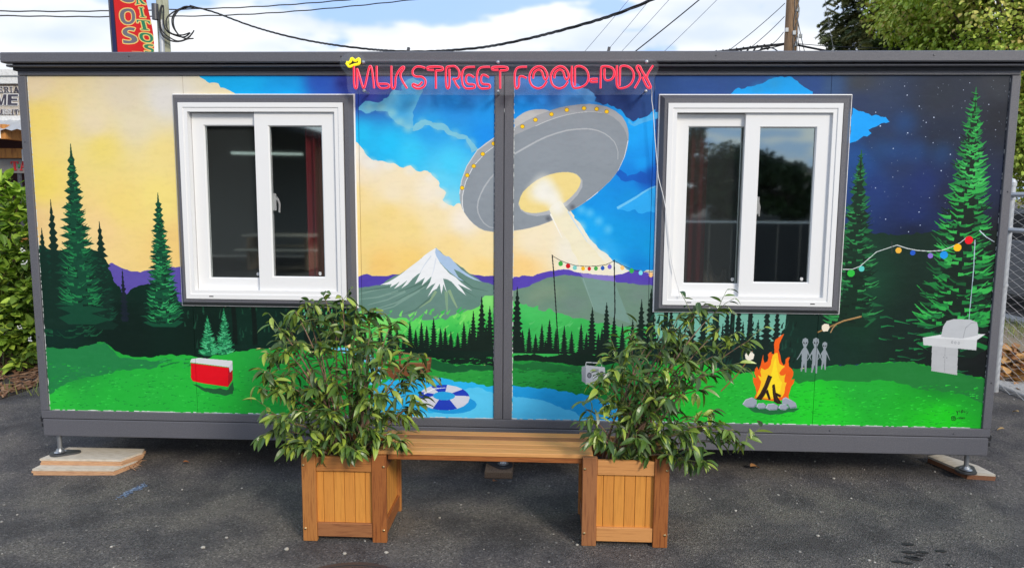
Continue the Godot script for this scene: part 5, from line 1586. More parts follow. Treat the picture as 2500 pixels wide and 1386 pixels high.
func food_stall() -> void:
	var t := thing("food_stall", Vector3(-8.2, 0, -6.6), "low food stall with white sign boards and orange timber posts behind the bush", "food stall")
	var at := func(p: Vector3) -> Vector3: return p - t.position
	var white: Material = speckled("weathered_white", lin(0.72, 0.72, 0.7), 0.1, 0.8, 0.7)
	var orange: Material = wood("orange_stain", lin(0.34, 0.12, 0.03), lin(0.62, 0.27, 0.06), Vector3(3, 0.5, 3), 51, 0.7)
	var steel: Material = mats.galvanised
	var maroon: Material = plain("maroon", lin(0.05, 0.012, 0.012), 0.7)
	var ink: Material = plain("sign_ink", lin(0.045, 0.04, 0.06), 0.6)
	boxed("roof", at.call(Vector3(-9.2, 3.3, -7.4)), Vector3(5.0, 0.1, 3.0), white, t, 0.01)
	boxed("fascia", at.call(Vector3(-9.2, 3.25, -5.96)), Vector3(4.9, 0.2, 0.06), white, t, 0.006)
	boxed("sign_board", at.call(Vector3(-9.2, 2.88, -6.0)), Vector3(4.8, 0.5, 0.05), speckled("sign_cream", lin(0.5, 0.44, 0.36), 0.15, 0.9, 0.6), t, 0.004)
	boxed("sign_board", at.call(Vector3(-9.2, 2.685, -5.98)), Vector3(4.8, 0.07, 0.05), white, t, 0.004)
	words(t, "ERIA", "Droid Serif", at.call(Vector3(-7.395, 3.035, -5.97)), 0.078, 0.36, ink, plain("sign_white", lin(0.78, 0.78, 0.78), 0.5))
	words(t, "ME", "Droid Sans", at.call(Vector3(-7.43, 2.865, -5.97)), 0.145, 0.33, ink, mats.sign_white, 0.12)
	words(t, "URRIT", "Droid Sans", at.call(Vector3(-7.40, 2.735, -5.955)), 0.068, 0.33, ink, mats.sign_white, 0.12, 0.014)
	# corrugated awning
	var b := MB.new()
	for i in 120:
		var q := []
		for e in [[0, 0], [1, 0], [1, 1], [0, 1]]:
			var x: float = -11.6 + (i + e[0]) * 0.04
			q.append(at.call(Vector3(x, 2.66 - e[1] * 0.16 + 0.012 * sin((i + e[0]) * PI / 2.0), -5.96 + e[1] * 0.32)))
		b.quad(q[0], q[1], q[2], q[3], Vector3(0, 0.9, 0.4))
	obj("awning", b, steel, t)
	boxed("eave_beam", at.call(Vector3(-9.2, 2.22, -6.3)), Vector3(4.8, 0.14, 0.09), orange, t, 0.005)
	boxed("soffit", at.call(Vector3(-9.2, 2.6, -6.3)), Vector3(4.8, 0.03, 0.6), maroon, t, 0.002)
	boxed("back_panel", at.call(Vector3(-9.2, 1.2, -7.9)), Vector3(4.8, 2.7, 0.06), maroon, t, 0.002)
	boxed("counter", at.call(Vector3(-9.2, 0.95, -6.5)), Vector3(4.6, 0.06, 0.5), orange, t, 0.005)
	for x in [-11.4, -9.3, -7.11]:
		boxed("post", at.call(Vector3(x, 1.25, -6.3)), Vector3(0.1, 2.5, 0.1), orange, t, 0.004)
	boxed("rafter_end", at.call(Vector3(-7.17, 2.48, -5.95)), Vector3(0.07, 0.2, 0.5), orange, t, 0.004)
	boxed("bracket", at.call(Vector3(-7.23, 2.19, -6.235)), Vector3(0.15, 0.17, 0.02), steel, t, 0.002)
	boxed("menu_frame", at.call(Vector3(-7.45, 1.6, -6.35)), Vector3(0.04, 1.1, 0.04), mats.dark_steel, t, 0.002)
	boxed("letter_board", at.call(Vector3(-7.6, 2.04, -6.32)), Vector3(0.66, 0.21, 0.03), wood("grey_plank", lin(0.12, 0.12, 0.12), lin(0.26, 0.25, 0.24), Vector3(1, 30, 10), 52, 0.9), t, 0.003)
	words(t, "TA", "Droid Serif", at.call(Vector3(-7.53, 1.975, -6.305)), 0.13, 0.26, plain("red_letter", lin(0.6, 0.02, 0.025), 0.5), null)
	b = MB.new()
	b.blob(at.call(Vector3(-7.405, 2.04, -6.29)), Vector3(0.03, 0.06, 0.02), rng, 0.1)
	obj("chili_mark", b, plain("green_mark", lin(0.03, 0.3, 0.1), 0.5), t)
	# blue tarpaulin behind the leaves
	b = MB.new()
	for i in 8:
		for j in 6:
			var q := []
			for e in [[0, 0], [1, 0], [1, 1], [0, 1]]:
				var u: float = (i + e[0]) / 8.0
				var w: float = (j + e[1]) / 6.0
				q.append(Vector3(-0.3 + u * 0.6, w * 0.3, 0.1 * sin(u * 9.0) + 0.08 * cos(w * 7.0 + u * 4.0)))
			b.quad(q[0], q[1], q[2], q[3], Vector3.BACK)
	var tarp := obj("tarpaulin", b, plain("tarp_blue", lin(0.02, 0.09, 0.42), 0.5))
	tarp.position = Vector3(-5.5, 0.22, -3.6)
	tag(tarp, "crumpled blue tarpaulin showing between the leaves of the left bush", "tarpaulin")

func fence_side() -> void:
	var x := 4.085
	var t := thing("chain_link_fence", Vector3(x, ground_y(x), -2.0), "grey chain link fence with pipe rails beside the cabin's right end", "fence")
	var gy := ground_y(x)
	var gal: Material = mats.galvanised
	for z in [-7.2, -4.65, -2.1, 0.45, 3.0]:
		var b := MB.new()
		b.tube([Vector3(0, -0.02, z + 2.0), Vector3(0, 1.74, z + 2.0)], 0.03, -1.0, 12)
		b.lathe([Vector2(0.0, 1.80), Vector2(0.02, 1.79), Vector2(0.034, 1.765), Vector2(0.034, 1.735), Vector2(0.03, 1.735)], 12, Transform3D.IDENTITY.translated(Vector3(0, 0, z + 2.0)))
		var p := obj("post", b, gal, t)
		b = MB.new()
		for y in [1.62, 1.36, 0.9, 0.4]:
			b.lathe([Vector2(0.031, y), Vector2(0.0345, y + 0.002), Vector2(0.0345, y + 0.022), Vector2(0.031, y + 0.024)], 12, Transform3D.IDENTITY.translated(Vector3(0, 0, z + 2.0)))
		obj("tension_band", b, gal, p)
	for y in [1.665, 1.375]:
		var b := MB.new()
		b.tube([Vector3(0, y, -5.2), Vector3(0, y, 5.0)], 0.021, -1.0, 10)
		obj("rail", b, gal, t)
	# zigzag wires, each bent to a flat spring shape
	var wire := MB.new()
	var pts := []
	var n := 46
	for i in n + 1:
		pts.append(Vector3(0.0035 * (1 if i % 2 == 0 else -1), 0.02 + i * 1.6 / n, 0.044 * (1 if i % 2 == 0 else -1)))
	wire.tube(pts, 0.0026, -1.0, 4, false)
	var wm := wire.mesh()
	var count := 0
	for k in 113:
		var z := -5.2 + k * 0.09
		var o := put("wire", wm, mats.wire, t)
		o.position = Vector3(0.024, 0, z)
		if k % 2:
			o.rotation.y = PI
		count += 1
	# drift of fallen leaves on the slab by the fence
	var lm := leaf_mesh(0.09, 0.075, 0.5, 0.25)
	var heap := MultiMesh.new()
	heap.transform_format = MultiMesh.TRANSFORM_3D
	heap.use_colors = true
	heap.mesh = lm
	heap.instance_count = 900
	rng.seed = 88
	for i in 900:
		var a := rng.randf() * TAU
		var r := sqrt(rng.randf())
		var p := Vector3(4.62 + cos(a) * r * 0.42, 0, -2.95 + sin(a) * r * 0.75)
		if i > 820:
			p = Vector3(rng.randf_range(4.2, 5.2), 0, rng.randf_range(-3.6, -1.3))
		p.y = ground_y(4.7) + 0.035 + (0.2 * (1.0 - r * r) * rng.randf() if i <= 820 else 0.006)
		heap.set_instance_transform(i, Transform3D(Basis.from_euler(Vector3(rng.randf_range(-0.7, 0.7), rng.randf() * TAU, rng.randf_range(-0.7, 0.7))).scaled(Vector3.ONE * rng.randf_range(0.6, 1.3)), p))
		heap.set_instance_color(i, Color(0.20, 0.07, 0.02).lerp(Color(0.55, 0.3, 0.1), rng.randf()))
	var mi := MultiMeshInstance3D.new()
	mi.name = "leaf_drift"
	mi.multimesh = heap
	mi.material_override = mats.tinted_leaf
	add_child(mi)
	tag(mi, "heap of fallen orange brown leaves on the slab behind the fence", "leaf pile")
	stuff(mi)
	parked_car()

func parked_car() -> void:
	var t := thing("parked_car", Vector3(7.75, ground_y(7.7), -6.4), "dark grey parked car half seen through the chain link fence", "car")
	t.rotation.y = -PI / 2
	var paint: Material = plain("car_paint", lin(0.10, 0.105, 0.115), 0.25, 0.5)
	(paint as StandardMaterial3D).clearcoat_enabled = true
	var glass: Material = plain("car_glass", lin(0.02, 0.022, 0.025), 0.05)
	# body section swept across: outline along the car (x forward), pushed over the width
	var body := PackedVector2Array([Vector2(-2.2, 0.32), Vector2(-2.24, 0.62), Vector2(-2.18, 0.92), Vector2(-1.95, 0.98), Vector2(-1.1, 1.0), Vector2(0.9, 0.98), Vector2(1.7, 0.9), Vector2(2.12, 0.78), Vector2(2.22, 0.55), Vector2(2.2, 0.3), Vector2(1.75, 0.26), Vector2(1.72, 0.45), Vector2(1.58, 0.62), Vector2(1.38, 0.69), Vector2(1.18, 0.62), Vector2(1.04, 0.45), Vector2(1.01, 0.26), Vector2(-1.01, 0.26), Vector2(-1.04, 0.45), Vector2(-1.18, 0.62), Vector2(-1.38, 0.69), Vector2(-1.58, 0.62), Vector2(-1.72, 0.45), Vector2(-1.75, 0.26)])
	var b := MB.new()
	b.prism(body, -0.86, 0.86)
	obj("body", b, paint, t)
	var cabin_o := PackedVector2Array([Vector2(-2.0, 0.97), Vector2(-1.55, 1.3), Vector2(-1.2, 1.42), Vector2(-0.3, 1.47), Vector2(0.25, 1.42), Vector2(0.6, 1.25), Vector2(1.0, 0.97)])
	b = MB.new()
	b.prism(cabin_o, -0.72, 0.72)
	obj("cabin", b, paint, t)
	for s in [-1, 1]:
		for w in [[Vector2(-1.72, 1.02), Vector2(-1.4, 1.28), Vector2(-0.95, 1.36), Vector2(-0.95, 1.02)], [Vector2(-0.88, 1.02), Vector2(-0.88, 1.37), Vector2(-0.2, 1.4), Vector2(-0.12, 1.02)], [Vector2(-0.05, 1.02), Vector2(-0.1, 1.4), Vector2(0.22, 1.36), Vector2(0.8, 1.02)]]:
			b = MB.new()
			b.prism(PackedVector2Array(w), s * 0.721, s * 0.728)
			obj("side_window", b, glass, t)
		for x in [-1.38, 1.38]:
			b = MB.new()
			var tr := Transform3D(Basis(Vector3.RIGHT, PI / 2), Vector3(x, 0.32, s * 0.76))
			b.lathe([Vector2(0.19, -0.1), Vector2(0.3, -0.1), Vector2(0.32, -0.07), Vector2(0.32, 0.07), Vector2(0.3, 0.1), Vector2(0.19, 0.1)], 24, tr)
			var ty := obj("wheel", b, mats.black_rubber, t)
			b = MB.new()
			b.lathe([Vector2(0.0, 0.08), Vector2(0.08, 0.08), Vector2(0.19, 0.05), Vector2(0.19, -0.05), Vector2(0.0, -0.08)], 16, tr)
			obj("rim", b, mats.zinc, ty)
		b = MB.new()
		b.box(Vector3(-2.2, 0.78, s * 0.68), Vector3(0.1, 0.2, 0.3), 0.03)
		obj("tail_light", b, plain("tail_red", lin(0.5, 0.01, 0.01), 0.2), t)
	b = MB.new()
	b.quad(Vector3(-2.02, 0.99, -0.6), Vector3(-2.02, 0.99, 0.6), Vector3(-1.57, 1.31, 0.6), Vector3(-1.57, 1.31, -0.6), Vector3(-1, 1, 0))
	obj("rear_window", b, glass, t)
	b = MB.new()
	b.box(Vector3(-2.24, 0.45, 0), Vector3(0.1, 0.2, 1.6), 0.03)
	obj("bumper", b, paint, t)

func cable(called: String, pts: Array, r: float, label: String, group := "", mat: Material = null) -> MeshInstance3D:
	var b := MB.new()
	b.tube(pts, r, -1.0, 6)
	var o := obj(called, b, mat if mat else mats.cable)
	tag(o, label, "cable", group)
	return o

func twist(p: Array, r: float, turns: float, phase: float) -> Array:
	var q := []
	for i in p.size():
		var a := TAU * turns * i / p.size() + phase
		q.append(p[i] + Vector3(sin(a) * r * 0.5, cos(a) * r, sin(a) * r))
	return q

func resample(p: Array, n: int) -> Array:
	var cum := [0.0]
	for i in range(1, p.size()):
		cum.append(cum[i - 1] + p[i].distance_to(p[i - 1]))
	var q := []
	var k := 0
	for i in n:
		var s: float = cum[cum.size() - 1] * i / (n - 1)
		while k < p.size() - 2 and cum[k + 1] < s:
			k += 1
		q.append(p[k].lerp(p[k + 1], (s - cum[k]) / max(1e-6, cum[k + 1] - cum[k])))
	return q

func poles_and_cables() -> void:
	# left pole: grey square timber with a conduit and hanging loops
	var lp: Array = [Vector3(-7.981, 4.689, -11.786)]
	var c := Vector3(lp[0].x, 0, lp[0].z)
	var t := thing("service_pole", c, "greenish grey pole with a steel conduit and loops of black cable beyond the roof", "utility pole")
	var b := MB.new()
	b.box(Vector3(0, 3.6, 0), Vector3(0.24, 7.2, 0.24), 0.02, Basis(Vector3.UP, 0.5))
	obj("shaft", b, wood("green_pole", lin(0.18, 0.19, 0.13), lin(0.4, 0.41, 0.3), Vector3(5, 0.5, 5), 61, 0.8), t)
	b = MB.new()
	b.tube([Vector3(0.04, 0, 0.17), Vector3(0.04, 5.3, 0.17)], 0.05, -1.0, 12)
	obj("conduit", b, mats.galvanised, t)
	b = MB.new()
	b.tube([Vector3(-0.06, 5.3, 0.2), Vector3(-0.06, 5.62, 0.2)], 0.07, -1.0, 10)
	obj("weather_head", b, mats.dark_steel, t)
	var loops := [
		[Vector3(-7.855, 5.578, -11.513), Vector3(-7.891, 5.481, -11.495), Vector3(-7.913, 5.323, -11.483), Vector3(-7.918, 5.127, -11.481), Vector3(-7.891, 4.99, -11.495), Vector3(-7.816, 4.903, -11.533), Vector3(-7.72, 4.858, -11.582), Vector3(-7.614, 4.852, -11.635), Vector3(-7.519, 4.885, -11.682), Vector3(-7.429, 4.934, -11.725), Vector3(-7.326, 4.951, -11.774)],
		[Vector3(-7.851, 5.585, -11.538), Vector3(-7.888, 5.463, -11.519), Vector3(-7.909, 5.274, -11.508), Vector3(-7.897, 5.088, -11.514), Vector3(-7.841, 5, -11.543), Vector3(-7.772, 4.944, -11.578), Vector3(-7.675, 4.883, -11.627), Vector3(-7.595, 4.871, -11.666), Vector3(-7.5, 4.908, -11.713), Vector3(-7.416, 4.979, -11.753), Vector3(-7.359, 5.048, -11.781), Vector3(-7.322, 5.124, -11.798)],
		[Vector3(-7.847, 5.583, -11.562), Vector3(-7.846, 5.458, -11.563), Vector3(-7.859, 5.285, -11.556), Vector3(-7.852, 5.145, -11.56), Vector3(-7.796, 5.048, -11.588), Vector3(-7.719, 5.009, -11.627), Vector3(-7.627, 4.979, -11.673), Vector3(-7.533, 4.964, -11.719), Vector3(-7.465, 4.995, -11.752), Vector3(-7.401, 5.073, -11.783)],
		[Vector3(-7.294, 5.599, -11.767), Vector3(-7.416, 5.593, -11.709), Vector3(-7.552, 5.531, -11.643), Vector3(-7.675, 5.439, -11.582), Vector3(-7.764, 5.343, -11.537), Vector3(-7.79, 5.246, -11.524), Vector3(-7.779, 5.122, -11.53), Vector3(-7.737, 5.032, -11.551), Vector3(-7.652, 4.994, -11.593), Vector3(-7.572, 4.994, -11.633), Vector3(-7.492, 5.002, -11.672), Vector3(-7.382, 5.061, -11.725)],
		[Vector3(-7.289, 5.589, -11.791), Vector3(-7.391, 5.594, -11.743), Vector3(-7.528, 5.531, -11.677), Vector3(-7.63, 5.457, -11.627), Vector3(-7.68, 5.373, -11.602), Vector3(-7.697, 5.277, -11.594), Vector3(-7.688, 5.168, -11.598), Vector3(-7.645, 5.078, -11.619), Vector3(-7.594, 5.005, -11.644), Vector3(-7.516, 4.949, -11.683), Vector3(-7.436, 4.933, -11.722), Vector3(-7.379, 5.002, -11.749)],
		[Vector3(-7.279, 5.588, -11.752), Vector3(-7.433, 5.602, -11.678), Vector3(-7.544, 5.511, -11.625), Vector3(-7.614, 5.401, -11.59), Vector3(-7.647, 5.327, -11.574), Vector3(-7.655, 5.209, -11.57), Vector3(-7.632, 5.101, -11.581), Vector3(-7.589, 5.019, -11.602), Vector3(-7.538, 4.953, -11.627), Vector3(-7.459, 4.93, -11.666)],
		[Vector3(-7.876, 5.593, -11.57), Vector3(-7.931, 5.414, -11.541), Vector3(-7.943, 5.218, -11.535), Vector3(-7.93, 5.047, -11.542), Vector3(-7.875, 4.958, -11.57), Vector3(-7.798, 4.895, -11.609), Vector3(-7.707, 4.865, -11.656), Vector3(-7.586, 4.876, -11.715), Vector3(-7.504, 4.916, -11.756), Vector3(-7.44, 4.97, -11.786), Vector3(-7.361, 5.089, -11.824)],
	]
	for l in loops:
		b = MB.new()
		var ll := []
		for p in soften(l, 2):
			ll.append(p - t.position)
		b.tube(ll, 0.015, -1.0, 6)
		obj("cable_loop", b, mats.cable, t)
	# heavy twisted service drop over the cabin
	var path: Array = [Vector3(-7.33, 5.598, -11.661), Vector3(-6.91, 5.525, -11.855)] + [Vector3(-6.114, 5.158, -11), Vector3(-5.754, 5.044, -11.145)] + [Vector3(-4.735, 4.625, -9.923), Vector3(-4.243, 4.544, -10.086)] + [Vector3(-3.338, 4.206, -8.789), Vector3(-2.867, 4.173, -8.909)] + [Vector3(-2.217, 3.882, -7.518), Vector3(-1.908, 3.88, -7.578), Vector3(-1.531, 3.898, -7.64)] + [Vector3(-1.093, 3.735, -6.69), Vector3(-0.741, 3.77, -6.728)] + [Vector3(-0.331, 3.634, -5.755), Vector3(0.043, 3.714, -5.769)] + [Vector3(0.399, 3.592, -4.77), Vector3(0.732, 3.677, -4.757)] + [Vector3(0.954, 3.595, -4.04), Vector3(1.168, 3.67, -4.019), Vector3(1.379, 3.751, -3.992)] + [Vector3(1.716, 3.626, -2.613), Vector3(2.199, 3.856, -2.49)] + [Vector3(3.078, 4.326, -1.617), Vector3(4.155, 5.143, -0.958)]
	path = resample(soften(path, 2), 320)
	for k in 3:
		cable("service_cable", twist(path, 0.011, 26.0, TAU * k / 3.0), 0.009, "thick black twisted service cable sagging across the sky above the cabin", "strands of the sagging service cable")
	# two lines running level from the left edge past the pole
	for e in [[[Vector3(-15.429, 4.729, -8.204), Vector3(-13.211, 5.269, -10.575), Vector3(-11.624, 5.558, -11.875), Vector3(-10.342, 5.751, -12.744), Vector3(-8.633, 6.019, -13.697), Vector3(-6.912, 6.252, -14.45), Vector3(-4.84, 6.576, -15.116), Vector3(-0.164, 7.149, -15.767), Vector3(8.369, 7.609, -14.043)], "upper of two black lines passing behind the service pole"], [[Vector3(-15.668, 4.699, -8.386), Vector3(-13.418, 5.234, -10.793), Vector3(-11.806, 5.519, -12.113), Vector3(-10.506, 5.693, -12.995), Vector3(-8.846, 5.912, -13.926), Vector3(-7.547, 6.075, -14.52), Vector3(-5.943, 6.317, -15.107), Vector3(-3.378, 6.719, -15.747), Vector3(1.969, 7.385, -15.997), Vector3(9.235, 7.845, -13.968)], "lower of two black lines passing behind the service pole"]]:
		cable("power_line", twist(resample(soften(e[0], 2), 200), 0.006, 40.0, 0.0), 0.015, e[1])
	var rl: Array = [Vector3(-8.853, 3.911, -6.419), Vector3(-7.847, 3.672, -7.201)]
	cable("roof_edge_line", sag(rl[0].lerp(rl[1], -3.0), rl[0].lerp(rl[1], 1.6), 0.1), 0.012, "short black line meeting the left end of the roof")
	# right pole
	var rp: Array = [Vector3(5.628, 4.883, -12.945)]
	c = Vector3(rp[0].x, 0, rp[0].z)
	t = thing("utility_pole", c, "weathered round wooden utility pole with wires and brackets beyond the roof", "utility pole")
	b = MB.new()
	b.tube([Vector3(0, 0, 0), Vector3(0, 3, 0), Vector3(0.01, 9, 0)], 0.16, 0.125, 16)
	obj("shaft", b, mats.pole_wood, t)
	for p in [Vector3(0.03, 5.25, 0.145), Vector3(0.1, 5.75, 0.11), Vector3(0.09, 5.02, 0.12), Vector3(0.2, 5.2, 0.05), Vector3(-0.12, 5.32, 0.1)]:
		boxed("bracket", p, Vector3(0.07, 0.09, 0.04), mats.galvanised, t, 0.005)
	for k in 3:
		b = MB.new()
		var q := []
		for i in 14:
			q.append(Vector3(0.06 + 0.05 * sin(i * 0.7 + k * 2.0), 4.6 + i * 0.13, 0.15))
		b.tube(q, 0.008, -1.0, 5)
		obj("riser_wire", b, mats.thin_cable, t)
	# wires from the pole and across the sky
	for e in [[[Vector3(5.483, 5.921, -12.99), Vector3(4.403, 4.994, -13.282)], "topmost thin wire slanting down left from the wooden pole"], [[Vector3(5.488, 5.64, -12.988), Vector3(4.782, 4.976, -13.188)], "middle thin wire slanting down left from the wooden pole"], [[Vector3(5.486, 5.307, -12.989), Vector3(5.234, 5.04, -13.063)], "lowest short wire slanting down left from the wooden pole"], [[Vector3(5.719, 5.71, -12.916), Vector3(5.929, 4.821, -12.847)], "right guy wire of the wooden pole"], [[Vector3(5.734, 5.395, -12.911), Vector3(5.841, 4.826, -12.877)], "left guy wire of the wooden pole"]]:
		cable("thin_wire", sag(e[0][0], e[0][1], 0.03), 0.009, e[1], "", mats.thin_cable)
	for e in [[[Vector3(1.863, 5.711, -11.688), Vector3(0.909, 4.585, -11.757)], "leftmost faint wire slanting across the sky above the sign"], [[Vector3(2.197, 5.586, -11.651), Vector3(1.385, 4.604, -11.73)], "second faint wire from the left above the sign's end"], [[Vector3(2.668, 5.681, -11.585), Vector3(1.672, 4.583, -11.707)], "third faint wire from the left above the roof's middle"], [[Vector3(3.382, 5.385, -10.438), Vector3(2.379, 4.382, -10.617)], "faint wire nearest the wooden pole slanting across the sky"], [[Vector3(5.268, 5.239, -9.902), Vector3(5.466, 4.225, -9.83)], "near upright wire in front of the dark conifer"]]:
		cable("faint_wire", sag(e[0][0].lerp(e[0][1], -1.6), e[0][0].lerp(e[0][1], 1.7), 0.08), 0.005, e[1], "", mats.thin_cable)
	var dw: Array = [Vector3(3.027, 5.404, -10.509), Vector3(1.772, 4.389, -10.692)]
	cable("dark_wire", sag(dw[0].lerp(dw[1], -1.6), dw[0].lerp(dw[1], 1.7), 0.1), 0.012, "single darker wire slanting across the sky between fainter ones", "", mats.cable)
	# bundled communication line with clips
	var left: Array = resample([Vector3(3.664, 4.917, -13.442), Vector3(4.107, 4.944, -13.35), Vector3(4.542, 4.979, -13.249), Vector3(4.967, 5.019, -13.138), Vector3(5.383, 5.04, -13.02), Vector3(5.531, 5.048, -12.975)], 40)
	cable("bundle_line", left, 0.03, "bundle of black communication cables clipped left of the wooden pole")
	cable("bundle_drip_loop", soften([Vector3(4.862, 4.88, -13.063), Vector3(4.994, 4.927, -13.027), Vector3(5.093, 4.966, -13), Vector3(5.192, 4.969, -12.971), Vector3(5.293, 4.937, -12.942), Vector3(5.362, 4.871, -12.922)], 2), 0.014, "drip loop of black cable hanging left of the wooden pole")
	cable("lower_strand", sag([Vector3(3.574, 4.902, -13.459), Vector3(5.507, 5.032, -12.982)][0], [Vector3(3.574, 4.902, -13.459), Vector3(5.507, 5.032, -12.982)][1], 0.08), 0.012, "thin strand looping below the clipped cable bundle")
	for k in 9:
		b = MB.new()
		var p: Vector3 = left[8 + k * 3]
		b.tube([p + Vector3(-0.04, -0.1, 0.05), p + Vector3(0.0, -0.02, 0.05), p + Vector3(0.05, 0.03, 0.05)], 0.022, -1.0, 5)
		var o := obj("cable_clip", b, mats.cable)
		tag(o, "%s black clip on the cable bundle, counted leftwards from the wooden pole" % ["ninth", "eighth", "seventh", "sixth", "fifth", "fourth", "third", "second", "first"][k], "clip", "clips along the cable bundle")
	cable("right_line", sag([Vector3(5.71, 5.028, -12.919), Vector3(10.244, 4.421, -10.733)][0], [Vector3(5.71, 5.028, -12.919), Vector3(10.244, 4.421, -10.733)][1], 0.25), 0.024, "thick black line running right from the wooden pole in front of the trees")
	cable("right_thin_line", sag([Vector3(5.726, 5.045, -12.914), Vector3(10.119, 4.741, -10.816)][0], [Vector3(5.726, 5.045, -12.914), Vector3(10.119, 4.741, -10.816)][1], 0.15), 0.008, "thin line running right from the wooden pole above the thick one")
	# little stubs on the roof edge
	for e in [[[Vector3(-0.543, 2.451, 0)][0], "left"], [[Vector3(0.579, 2.447, 0)][0], "right"]]:
		var p: Vector3 = e[0]
		b = MB.new()
		b.box(Vector3(p.x, 2.466, -0.02), Vector3(0.016, 0.034, 0.012), 0.002, Basis(Vector3.BACK, -0.2))
		var o := obj("roof_clip", b, mats.dark_steel)
		tag(o, "small metal clip standing on the roof edge, the %s one of two" % e[1], "clip")

func banner() -> void:
	var t := thing("feather_banner", Vector3.ZERO, "tall red feather banner with grey and green letters rising behind the roof", "banner")
	# its printed cloth, drawn letter by letter
	var img := Image.create_empty(700, 1400, false, Image.FORMAT_RGBA8)
	img.fill(Color("dc2324"))
	img.fill_rect(Rect2i(0, 0, 62, 1400), Color("232b58"))
	img.fill_rect(Rect2i(62, 0, 16, 1400), Color("4a1420"))
	boards = []
	var grey := Color("73727c")
	var green := Color("2d8a62")
	var gold := Color("f2d27a")
	var k := 0
	for e in [["C", 170, 470, 290, 290, grey], ["O", 165, 870, 300, 290, grey], ["S", 190, 1215, 260, 290, grey], ["R", 478, 520, 200, 180, green], ["I", 555, 745, 80, 165, green], ["T", 488, 965, 200, 165, green], ["O", 492, 1180, 200, 165, green], ["S", 530, 1372, 165, 160, green]]:
		letter(img, "Droid Serif" if k in [3, 4, 5] else "Droid Sans", 700, e[0], Vector2(e[1], e[2]), Vector2(e[3], e[4]), e[5], 18.0, gold, -0.04)
		k += 1
	img.fill_rect(Rect2i(330, 1350, 160, 10), Color("e0a070"))
	var m := StandardMaterial3D.new()
	m.resource_name = "banner_print"
	m.albedo_texture = ImageTexture.create_from_image(img)
	m.roughness = 0.8
	m.backlight_enabled = true
	m.backlight = Color(0.5, 0.5, 0.5)
	var l0: Array = [Vector3(-5.322, 4.386, -5.263), Vector3(-5.319, 4.087, -5.265), Vector3(-5.317, 3.786, -5.266), Vector3(-5.312, 3.443, -5.269), Vector3(-5.297, 2.767, -5.278)]
	var r0: Array = [Vector3(-4.986, 4.469, -5.566), Vector3(-4.986, 4.162, -5.566), Vector3(-4.969, 3.854, -5.575), Vector3(-4.949, 3.501, -5.585), Vector3(-4.864, 2.809, -5.63)]
	var n := 40
	var ls := resample(l0, n)
	var rs := resample(r0, n)
	var b := MB.new()
	var cols := 10
	for i in n - 1:
		for j in cols:
			var q := []
			var u := []
			for e in [[0, 0], [1, 0], [1, 1], [0, 1]]:
				var s: float = (j + e[0]) / float(cols)
				var v: float = (i + e[1]) / float(n - 1)
				var p: Vector3 = ls[i + e[1]].lerp(rs[i + e[1]], s)
				q.append(p + Vector3(0, 0, 0.05 * sin(s * 7.0 + v * 9.0) * s))
				u.append(Vector2(s, v * 320.0 / 190.0 + 0.0))
			b.quad_uv(q[0], q[1], q[2], q[3], Vector3.BACK, u)
	var cloth := obj("cloth", b, m, t)
	b = MB.new()
	var pole := []
	for i in n:
		pole.append(ls[i] + Vector3(-0.012, 0, -0.02))
	pole.append(Vector3(pole[n - 1].x, 0.0, pole[n - 1].z))
	b.tube(pole, 0.016, -1.0, 8)
	obj("pole", b, mats.dark_steel, t)

# ---------------------------------------------------------------- plants
func leaf_mesh(ln: float, wd: float, droop: float, fold: float) -> ArrayMesh:    # along +x, upper side +y
	var b := MB.new()
	var n := 6
	var rows := []
	for i in n + 1:
		var t := float(i) / n
		var w := wd * 0.5 * pow(sin(PI * pow(t, 0.8)), 0.8) if i > 0 and i < n else 0.0
		var x := ln * t * (1.0 - 0.12 * droop * t)
		var y := -droop * ln * 0.45 * t * t
		var up := fold * w
		rows.append([Vector3(x, y + up, -w), Vector3(x, y, 0), Vector3(x, y + up, w)])
	for i in n:
		for s in 2:
			var a: Vector3 = rows[i][s]
			var c: Vector3 = rows[i][s + 1]
			var d: Vector3 = rows[i + 1][s + 1]
			var e: Vector3 = rows[i + 1][s]
			var nn := (c - a).cross(d - a)
			if i == 0:
				nn = (d - c).cross(e - c)
			if i == n - 1:
				nn = (c - a).cross(d - c)
			nn = nn.normalized()
			if nn.y < 0:
				nn = -nn
			b.tri(a, c, d, nn, nn, nn)
			b.tri(a, d, e, nn, nn, nn)
	return b.mesh()

func curve3(a: Vector3, b: Vector3, c: Vector3, n: int) -> Array:
	var q := []
	for i in n + 1:
		var t := float(i) / n
		q.append(a.lerp(b, t).lerp(b.lerp(c, t), t))
	return q

func aim(dir: Vector3, roll: float) -> Basis:       # +x along dir, +y as near up as it goes
	var x := dir.normalized()
	var z := x.cross(Vector3.UP)
	if z.length() < 0.05:
		z = x.cross(Vector3(0.3, 0.2, 1))
	z = z.normalized()
	var y := z.cross(x).normalized()
	return Basis(x, y, z) * Basis(Vector3.RIGHT, roll)

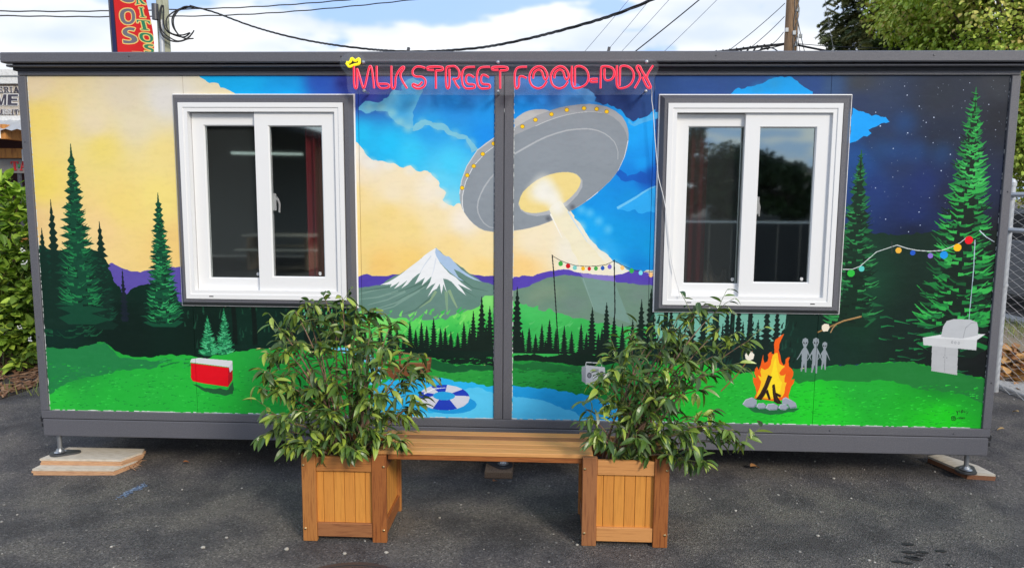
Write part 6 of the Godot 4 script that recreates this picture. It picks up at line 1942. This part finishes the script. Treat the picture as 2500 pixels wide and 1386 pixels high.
# stems from the soil to given tips, twigs along their outer part, leaves along the twigs
func bushy(t: Node3D, base: Vector3, spread: Vector2, tips: Array, meshes: Array, prefix: String, per_tip: int, size: Vector2, sd: int, tinted: Material, palette: Array, hang: float) -> void:
	var r := RandomNumberGenerator.new()
	r.seed = sd
	var leaves := []
	for tip in tips:
		var root := base + Vector3(r.randf_range(-spread.x, spread.x), 0, r.randf_range(-spread.y, spread.y))
		var end: Vector3 = tip - t.position
		var flat := Vector3(end.x - root.x, 0, end.z - root.z)
		var mid := root + flat * r.randf_range(0.25, 0.5) + Vector3(0, (end.y - root.y) * r.randf_range(0.55, 0.75) + flat.length() * 0.1, 0)
		var p := curve3(root, mid, end, 12)
		var b := MB.new()
		b.tube(p, r.randf_range(0.006, 0.0105), 0.0016, 6)
		obj("stem", b, mats.twig if r.randf() < 0.75 else mats.green_twig, t)
		var ln := 0.0
		for i in 12:
			ln += p[i].distance_to(p[i + 1])
		for k in per_tip:
			var s := 0.22 + 0.78 * pow(r.randf(), 0.62)
			if k < 7:
				s = 1.0 - k * 0.012
			var at := s * 12.0
			var i := mini(11, int(at))
			var o: Vector3 = p[i].lerp(p[i + 1], at - i)
			var d: Vector3 = (p[i + 1] - p[i]).normalized()
			var side := Vector3(r.randf_range(-1, 1), r.randf_range(-0.5, 0.9), r.randf_range(-1, 1)).normalized()
			var twig := 0.0
			if k >= 7:
				twig = r.randf_range(0.02, 0.13)
				if ln < 0.4:
					twig *= 0.6
			var from := o + (side * 0.8 + d * 0.4).normalized() * twig
			var n := 1 if twig < 0.03 else 3
			if twig >= 0.03:
				var tb := MB.new()
				tb.tube([o, o.lerp(from, 0.5) + Vector3(0, 0.006, 0), from], 0.0018, 0.001, 4)
				leaves.append([null, tb])
			for q in n:
				var ld := (side * 0.6 + d * 0.35 + Vector3(r.randf_range(-0.8, 0.8), r.randf_range(-0.3, 0.25) - hang, r.randf_range(-0.8, 0.8)))
				var sc := r.randf_range(size.x, size.y)
				var tone := mini(3, int(pow(r.randf(), 1.6) * 4.3))
				if s > 0.93 and r.randf() < 0.45:
					tone = mini(3, tone + 1)
				leaves.append([Transform3D(aim(ld, r.randf_range(-0.7, 0.7)).scaled(Vector3.ONE * sc), o.lerp(from, 1.0 - q * 0.3)), tone, r.randi() % meshes.size()])
	var twigs := MB.new()
	var real := []
	for l in leaves:
		if l[0] == null:
			var tb: MB = l[1]
			twigs.v.append_array(tb.v); twigs.n.append_array(tb.n); twigs.t.append_array(tb.t); twigs.c.append_array(tb.c)
		else:
			real.append(l)
	if twigs.v.size():
		stuff(obj("twigs", twigs, mats.green_twig, t))
	real.sort_custom(func(a, c): return a[0].origin.z + a[0].origin.y * 0.15 > c[0].origin.z + c[0].origin.y * 0.15)
	for i in mini(300, real.size()):
		var l: Array = real[i]
		var o := put("leaf", meshes[l[2]], mats["%s_%d" % [prefix, l[1]]], t)
		o.transform = l[0]
	if real.size() > 300:
		for v in meshes.size():
			var mine := []
			for i in range(300, real.size()):
				if real[i][2] == v:
					mine.append(real[i])
			var mm := MultiMesh.new()
			mm.transform_format = MultiMesh.TRANSFORM_3D
			mm.use_colors = true
			mm.mesh = meshes[v]
			mm.instance_count = mine.size()
			for i in mine.size():
				mm.set_instance_transform(i, mine[i][0])
				mm.set_instance_color(i, palette[mine[i][1]] * r.randf_range(0.8, 1.2))
			var mi := MultiMeshInstance3D.new()
			mi.name = "foliage"
			mi.multimesh = mm
			mi.material_override = tinted
			t.add_child(mi, true)
			stuff(mi)

func shrubs() -> void:
	var meshes := [leaf_mesh(0.1, 0.031, 0.6, 0.5), leaf_mesh(0.1, 0.033, 1.0, 0.35), leaf_mesh(0.1, 0.028, 0.3, 0.7)]
	var pal := [Color(0.042, 0.09, 0.017), Color(0.075, 0.142, 0.023), Color(0.14, 0.225, 0.033), Color(0.28, 0.37, 0.05)]
	var t := thing("laurel_shrub", Vector3(-0.71, 0.32, 0.68), "bushy green laurel filling the planter at the bench's left end", "shrub", "laurels in the planter boxes")
	var tips: Array = [Vector3(-0.923, 1.144, 0.72), Vector3(-0.832, 1.171, 0.72), Vector3(-0.742, 1.167, 0.72), Vector3(-0.672, 1.127, 0.72), Vector3(-0.603, 1.094, 0.72), Vector3(-0.895, 1.074, 0.72), Vector3(-1.018, 1.012, 0.72), Vector3(-0.774, 1.066, 0.72)] + [Vector3(-1.102, 0.839, 0.86), Vector3(-1.07, 0.918, 0.86), Vector3(-1.044, 0.79, 0.86), Vector3(-1.007, 1.037, 0.86), Vector3(-1.095, 0.74, 0.86), Vector3(-0.927, 1.116, 0.86), Vector3(-0.99, 0.939, 0.86), Vector3(-1.07, 0.62, 0.86), Vector3(-1.042, 0.54, 0.86), Vector3(-0.985, 0.481, 0.86), Vector3(-0.905, 0.473, 0.86), Vector3(-0.94, 0.643, 0.86), Vector3(-0.976, 0.762, 0.86), Vector3(-0.814, 0.962, 0.86), Vector3(-0.678, 0.944, 0.86), Vector3(-0.581, 0.985, 0.86), Vector3(-0.525, 0.849, 0.86), Vector3(-0.74, 0.786, 0.86), Vector3(-0.859, 0.744, 0.86), Vector3(-0.625, 0.689, 0.86), Vector3(-0.49, 0.532, 0.86), Vector3(-0.588, 0.55, 0.86), Vector3(-0.727, 0.487, 0.86), Vector3(-0.432, 0.493, 0.86)] + [Vector3(-0.508, 0.956, 0.6), Vector3(-0.528, 1.018, 0.6), Vector3(-0.416, 0.852, 0.6), Vector3(-0.365, 0.769, 0.6), Vector3(-0.387, 0.62, 0.6), Vector3(-0.459, 0.725, 0.6), Vector3(-0.685, 0.995, 0.6), Vector3(-0.44, 0.576, 0.6), Vector3(-0.566, 0.552, 0.6), Vector3(-0.747, 1.015, 0.6)] + [Vector3(-0.837, 0.476, 0.95), Vector3(-0.625, 0.48, 0.95), Vector3(-0.968, 0.61, 0.95), Vector3(-0.756, 0.654, 0.95), Vector3(-0.525, 0.755, 0.95)]
	bushy(t, Vector3(0, 0, 0), Vector2(0.08, 0.08), tips, meshes, "laurel", 18, Vector2(0.42, 0.9), 101, mats.tinted_laurel, pal, 0.55)
	t = thing("laurel_shrub", Vector3(0.63, 0.32, 0.68), "looser leaning laurel with bare stems in the planter at the bench's right end", "shrub", "laurels in the planter boxes")
	tips = [Vector3(1.011, 1.157, 0.7), Vector3(1.07, 1.128, 0.7), Vector3(0.887, 1.096, 0.7), Vector3(0.964, 1.107, 0.7), Vector3(0.85, 1.035, 0.7), Vector3(0.754, 0.974, 0.7), Vector3(1.083, 1.039, 0.7), Vector3(1.161, 1.02, 0.7), Vector3(1.221, 0.981, 0.7)] + [Vector3(0.473, 0.749, 0.86), Vector3(0.51, 0.828, 0.86), Vector3(0.565, 0.868, 0.86), Vector3(0.62, 0.946, 0.86), Vector3(0.68, 0.812, 0.86), Vector3(0.791, 0.872, 0.86), Vector3(0.902, 0.912, 0.86), Vector3(1.013, 0.933, 0.86), Vector3(0.758, 0.735, 0.86), Vector3(0.87, 0.757, 0.86), Vector3(0.982, 0.778, 0.86), Vector3(1.09, 0.877, 0.86), Vector3(0.665, 0.675, 0.86), Vector3(0.55, 0.702, 0.86)] + [Vector3(0.454, 0.644, 0.9), Vector3(0.484, 0.566, 0.9), Vector3(0.682, 0.551, 0.9), Vector3(0.794, 0.573, 0.9), Vector3(0.906, 0.575, 0.9), Vector3(1.016, 0.616, 0.9), Vector3(1.11, 0.599, 0.9), Vector3(1.177, 0.542, 0.9), Vector3(0.946, 0.498, 0.9), Vector3(0.986, 0.44, 0.9), Vector3(0.834, 0.476, 0.9)] + [Vector3(0.593, 0.9, 0.55), Vector3(0.674, 0.964, 0.55), Vector3(0.759, 0.84, 0.55), Vector3(0.9, 0.905, 0.55), Vector3(1, 0.948, 0.55), Vector3(1.105, 0.592, 0.55), Vector3(0.89, 0.588, 0.55)]
	bushy(t, Vector3(0, 0, 0), Vector2(0.1, 0.09), tips, meshes, "laurel", 16, Vector2(0.42, 0.9), 202, mats.tinted_laurel, pal, 0.5)

func left_bush() -> void:
	var meshes := [leaf_mesh(0.12, 0.062, 0.35, 0.3), leaf_mesh(0.12, 0.068, 0.6, 0.2), leaf_mesh(0.12, 0.055, 0.15, 0.4)]
	var pal := [Color(0.11, 0.20, 0.025), Color(0.2, 0.33, 0.035), Color(0.30, 0.45, 0.05), Color(0.40, 0.54, 0.07)]
	var t := thing("dogwood_bush", Vector3(-4.95, 0.0, -2.7), "tall leafy dogwood bush with small white flowers left of the cabin", "bush")
	var r := RandomNumberGenerator.new()
	r.seed = 7
	var tips := []
	for i in 58:
		var a := r.randf() * TAU
		var h := r.randf_range(0.25, 1.75)
		var w := 0.85 * sqrt(max(0.0, 1.0 - pow((h - 0.85) / 1.2, 2.0)))
		tips.append(Vector3(-4.95 + cos(a) * w * r.randf_range(0.6, 1.05), h, -2.7 + sin(a) * w * r.randf_range(0.6, 1.0)))
	tips.append_array([Vector3(-4.651, 1.73, -2.3), Vector3(-4.539, 1.694, -2.3), Vector3(-4.466, 1.658, -2.3), Vector3(-4.384, 1.474, -2.3), Vector3(-4.633, 1.472, -2.3), Vector3(-4.452, 1.325, -2.3), Vector3(-4.578, 1.175, -2.3), Vector3(-4.41, 1.102, -2.3), Vector3(-4.692, 0.948, -2.3), Vector3(-4.526, 0.837, -2.3), Vector3(-4.418, 0.725, -2.3), Vector3(-4.663, 0.569, -2.3), Vector3(-4.518, 0.418, -2.3), Vector3(-4.726, 0.261, -2.3), Vector3(-4.476, 0.187, -2.3), Vector3(-4.662, 0.068, -2.3), Vector3(-4.789, -0.051, -2.3)])
	bushy(t, Vector3(0, 0, 0), Vector2(0.2, 0.2), tips, meshes, "broadleaf", 26, Vector2(0.7, 1.15), 303, mats.tinted_leaf, pal, 0.1)
	for p in [Vector3(-4.462, 1.139, -2.2), Vector3(-4.542, 0.435, -2.2), Vector3(-4.445, 0.331, -2.2), Vector3(-4.447, 1.035, -2.2)]:
		var b := MB.new()
		for i in 10:
			b.blob(p - t.position + Vector3(r.randf_range(-0.02, 0.02), r.randf_range(-0.02, 0.02), r.randf_range(-0.02, 0.02)), Vector3.ONE * 0.011, r, 0.2)
		obj("flower_head", b, mats.caulk, t)

func crown(t: Node3D, centre: Vector3, radii: Vector3, n: int, leaf: ArrayMesh, size: Vector2, inks: Array, mat: Material, sd: int, clumps: int) -> void:
	var r := RandomNumberGenerator.new()
	r.seed = sd
	var mids := []
	for i in clumps:
		var d := Vector3(r.randf_range(-1, 1), r.randf_range(-1, 1), r.randf_range(-1, 1)).normalized()
		mids.append([centre + d * radii * r.randf_range(0.62, 1.0), r.randf_range(0.14, 0.28) * radii.x, r.randf()])
	var mm := MultiMesh.new()
	mm.transform_format = MultiMesh.TRANSFORM_3D
	mm.use_colors = true
	mm.mesh = leaf
	mm.instance_count = n
	for i in n:
		var c: Array = mids[r.randi() % clumps]
		var d := Vector3(r.randf_range(-1, 1), r.randf_range(-1, 1), r.randf_range(-1, 1)).normalized()
		var p: Vector3 = c[0] + d * c[1] * pow(r.randf(), 0.4) * Vector3(1.1, 0.7, 1.1)
		var ld := (d + Vector3(r.randf_range(-0.7, 0.7), r.randf_range(-0.9, 0.2), r.randf_range(-0.7, 0.7)))
		mm.set_instance_transform(i, Transform3D(aim(ld, r.randf_range(-0.9, 0.9)).scaled(Vector3.ONE * r.randf_range(size.x, size.y)), p))
		var k: float = clampf(c[2] * 0.6 + r.randf() * 0.5, 0.0, 0.999) * (inks.size() - 1)
		var ci := int(k)
		mm.set_instance_color(i, (inks[ci] as Color).lerp(inks[ci + 1], k - ci))
	var mi := MultiMeshInstance3D.new()
	mi.name = "crown"
	mi.multimesh = mm
	mi.material_override = mat
	t.add_child(mi, true)
	stuff(mi)
	for i in clumps:
		if i % 2 == 0:
			var b := MB.new()
			var start := Vector3(centre.x, centre.y - radii.y * 0.85, centre.z)
			b.tube(curve3(start, start.lerp(mids[i][0], 0.5) + Vector3(0, 0.3, 0), mids[i][0], 6), 0.05, 0.012, 5)
			obj("limb", b, mats.bark, t)

func trees() -> void:
	# broadleaf tree at the right
	var mp := Vector3(9.7, 0.07, -10.4)
	var t := thing("maple_tree", mp, "bright green broadleaf tree rising behind the roof at the right", "tree")
	var b := MB.new()
	b.tube([Vector3(0, 0, 0), Vector3(0.05, 1.2, 0), Vector3(0, 2.6, 0.05), Vector3(0.05, 5.2, 0)], 0.22, 0.07, 12)
	obj("trunk", b, mats.bark, t)
	crown(t, Vector3(0, 4.6, 0), Vector3(3.0, 3.0, 3.0), 150000, leaf_mesh(0.08, 0.066, 0.5, 0.25), Vector2(0.6, 1.2), [Color(0.15, 0.25, 0.03), Color(0.27, 0.40, 0.045), Color(0.42, 0.54, 0.07), Color(0.58, 0.64, 0.11), Color(0.5, 0.38, 0.1)], mats.tinted_leaf, 404, 340)
	# dark conifer behind it
	var cp := Vector3(8.9, 0.07, -14.9)
	t = thing("spruce_tree", cp, "dark shaggy conifer half hidden behind the bright broadleaf tree", "tree")
	b = MB.new()
	b.tube([Vector3(0, 0, 0), Vector3(0, 5, 0), Vector3(0.1, 13, 0)], 0.28, 0.05, 10)
	obj("trunk", b, mats.bark, t)
	var r := RandomNumberGenerator.new()
	r.seed = 55
	var sprays := []
	var limb := MB.new()
	for i in 170:
		var h := r.randf_range(2.5, 12.5)
		var a := r.randf() * TAU
		var ln := (13.2 - h) * 0.235 * r.randf_range(0.6, 1.15)
		var p0 := Vector3(0, h, 0)
		var p1 := p0 + Vector3(cos(a) * ln * 0.6, ln * 0.1, sin(a) * ln * 0.6)
		var p2 := p0 + Vector3(cos(a) * ln, -ln * 0.22, sin(a) * ln)
		var q := curve3(p0, p1, p2, 8)
		limb.tube(q, 0.03, 0.006, 4)
		for k in 90:
			var s := 0.2 + 0.8 * sqrt(r.randf())
			var j := mini(7, int(s * 8.0))
			var o: Vector3 = q[j].lerp(q[j + 1], s * 8.0 - j)
			o += Vector3(r.randf_range(-0.26, 0.26), r.randf_range(-0.34, 0.1), r.randf_range(-0.26, 0.26)) * (0.4 + s)
			sprays.append([o, Vector3(cos(a) * 0.4 + r.randf_range(-1, 1), r.randf_range(-0.9, 0.4), sin(a) * 0.4 + r.randf_range(-1, 1)), r.randf()])
	obj("limbs", limb, mats.bark, t)
	var sb := MB.new()
	for i in 9:      # one needled shoot
		var s := float(i) / 8.0
		for g in 4:
			var ang := TAU * g / 4.0 + i * 0.8
			var o := Vector3(s * 0.11, 0, 0)
			var d := Vector3(0.026, cos(ang) * 0.034, sin(ang) * 0.034)
			var w := Vector3(0, sin(ang), -cos(ang)) * 0.009
			sb.tri(o - w, o + w, o + d, Vector3(0, cos(ang), sin(ang)), Vector3(0, cos(ang), sin(ang)), Vector3(0, cos(ang), sin(ang)))
	var mm := MultiMesh.new()
	mm.transform_format = MultiMesh.TRANSFORM_3D
	mm.use_colors = true
	mm.mesh = sb.mesh()
	mm.instance_count = sprays.size() * 2
	for i in sprays.size() * 2:
		var s: Array = sprays[i / 2]
		mm.set_instance_transform(i, Transform3D(aim(s[1] + Vector3(0, 0, 0.5 * (i % 2)), s[2] * 3.0).scaled(Vector3.ONE * (1.2 + s[2] * 0.8)), s[0] + Vector3(0.05 * (i % 2), 0.04 * (i % 2), 0)))
		mm.set_instance_color(i, Color(0.08, 0.125, 0.04).lerp(Color(0.38, 0.36, 0.12), s[2] * s[2]))
	var mi := MultiMeshInstance3D.new()
	mi.name = "needles"
	mi.multimesh = mm
	mi.material_override = mats.tinted_needle
	t.add_child(mi, true)
	stuff(mi)

func across_the_lot() -> void:
	# what the window panes mirror: hedge fence, house, trees and a picnic shelter behind the camera
	var dark: Material = plain("dark_fence", lin(0.03, 0.03, 0.032), 0.8)
	var t := thing("board_fence", Vector3(5.6, 0, 9.2), "dark board fence at the far side of the lot behind the viewer", "fence")
	for i in 24:
		boxed("board", Vector3(-4.6 + i * 0.4, 0.6, 0), Vector3(0.385, 1.2, 0.03), dark, t, 0.004)
	boxed("cap_rail", Vector3(0, 1.215, 0), Vector3(9.6, 0.03, 0.06), mats.white_plastic, t, 0.004)
	t = thing("far_house", Vector3(19.0, -0.7, 52.0), "low grey house with a dark gable roof beyond the board fence", "house")
	var wall: Material = plain("house_wall", lin(0.22, 0.22, 0.21), 0.8)
	boxed("wall", Vector3(0, 1.4, 0), Vector3(12, 2.8, 7), wall, t, 0.02)
	var b := MB.new()
	b.prism(PackedVector2Array([Vector2(-4.0, 2.8), Vector2(4.0, 2.8), Vector2(0, 4.6)]), -6.4, 6.4, Transform3D(Basis(Vector3.UP, PI / 2), Vector3.ZERO))
	obj("roof", b, plain("house_roof", lin(0.03, 0.03, 0.033), 0.8), t)
	for x in [-3.0, 1.5]:
		var w := boxed("window", Vector3(x, 1.6, -3.52), Vector3(1.4, 1.1, 0.06), mats.white_plastic, t, 0.01)
		boxed("pane", Vector3(x, 1.6, -3.56), Vector3(1.2, 0.9, 0.02), plain("car_glass", lin(0.02, 0.022, 0.025), 0.05), w, 0.0)
	var k := 0
	for e in [[Vector3(8.6, 0, 46), 7.0, "tallest round tree left of the far house"], [Vector3(12.6, 0, 45), 5.6, "middle tree overlapping the far house's left end"], [Vector3(15.6, 0, 44), 4.4, "low bushy tree before the far house's wall"], [Vector3(20.6, 0, 44), 3.9, "lowest shrubby tree before the far house's right half"], [Vector3(25.5, 0, 46), 4.6, "bushy tree at the far house's right end"]]:
		t = thing("garden_tree", e[0], e[2], "tree", "garden trees beyond the board fence")
		b = MB.new()
		b.tube([Vector3.ZERO, Vector3(0.1, e[1] * 0.5, 0)], 0.2, 0.1, 8)
		obj("trunk", b, mats.bark, t)
		crown(t, Vector3(0, e[1] * 0.5, 0), Vector3(e[1] * 0.42, e[1] * 0.46, e[1] * 0.42), 6000, leaf_mesh(0.26, 0.2, 0.4, 0.2), Vector2(0.8, 1.4), [Color(0.015, 0.03, 0.008), Color(0.04, 0.08, 0.015)], mats.tinted_leaf, 600 + k, 60)
		k += 1
	# picnic shelter
	t = thing("picnic_shelter", Vector3(-7.5, 0, 13.0), "open timber picnic shelter with a dark gable roof behind the viewer", "shelter")
	var timber: Material = mats.old_timber
	for x in [-3.2, 3.2]:
		for z in [-2.4, 2.4]:
			boxed("post", Vector3(x, 1.3, z), Vector3(0.14, 2.6, 0.14), timber, t, 0.005)
	b = MB.new()
	b.prism(PackedVector2Array([Vector2(-3.8, 2.6), Vector2(0, 3.7), Vector2(3.8, 2.6), Vector2(3.8, 2.7), Vector2(0, 3.82), Vector2(-3.8, 2.7)]), -3.0, 3.0)
	obj("roof", b, dark, t)
	b = MB.new()
	b.prism(PackedVector2Array([Vector2(-3.6, 0), Vector2(3.6, 0), Vector2(3.6, 2.65), Vector2(0, 3.7), Vector2(-3.6, 2.65)]), 2.56, 2.62)
	obj("back_wall", b, plain("shelter_wall", lin(0.22, 0.215, 0.20), 0.9), t)
	for x in [-1.8, 1.2]:
		var tube := MB.new()
		tube.tube([Vector3(x, 2.5, -2.0), Vector3(x + 1.4, 2.5, -1.6)], 0.025, -1.0, 8)
		var lm := plain("lamp_tube", Color(0.9, 0.95, 0.92), 0.4)
		lm.emission_enabled = true
		lm.emission = Color(0.95, 1.0, 0.97)
		lm.emission_energy_multiplier = 0.5
		obj("lamp_tube", tube, lm, t)
	for e in [[Vector3(-9.0, 0, 11.6), "left picnic table of light boards under the shelter"], [Vector3(-5.6, 0, 12.2), "right picnic table of light boards under the shelter"]]:
		t = thing("picnic_table", e[0], e[1], "table", "picnic tables under the shelter")
		for i in 4:
			boxed("board", Vector3(0, 0.74, -0.3 + i * 0.2), Vector3(1.8, 0.035, 0.19), mats.pine_face, t, 0.004)
		for s in [-1, 1]:
			boxed("bench_board", Vector3(0, 0.45, s * 0.65), Vector3(1.8, 0.035, 0.25), mats.pine_face, t, 0.004)
			boxed("leg", Vector3(s * 0.65, 0.36, 0), Vector3(0.06, 0.72, 1.3), mats.old_timber, t, 0.004)
	var bl := boxed("storage_crate", Vector3(-4.9, 0.35, 14.6), Vector3(0.8, 0.7, 0.6), plain("crate_grey", lin(0.3, 0.32, 0.33), 0.7))
	tag(bl, "grey storage crate by the back wall of the picnic shelter", "crate")
	# behind the panes
	for e in [[Vector3(-1.085, 1.6, -0.1), 0.17, "dark red curtain hanging inside the left window"], [Vector3(1.06, 1.6, -0.1), 0.2, "dark red curtain hanging inside the right window"]]:
		b = MB.new()
		var n := 24
		for i in n:
			var q := []
			for s in [[0, 0], [1, 0], [1, 1], [0, 1]]:
				var u: float = (i + s[0]) / float(n)
				q.append(Vector3(e[0].x - e[1] * 0.5 + e[1] * u, 0.9 + s[1] * 1.35, e[0].z + 0.014 * sin(u * 26.0)))
			b.quad(q[0], q[1], q[2], q[3], Vector3.BACK)
		var o := obj("curtain", b, mats.curtain)
		tag(o, e[2], "curtain")
	b = MB.new()
	rng.seed = 4
	for i in 26:
		var x := 0.98 + i * 0.012
		b.tube([Vector3(x, 1.08, -0.16), Vector3(x + 0.01, 1.24 + 0.05 * sin(i * 0.5), -0.14 + 0.02 * sin(i * 1.9)), Vector3(x + 0.03, 1.12, -0.1)], 0.014, 0.01, 6)
	var cl := obj("cloth_bundle", b, plain("cloth_beige", lin(0.3, 0.26, 0.2), 0.9))
	tag(cl, "pale crumpled cloth lying inside the right window's lower left corner", "cloth")

func litter() -> void:
	# pale grit on the asphalt
	var r := RandomNumberGenerator.new()
	r.seed = 64
	var g := MultiMesh.new()
	g.transform_format = MultiMesh.TRANSFORM_3D
	g.use_colors = true
	var b := MB.new()
	b.blob(Vector3.ZERO, Vector3(0.01, 0.006, 0.008), r, 0.25)
	g.mesh = b.mesh()
	g.instance_count = 1500
	for i in 1500:
		var x := r.randf_range(-3.6, 4.2)
		var z := r.randf_range(-0.6, 1.6)
		if i % 3 == 0:
			x = r.randf_range(1.0, 4.4)
			z = r.randf_range(-2.2, 1.3)
		var s := 0.3 + 1.4 * pow(r.randf(), 3.5)
		g.set_instance_transform(i, Transform3D(Basis.from_euler(Vector3(0, r.randf() * TAU, 0)).scaled(Vector3.ONE * s), Vector3(x, ground_y(x) + 0.002, z)))
		var k := r.randf()
		g.set_instance_color(i, Color(0.14, 0.135, 0.125).lerp(Color(0.5, 0.47, 0.42), k * k))
	var mi := MultiMeshInstance3D.new()
	mi.name = "grit"
	mi.multimesh = g
	mi.material_override = mats.tinted_matte
	add_child(mi)
	tag(mi, "pale grit and tiny stones strewn over the dark asphalt", "grit")
	stuff(mi)
	# larger pebbles and leaves one can point at
	var peb := [[[Vector3(-0.965, -0.007, 0.963)][0], 0.02, "oval pale pebble left of the left planter's foot"], [[Vector3(-0.679, -0.005, 0.994)][0], 0.017, "round pebble in front of the left planter"], [[Vector3(-0.487, -0.004, 0.974)][0], 0.018, "pale pebble at the left planter's right front foot"], [[Vector3(-0.291, -0.002, 0.589)][0], 0.013, "round white pebble under the bench, nearest the left planter"], [[Vector3(1.592, 0.012, 0.713)][0], 0.016, "white pebble on the open asphalt at lower right"], [[Vector3(1.956, 0.015, -0.043)][0], 0.016, "white pebble under the cabin's right half"], [[Vector3(0.408, 0.003, 0.858)][0], 0.014, "brown pebble at the right planter's left foot"], [[Vector3(-1.367, -0.01, 0.964)][0], 0.02, "tan pebble on the open asphalt at lower left"]]
	for e in peb:
		b = MB.new()
		b.blob(Vector3(0, e[1] * 0.25, 0), Vector3(e[1] * 1.2, e[1] * 0.7, e[1]), r, 0.12)
		var o := obj("pebble", b, speckled("pebble_%d" % int(e[1] * 1000), lin(0.42, 0.39, 0.33), 0.2, 6.0, 0.8))
		o.position = e[0]
		tag(o, e[2], "pebble", "pebbles on the asphalt")
	var dl := leaf_mesh(0.075, 0.05, 0.6, 0.5)
	var fallen := [[[Vector3(1.504, 0.011, -0.168)][0], 0, 0.4, "curled orange leaf on the asphalt right of the right planter"], [[Vector3(3.502, 0.026, -0.985)][0], 2, 2.9, "flat tan leaf on the asphalt beyond the cabin's right end"], [[Vector3(-0.045, 0, 0.136)][0], 1, 1.0, "small red brown leaf scrap under the bench"], [[Vector3(-1.99, -0.015, -0.095)][0], 1, 0.6, "tiny pale leaf scrap under the cabin's left part"], [[Vector3(3.862, 0.029, -1.414)][0], 2, 2.0, "pale leaf at the foot of the chain link fence"]]
	for e in fallen:
		var o := put("fallen_leaf", dl, mats["dry_leaf_%d" % e[1]])
		var s: float = 1.0 if e[1] == 0 else (0.55 if e[1] == 1 else 0.7)
		o.transform = Transform3D(Basis(Vector3.UP, e[2]).scaled(Vector3.ONE * s), e[0] + Vector3(0, 0.022, 0))
		tag(o, e[3], "leaf", "fallen leaves on the asphalt")
	# old blue paint scuff, thin flecks on the asphalt
	b = MB.new()
	for i in 260:
		var u := r.randf()
		var p: Vector3 = ([Vector3(-2.096, -0.016, 0.377), Vector3(-2.057, -0.015, 0.228)][0] as Vector3).lerp([Vector3(-2.096, -0.016, 0.377), Vector3(-2.057, -0.015, 0.228)][1], u) + Vector3(r.randfn(0, 0.012), 0.004, r.randfn(0, 0.028 - 0.012 * u))
		var s := r.randf_range(0.003, 0.009)
		var a := r.randf() * TAU
		var k := r.randf()
		b.col = Color(0.05, 0.08, 0.16).lerp(Color(0.3, 0.38, 0.5), k * k)
		var q := []
		for e in 3:
			q.append(p + Vector3(cos(a + e * 2.1), 0, sin(a + e * 2.1)) * s)
		b.flat(q[0], q[1], q[2], Vector3.UP)
	var sc := obj("paint_scuff", b, mats.tinted_matte)
	tag(sc, "faded blue paint scuff on the asphalt below the left wooden blocks", "paint mark")
	# old oil drips
	b = MB.new()
	b.col = Color(0.018, 0.018, 0.019)
	for e in [Vector3(1.995, 0.015, 0.785), Vector3(1.959, 0.015, 0.869), Vector3(2.024, 0.015, 0.862), Vector3(1.947, 0.015, 0.916), Vector3(2.116, 0.016, 0.846), Vector3(1.898, 0.014, 0.972), Vector3(2.087, 0.016, 0.979), Vector3(1.857, 0.014, 0.959), Vector3(1.996, 0.015, 0.891), Vector3(1.962, 0.015, 0.931)]:
		var pts := []
		var n := 9
		var sc2 := r.randf_range(0.012, 0.026)
		for k in n:
			pts.append(e + Vector3(cos(TAU * k / n) * sc2 * r.randf_range(0.9, 1.9), 0.004, sin(TAU * k / n) * sc2 * r.randf_range(0.4, 0.8)))
		for k in range(1, n - 1):
			b.flat(pts[0], pts[k], pts[k + 1], Vector3.UP)
	var od := obj("oil_drips", b, mats.tinted_matte)
	stuff(od)
	tag(od, "small black oil drips on the asphalt at the lower right", "stain")
	# round iron cover cut by the lower edge of the view
	var mp: Vector3 = [Vector3(-0.585, -0.004, 1.068)][0]
	var t := thing("manhole_cover", Vector3(mp.x + 0.0, ground_y(mp.x), mp.z + 0.3), "round dark iron cover set in the asphalt before the left planter", "manhole cover")
	b = MB.new()
	b.lathe([Vector2(0.0, 0.005), Vector2(0.262, 0.005), Vector2(0.265, 0.003), Vector2(0.265, -0.02)], 48, Transform3D.IDENTITY)
	obj("lid", b, mats.dark_steel, t)
	b = MB.new()
	b.lathe([Vector2(0.272, -0.02), Vector2(0.272, 0.004), Vector2(0.298, 0.004), Vector2(0.302, -0.01)], 48, Transform3D.IDENTITY)
	obj("ring", b, mats.dark_steel, t)
	b = MB.new()
	for i in 17:
		for j in 17:
			var p := Vector3((i - 8) * 0.03 + (0.015 if j % 2 else 0.0), 0.0065, (j - 8) * 0.03)
			if Vector2(p.x, p.z).length() < 0.245:
				b.box(p, Vector3(0.016, 0.005, 0.016), 0.002)
	stuff(obj("studs", b, mats.dark_steel, t))
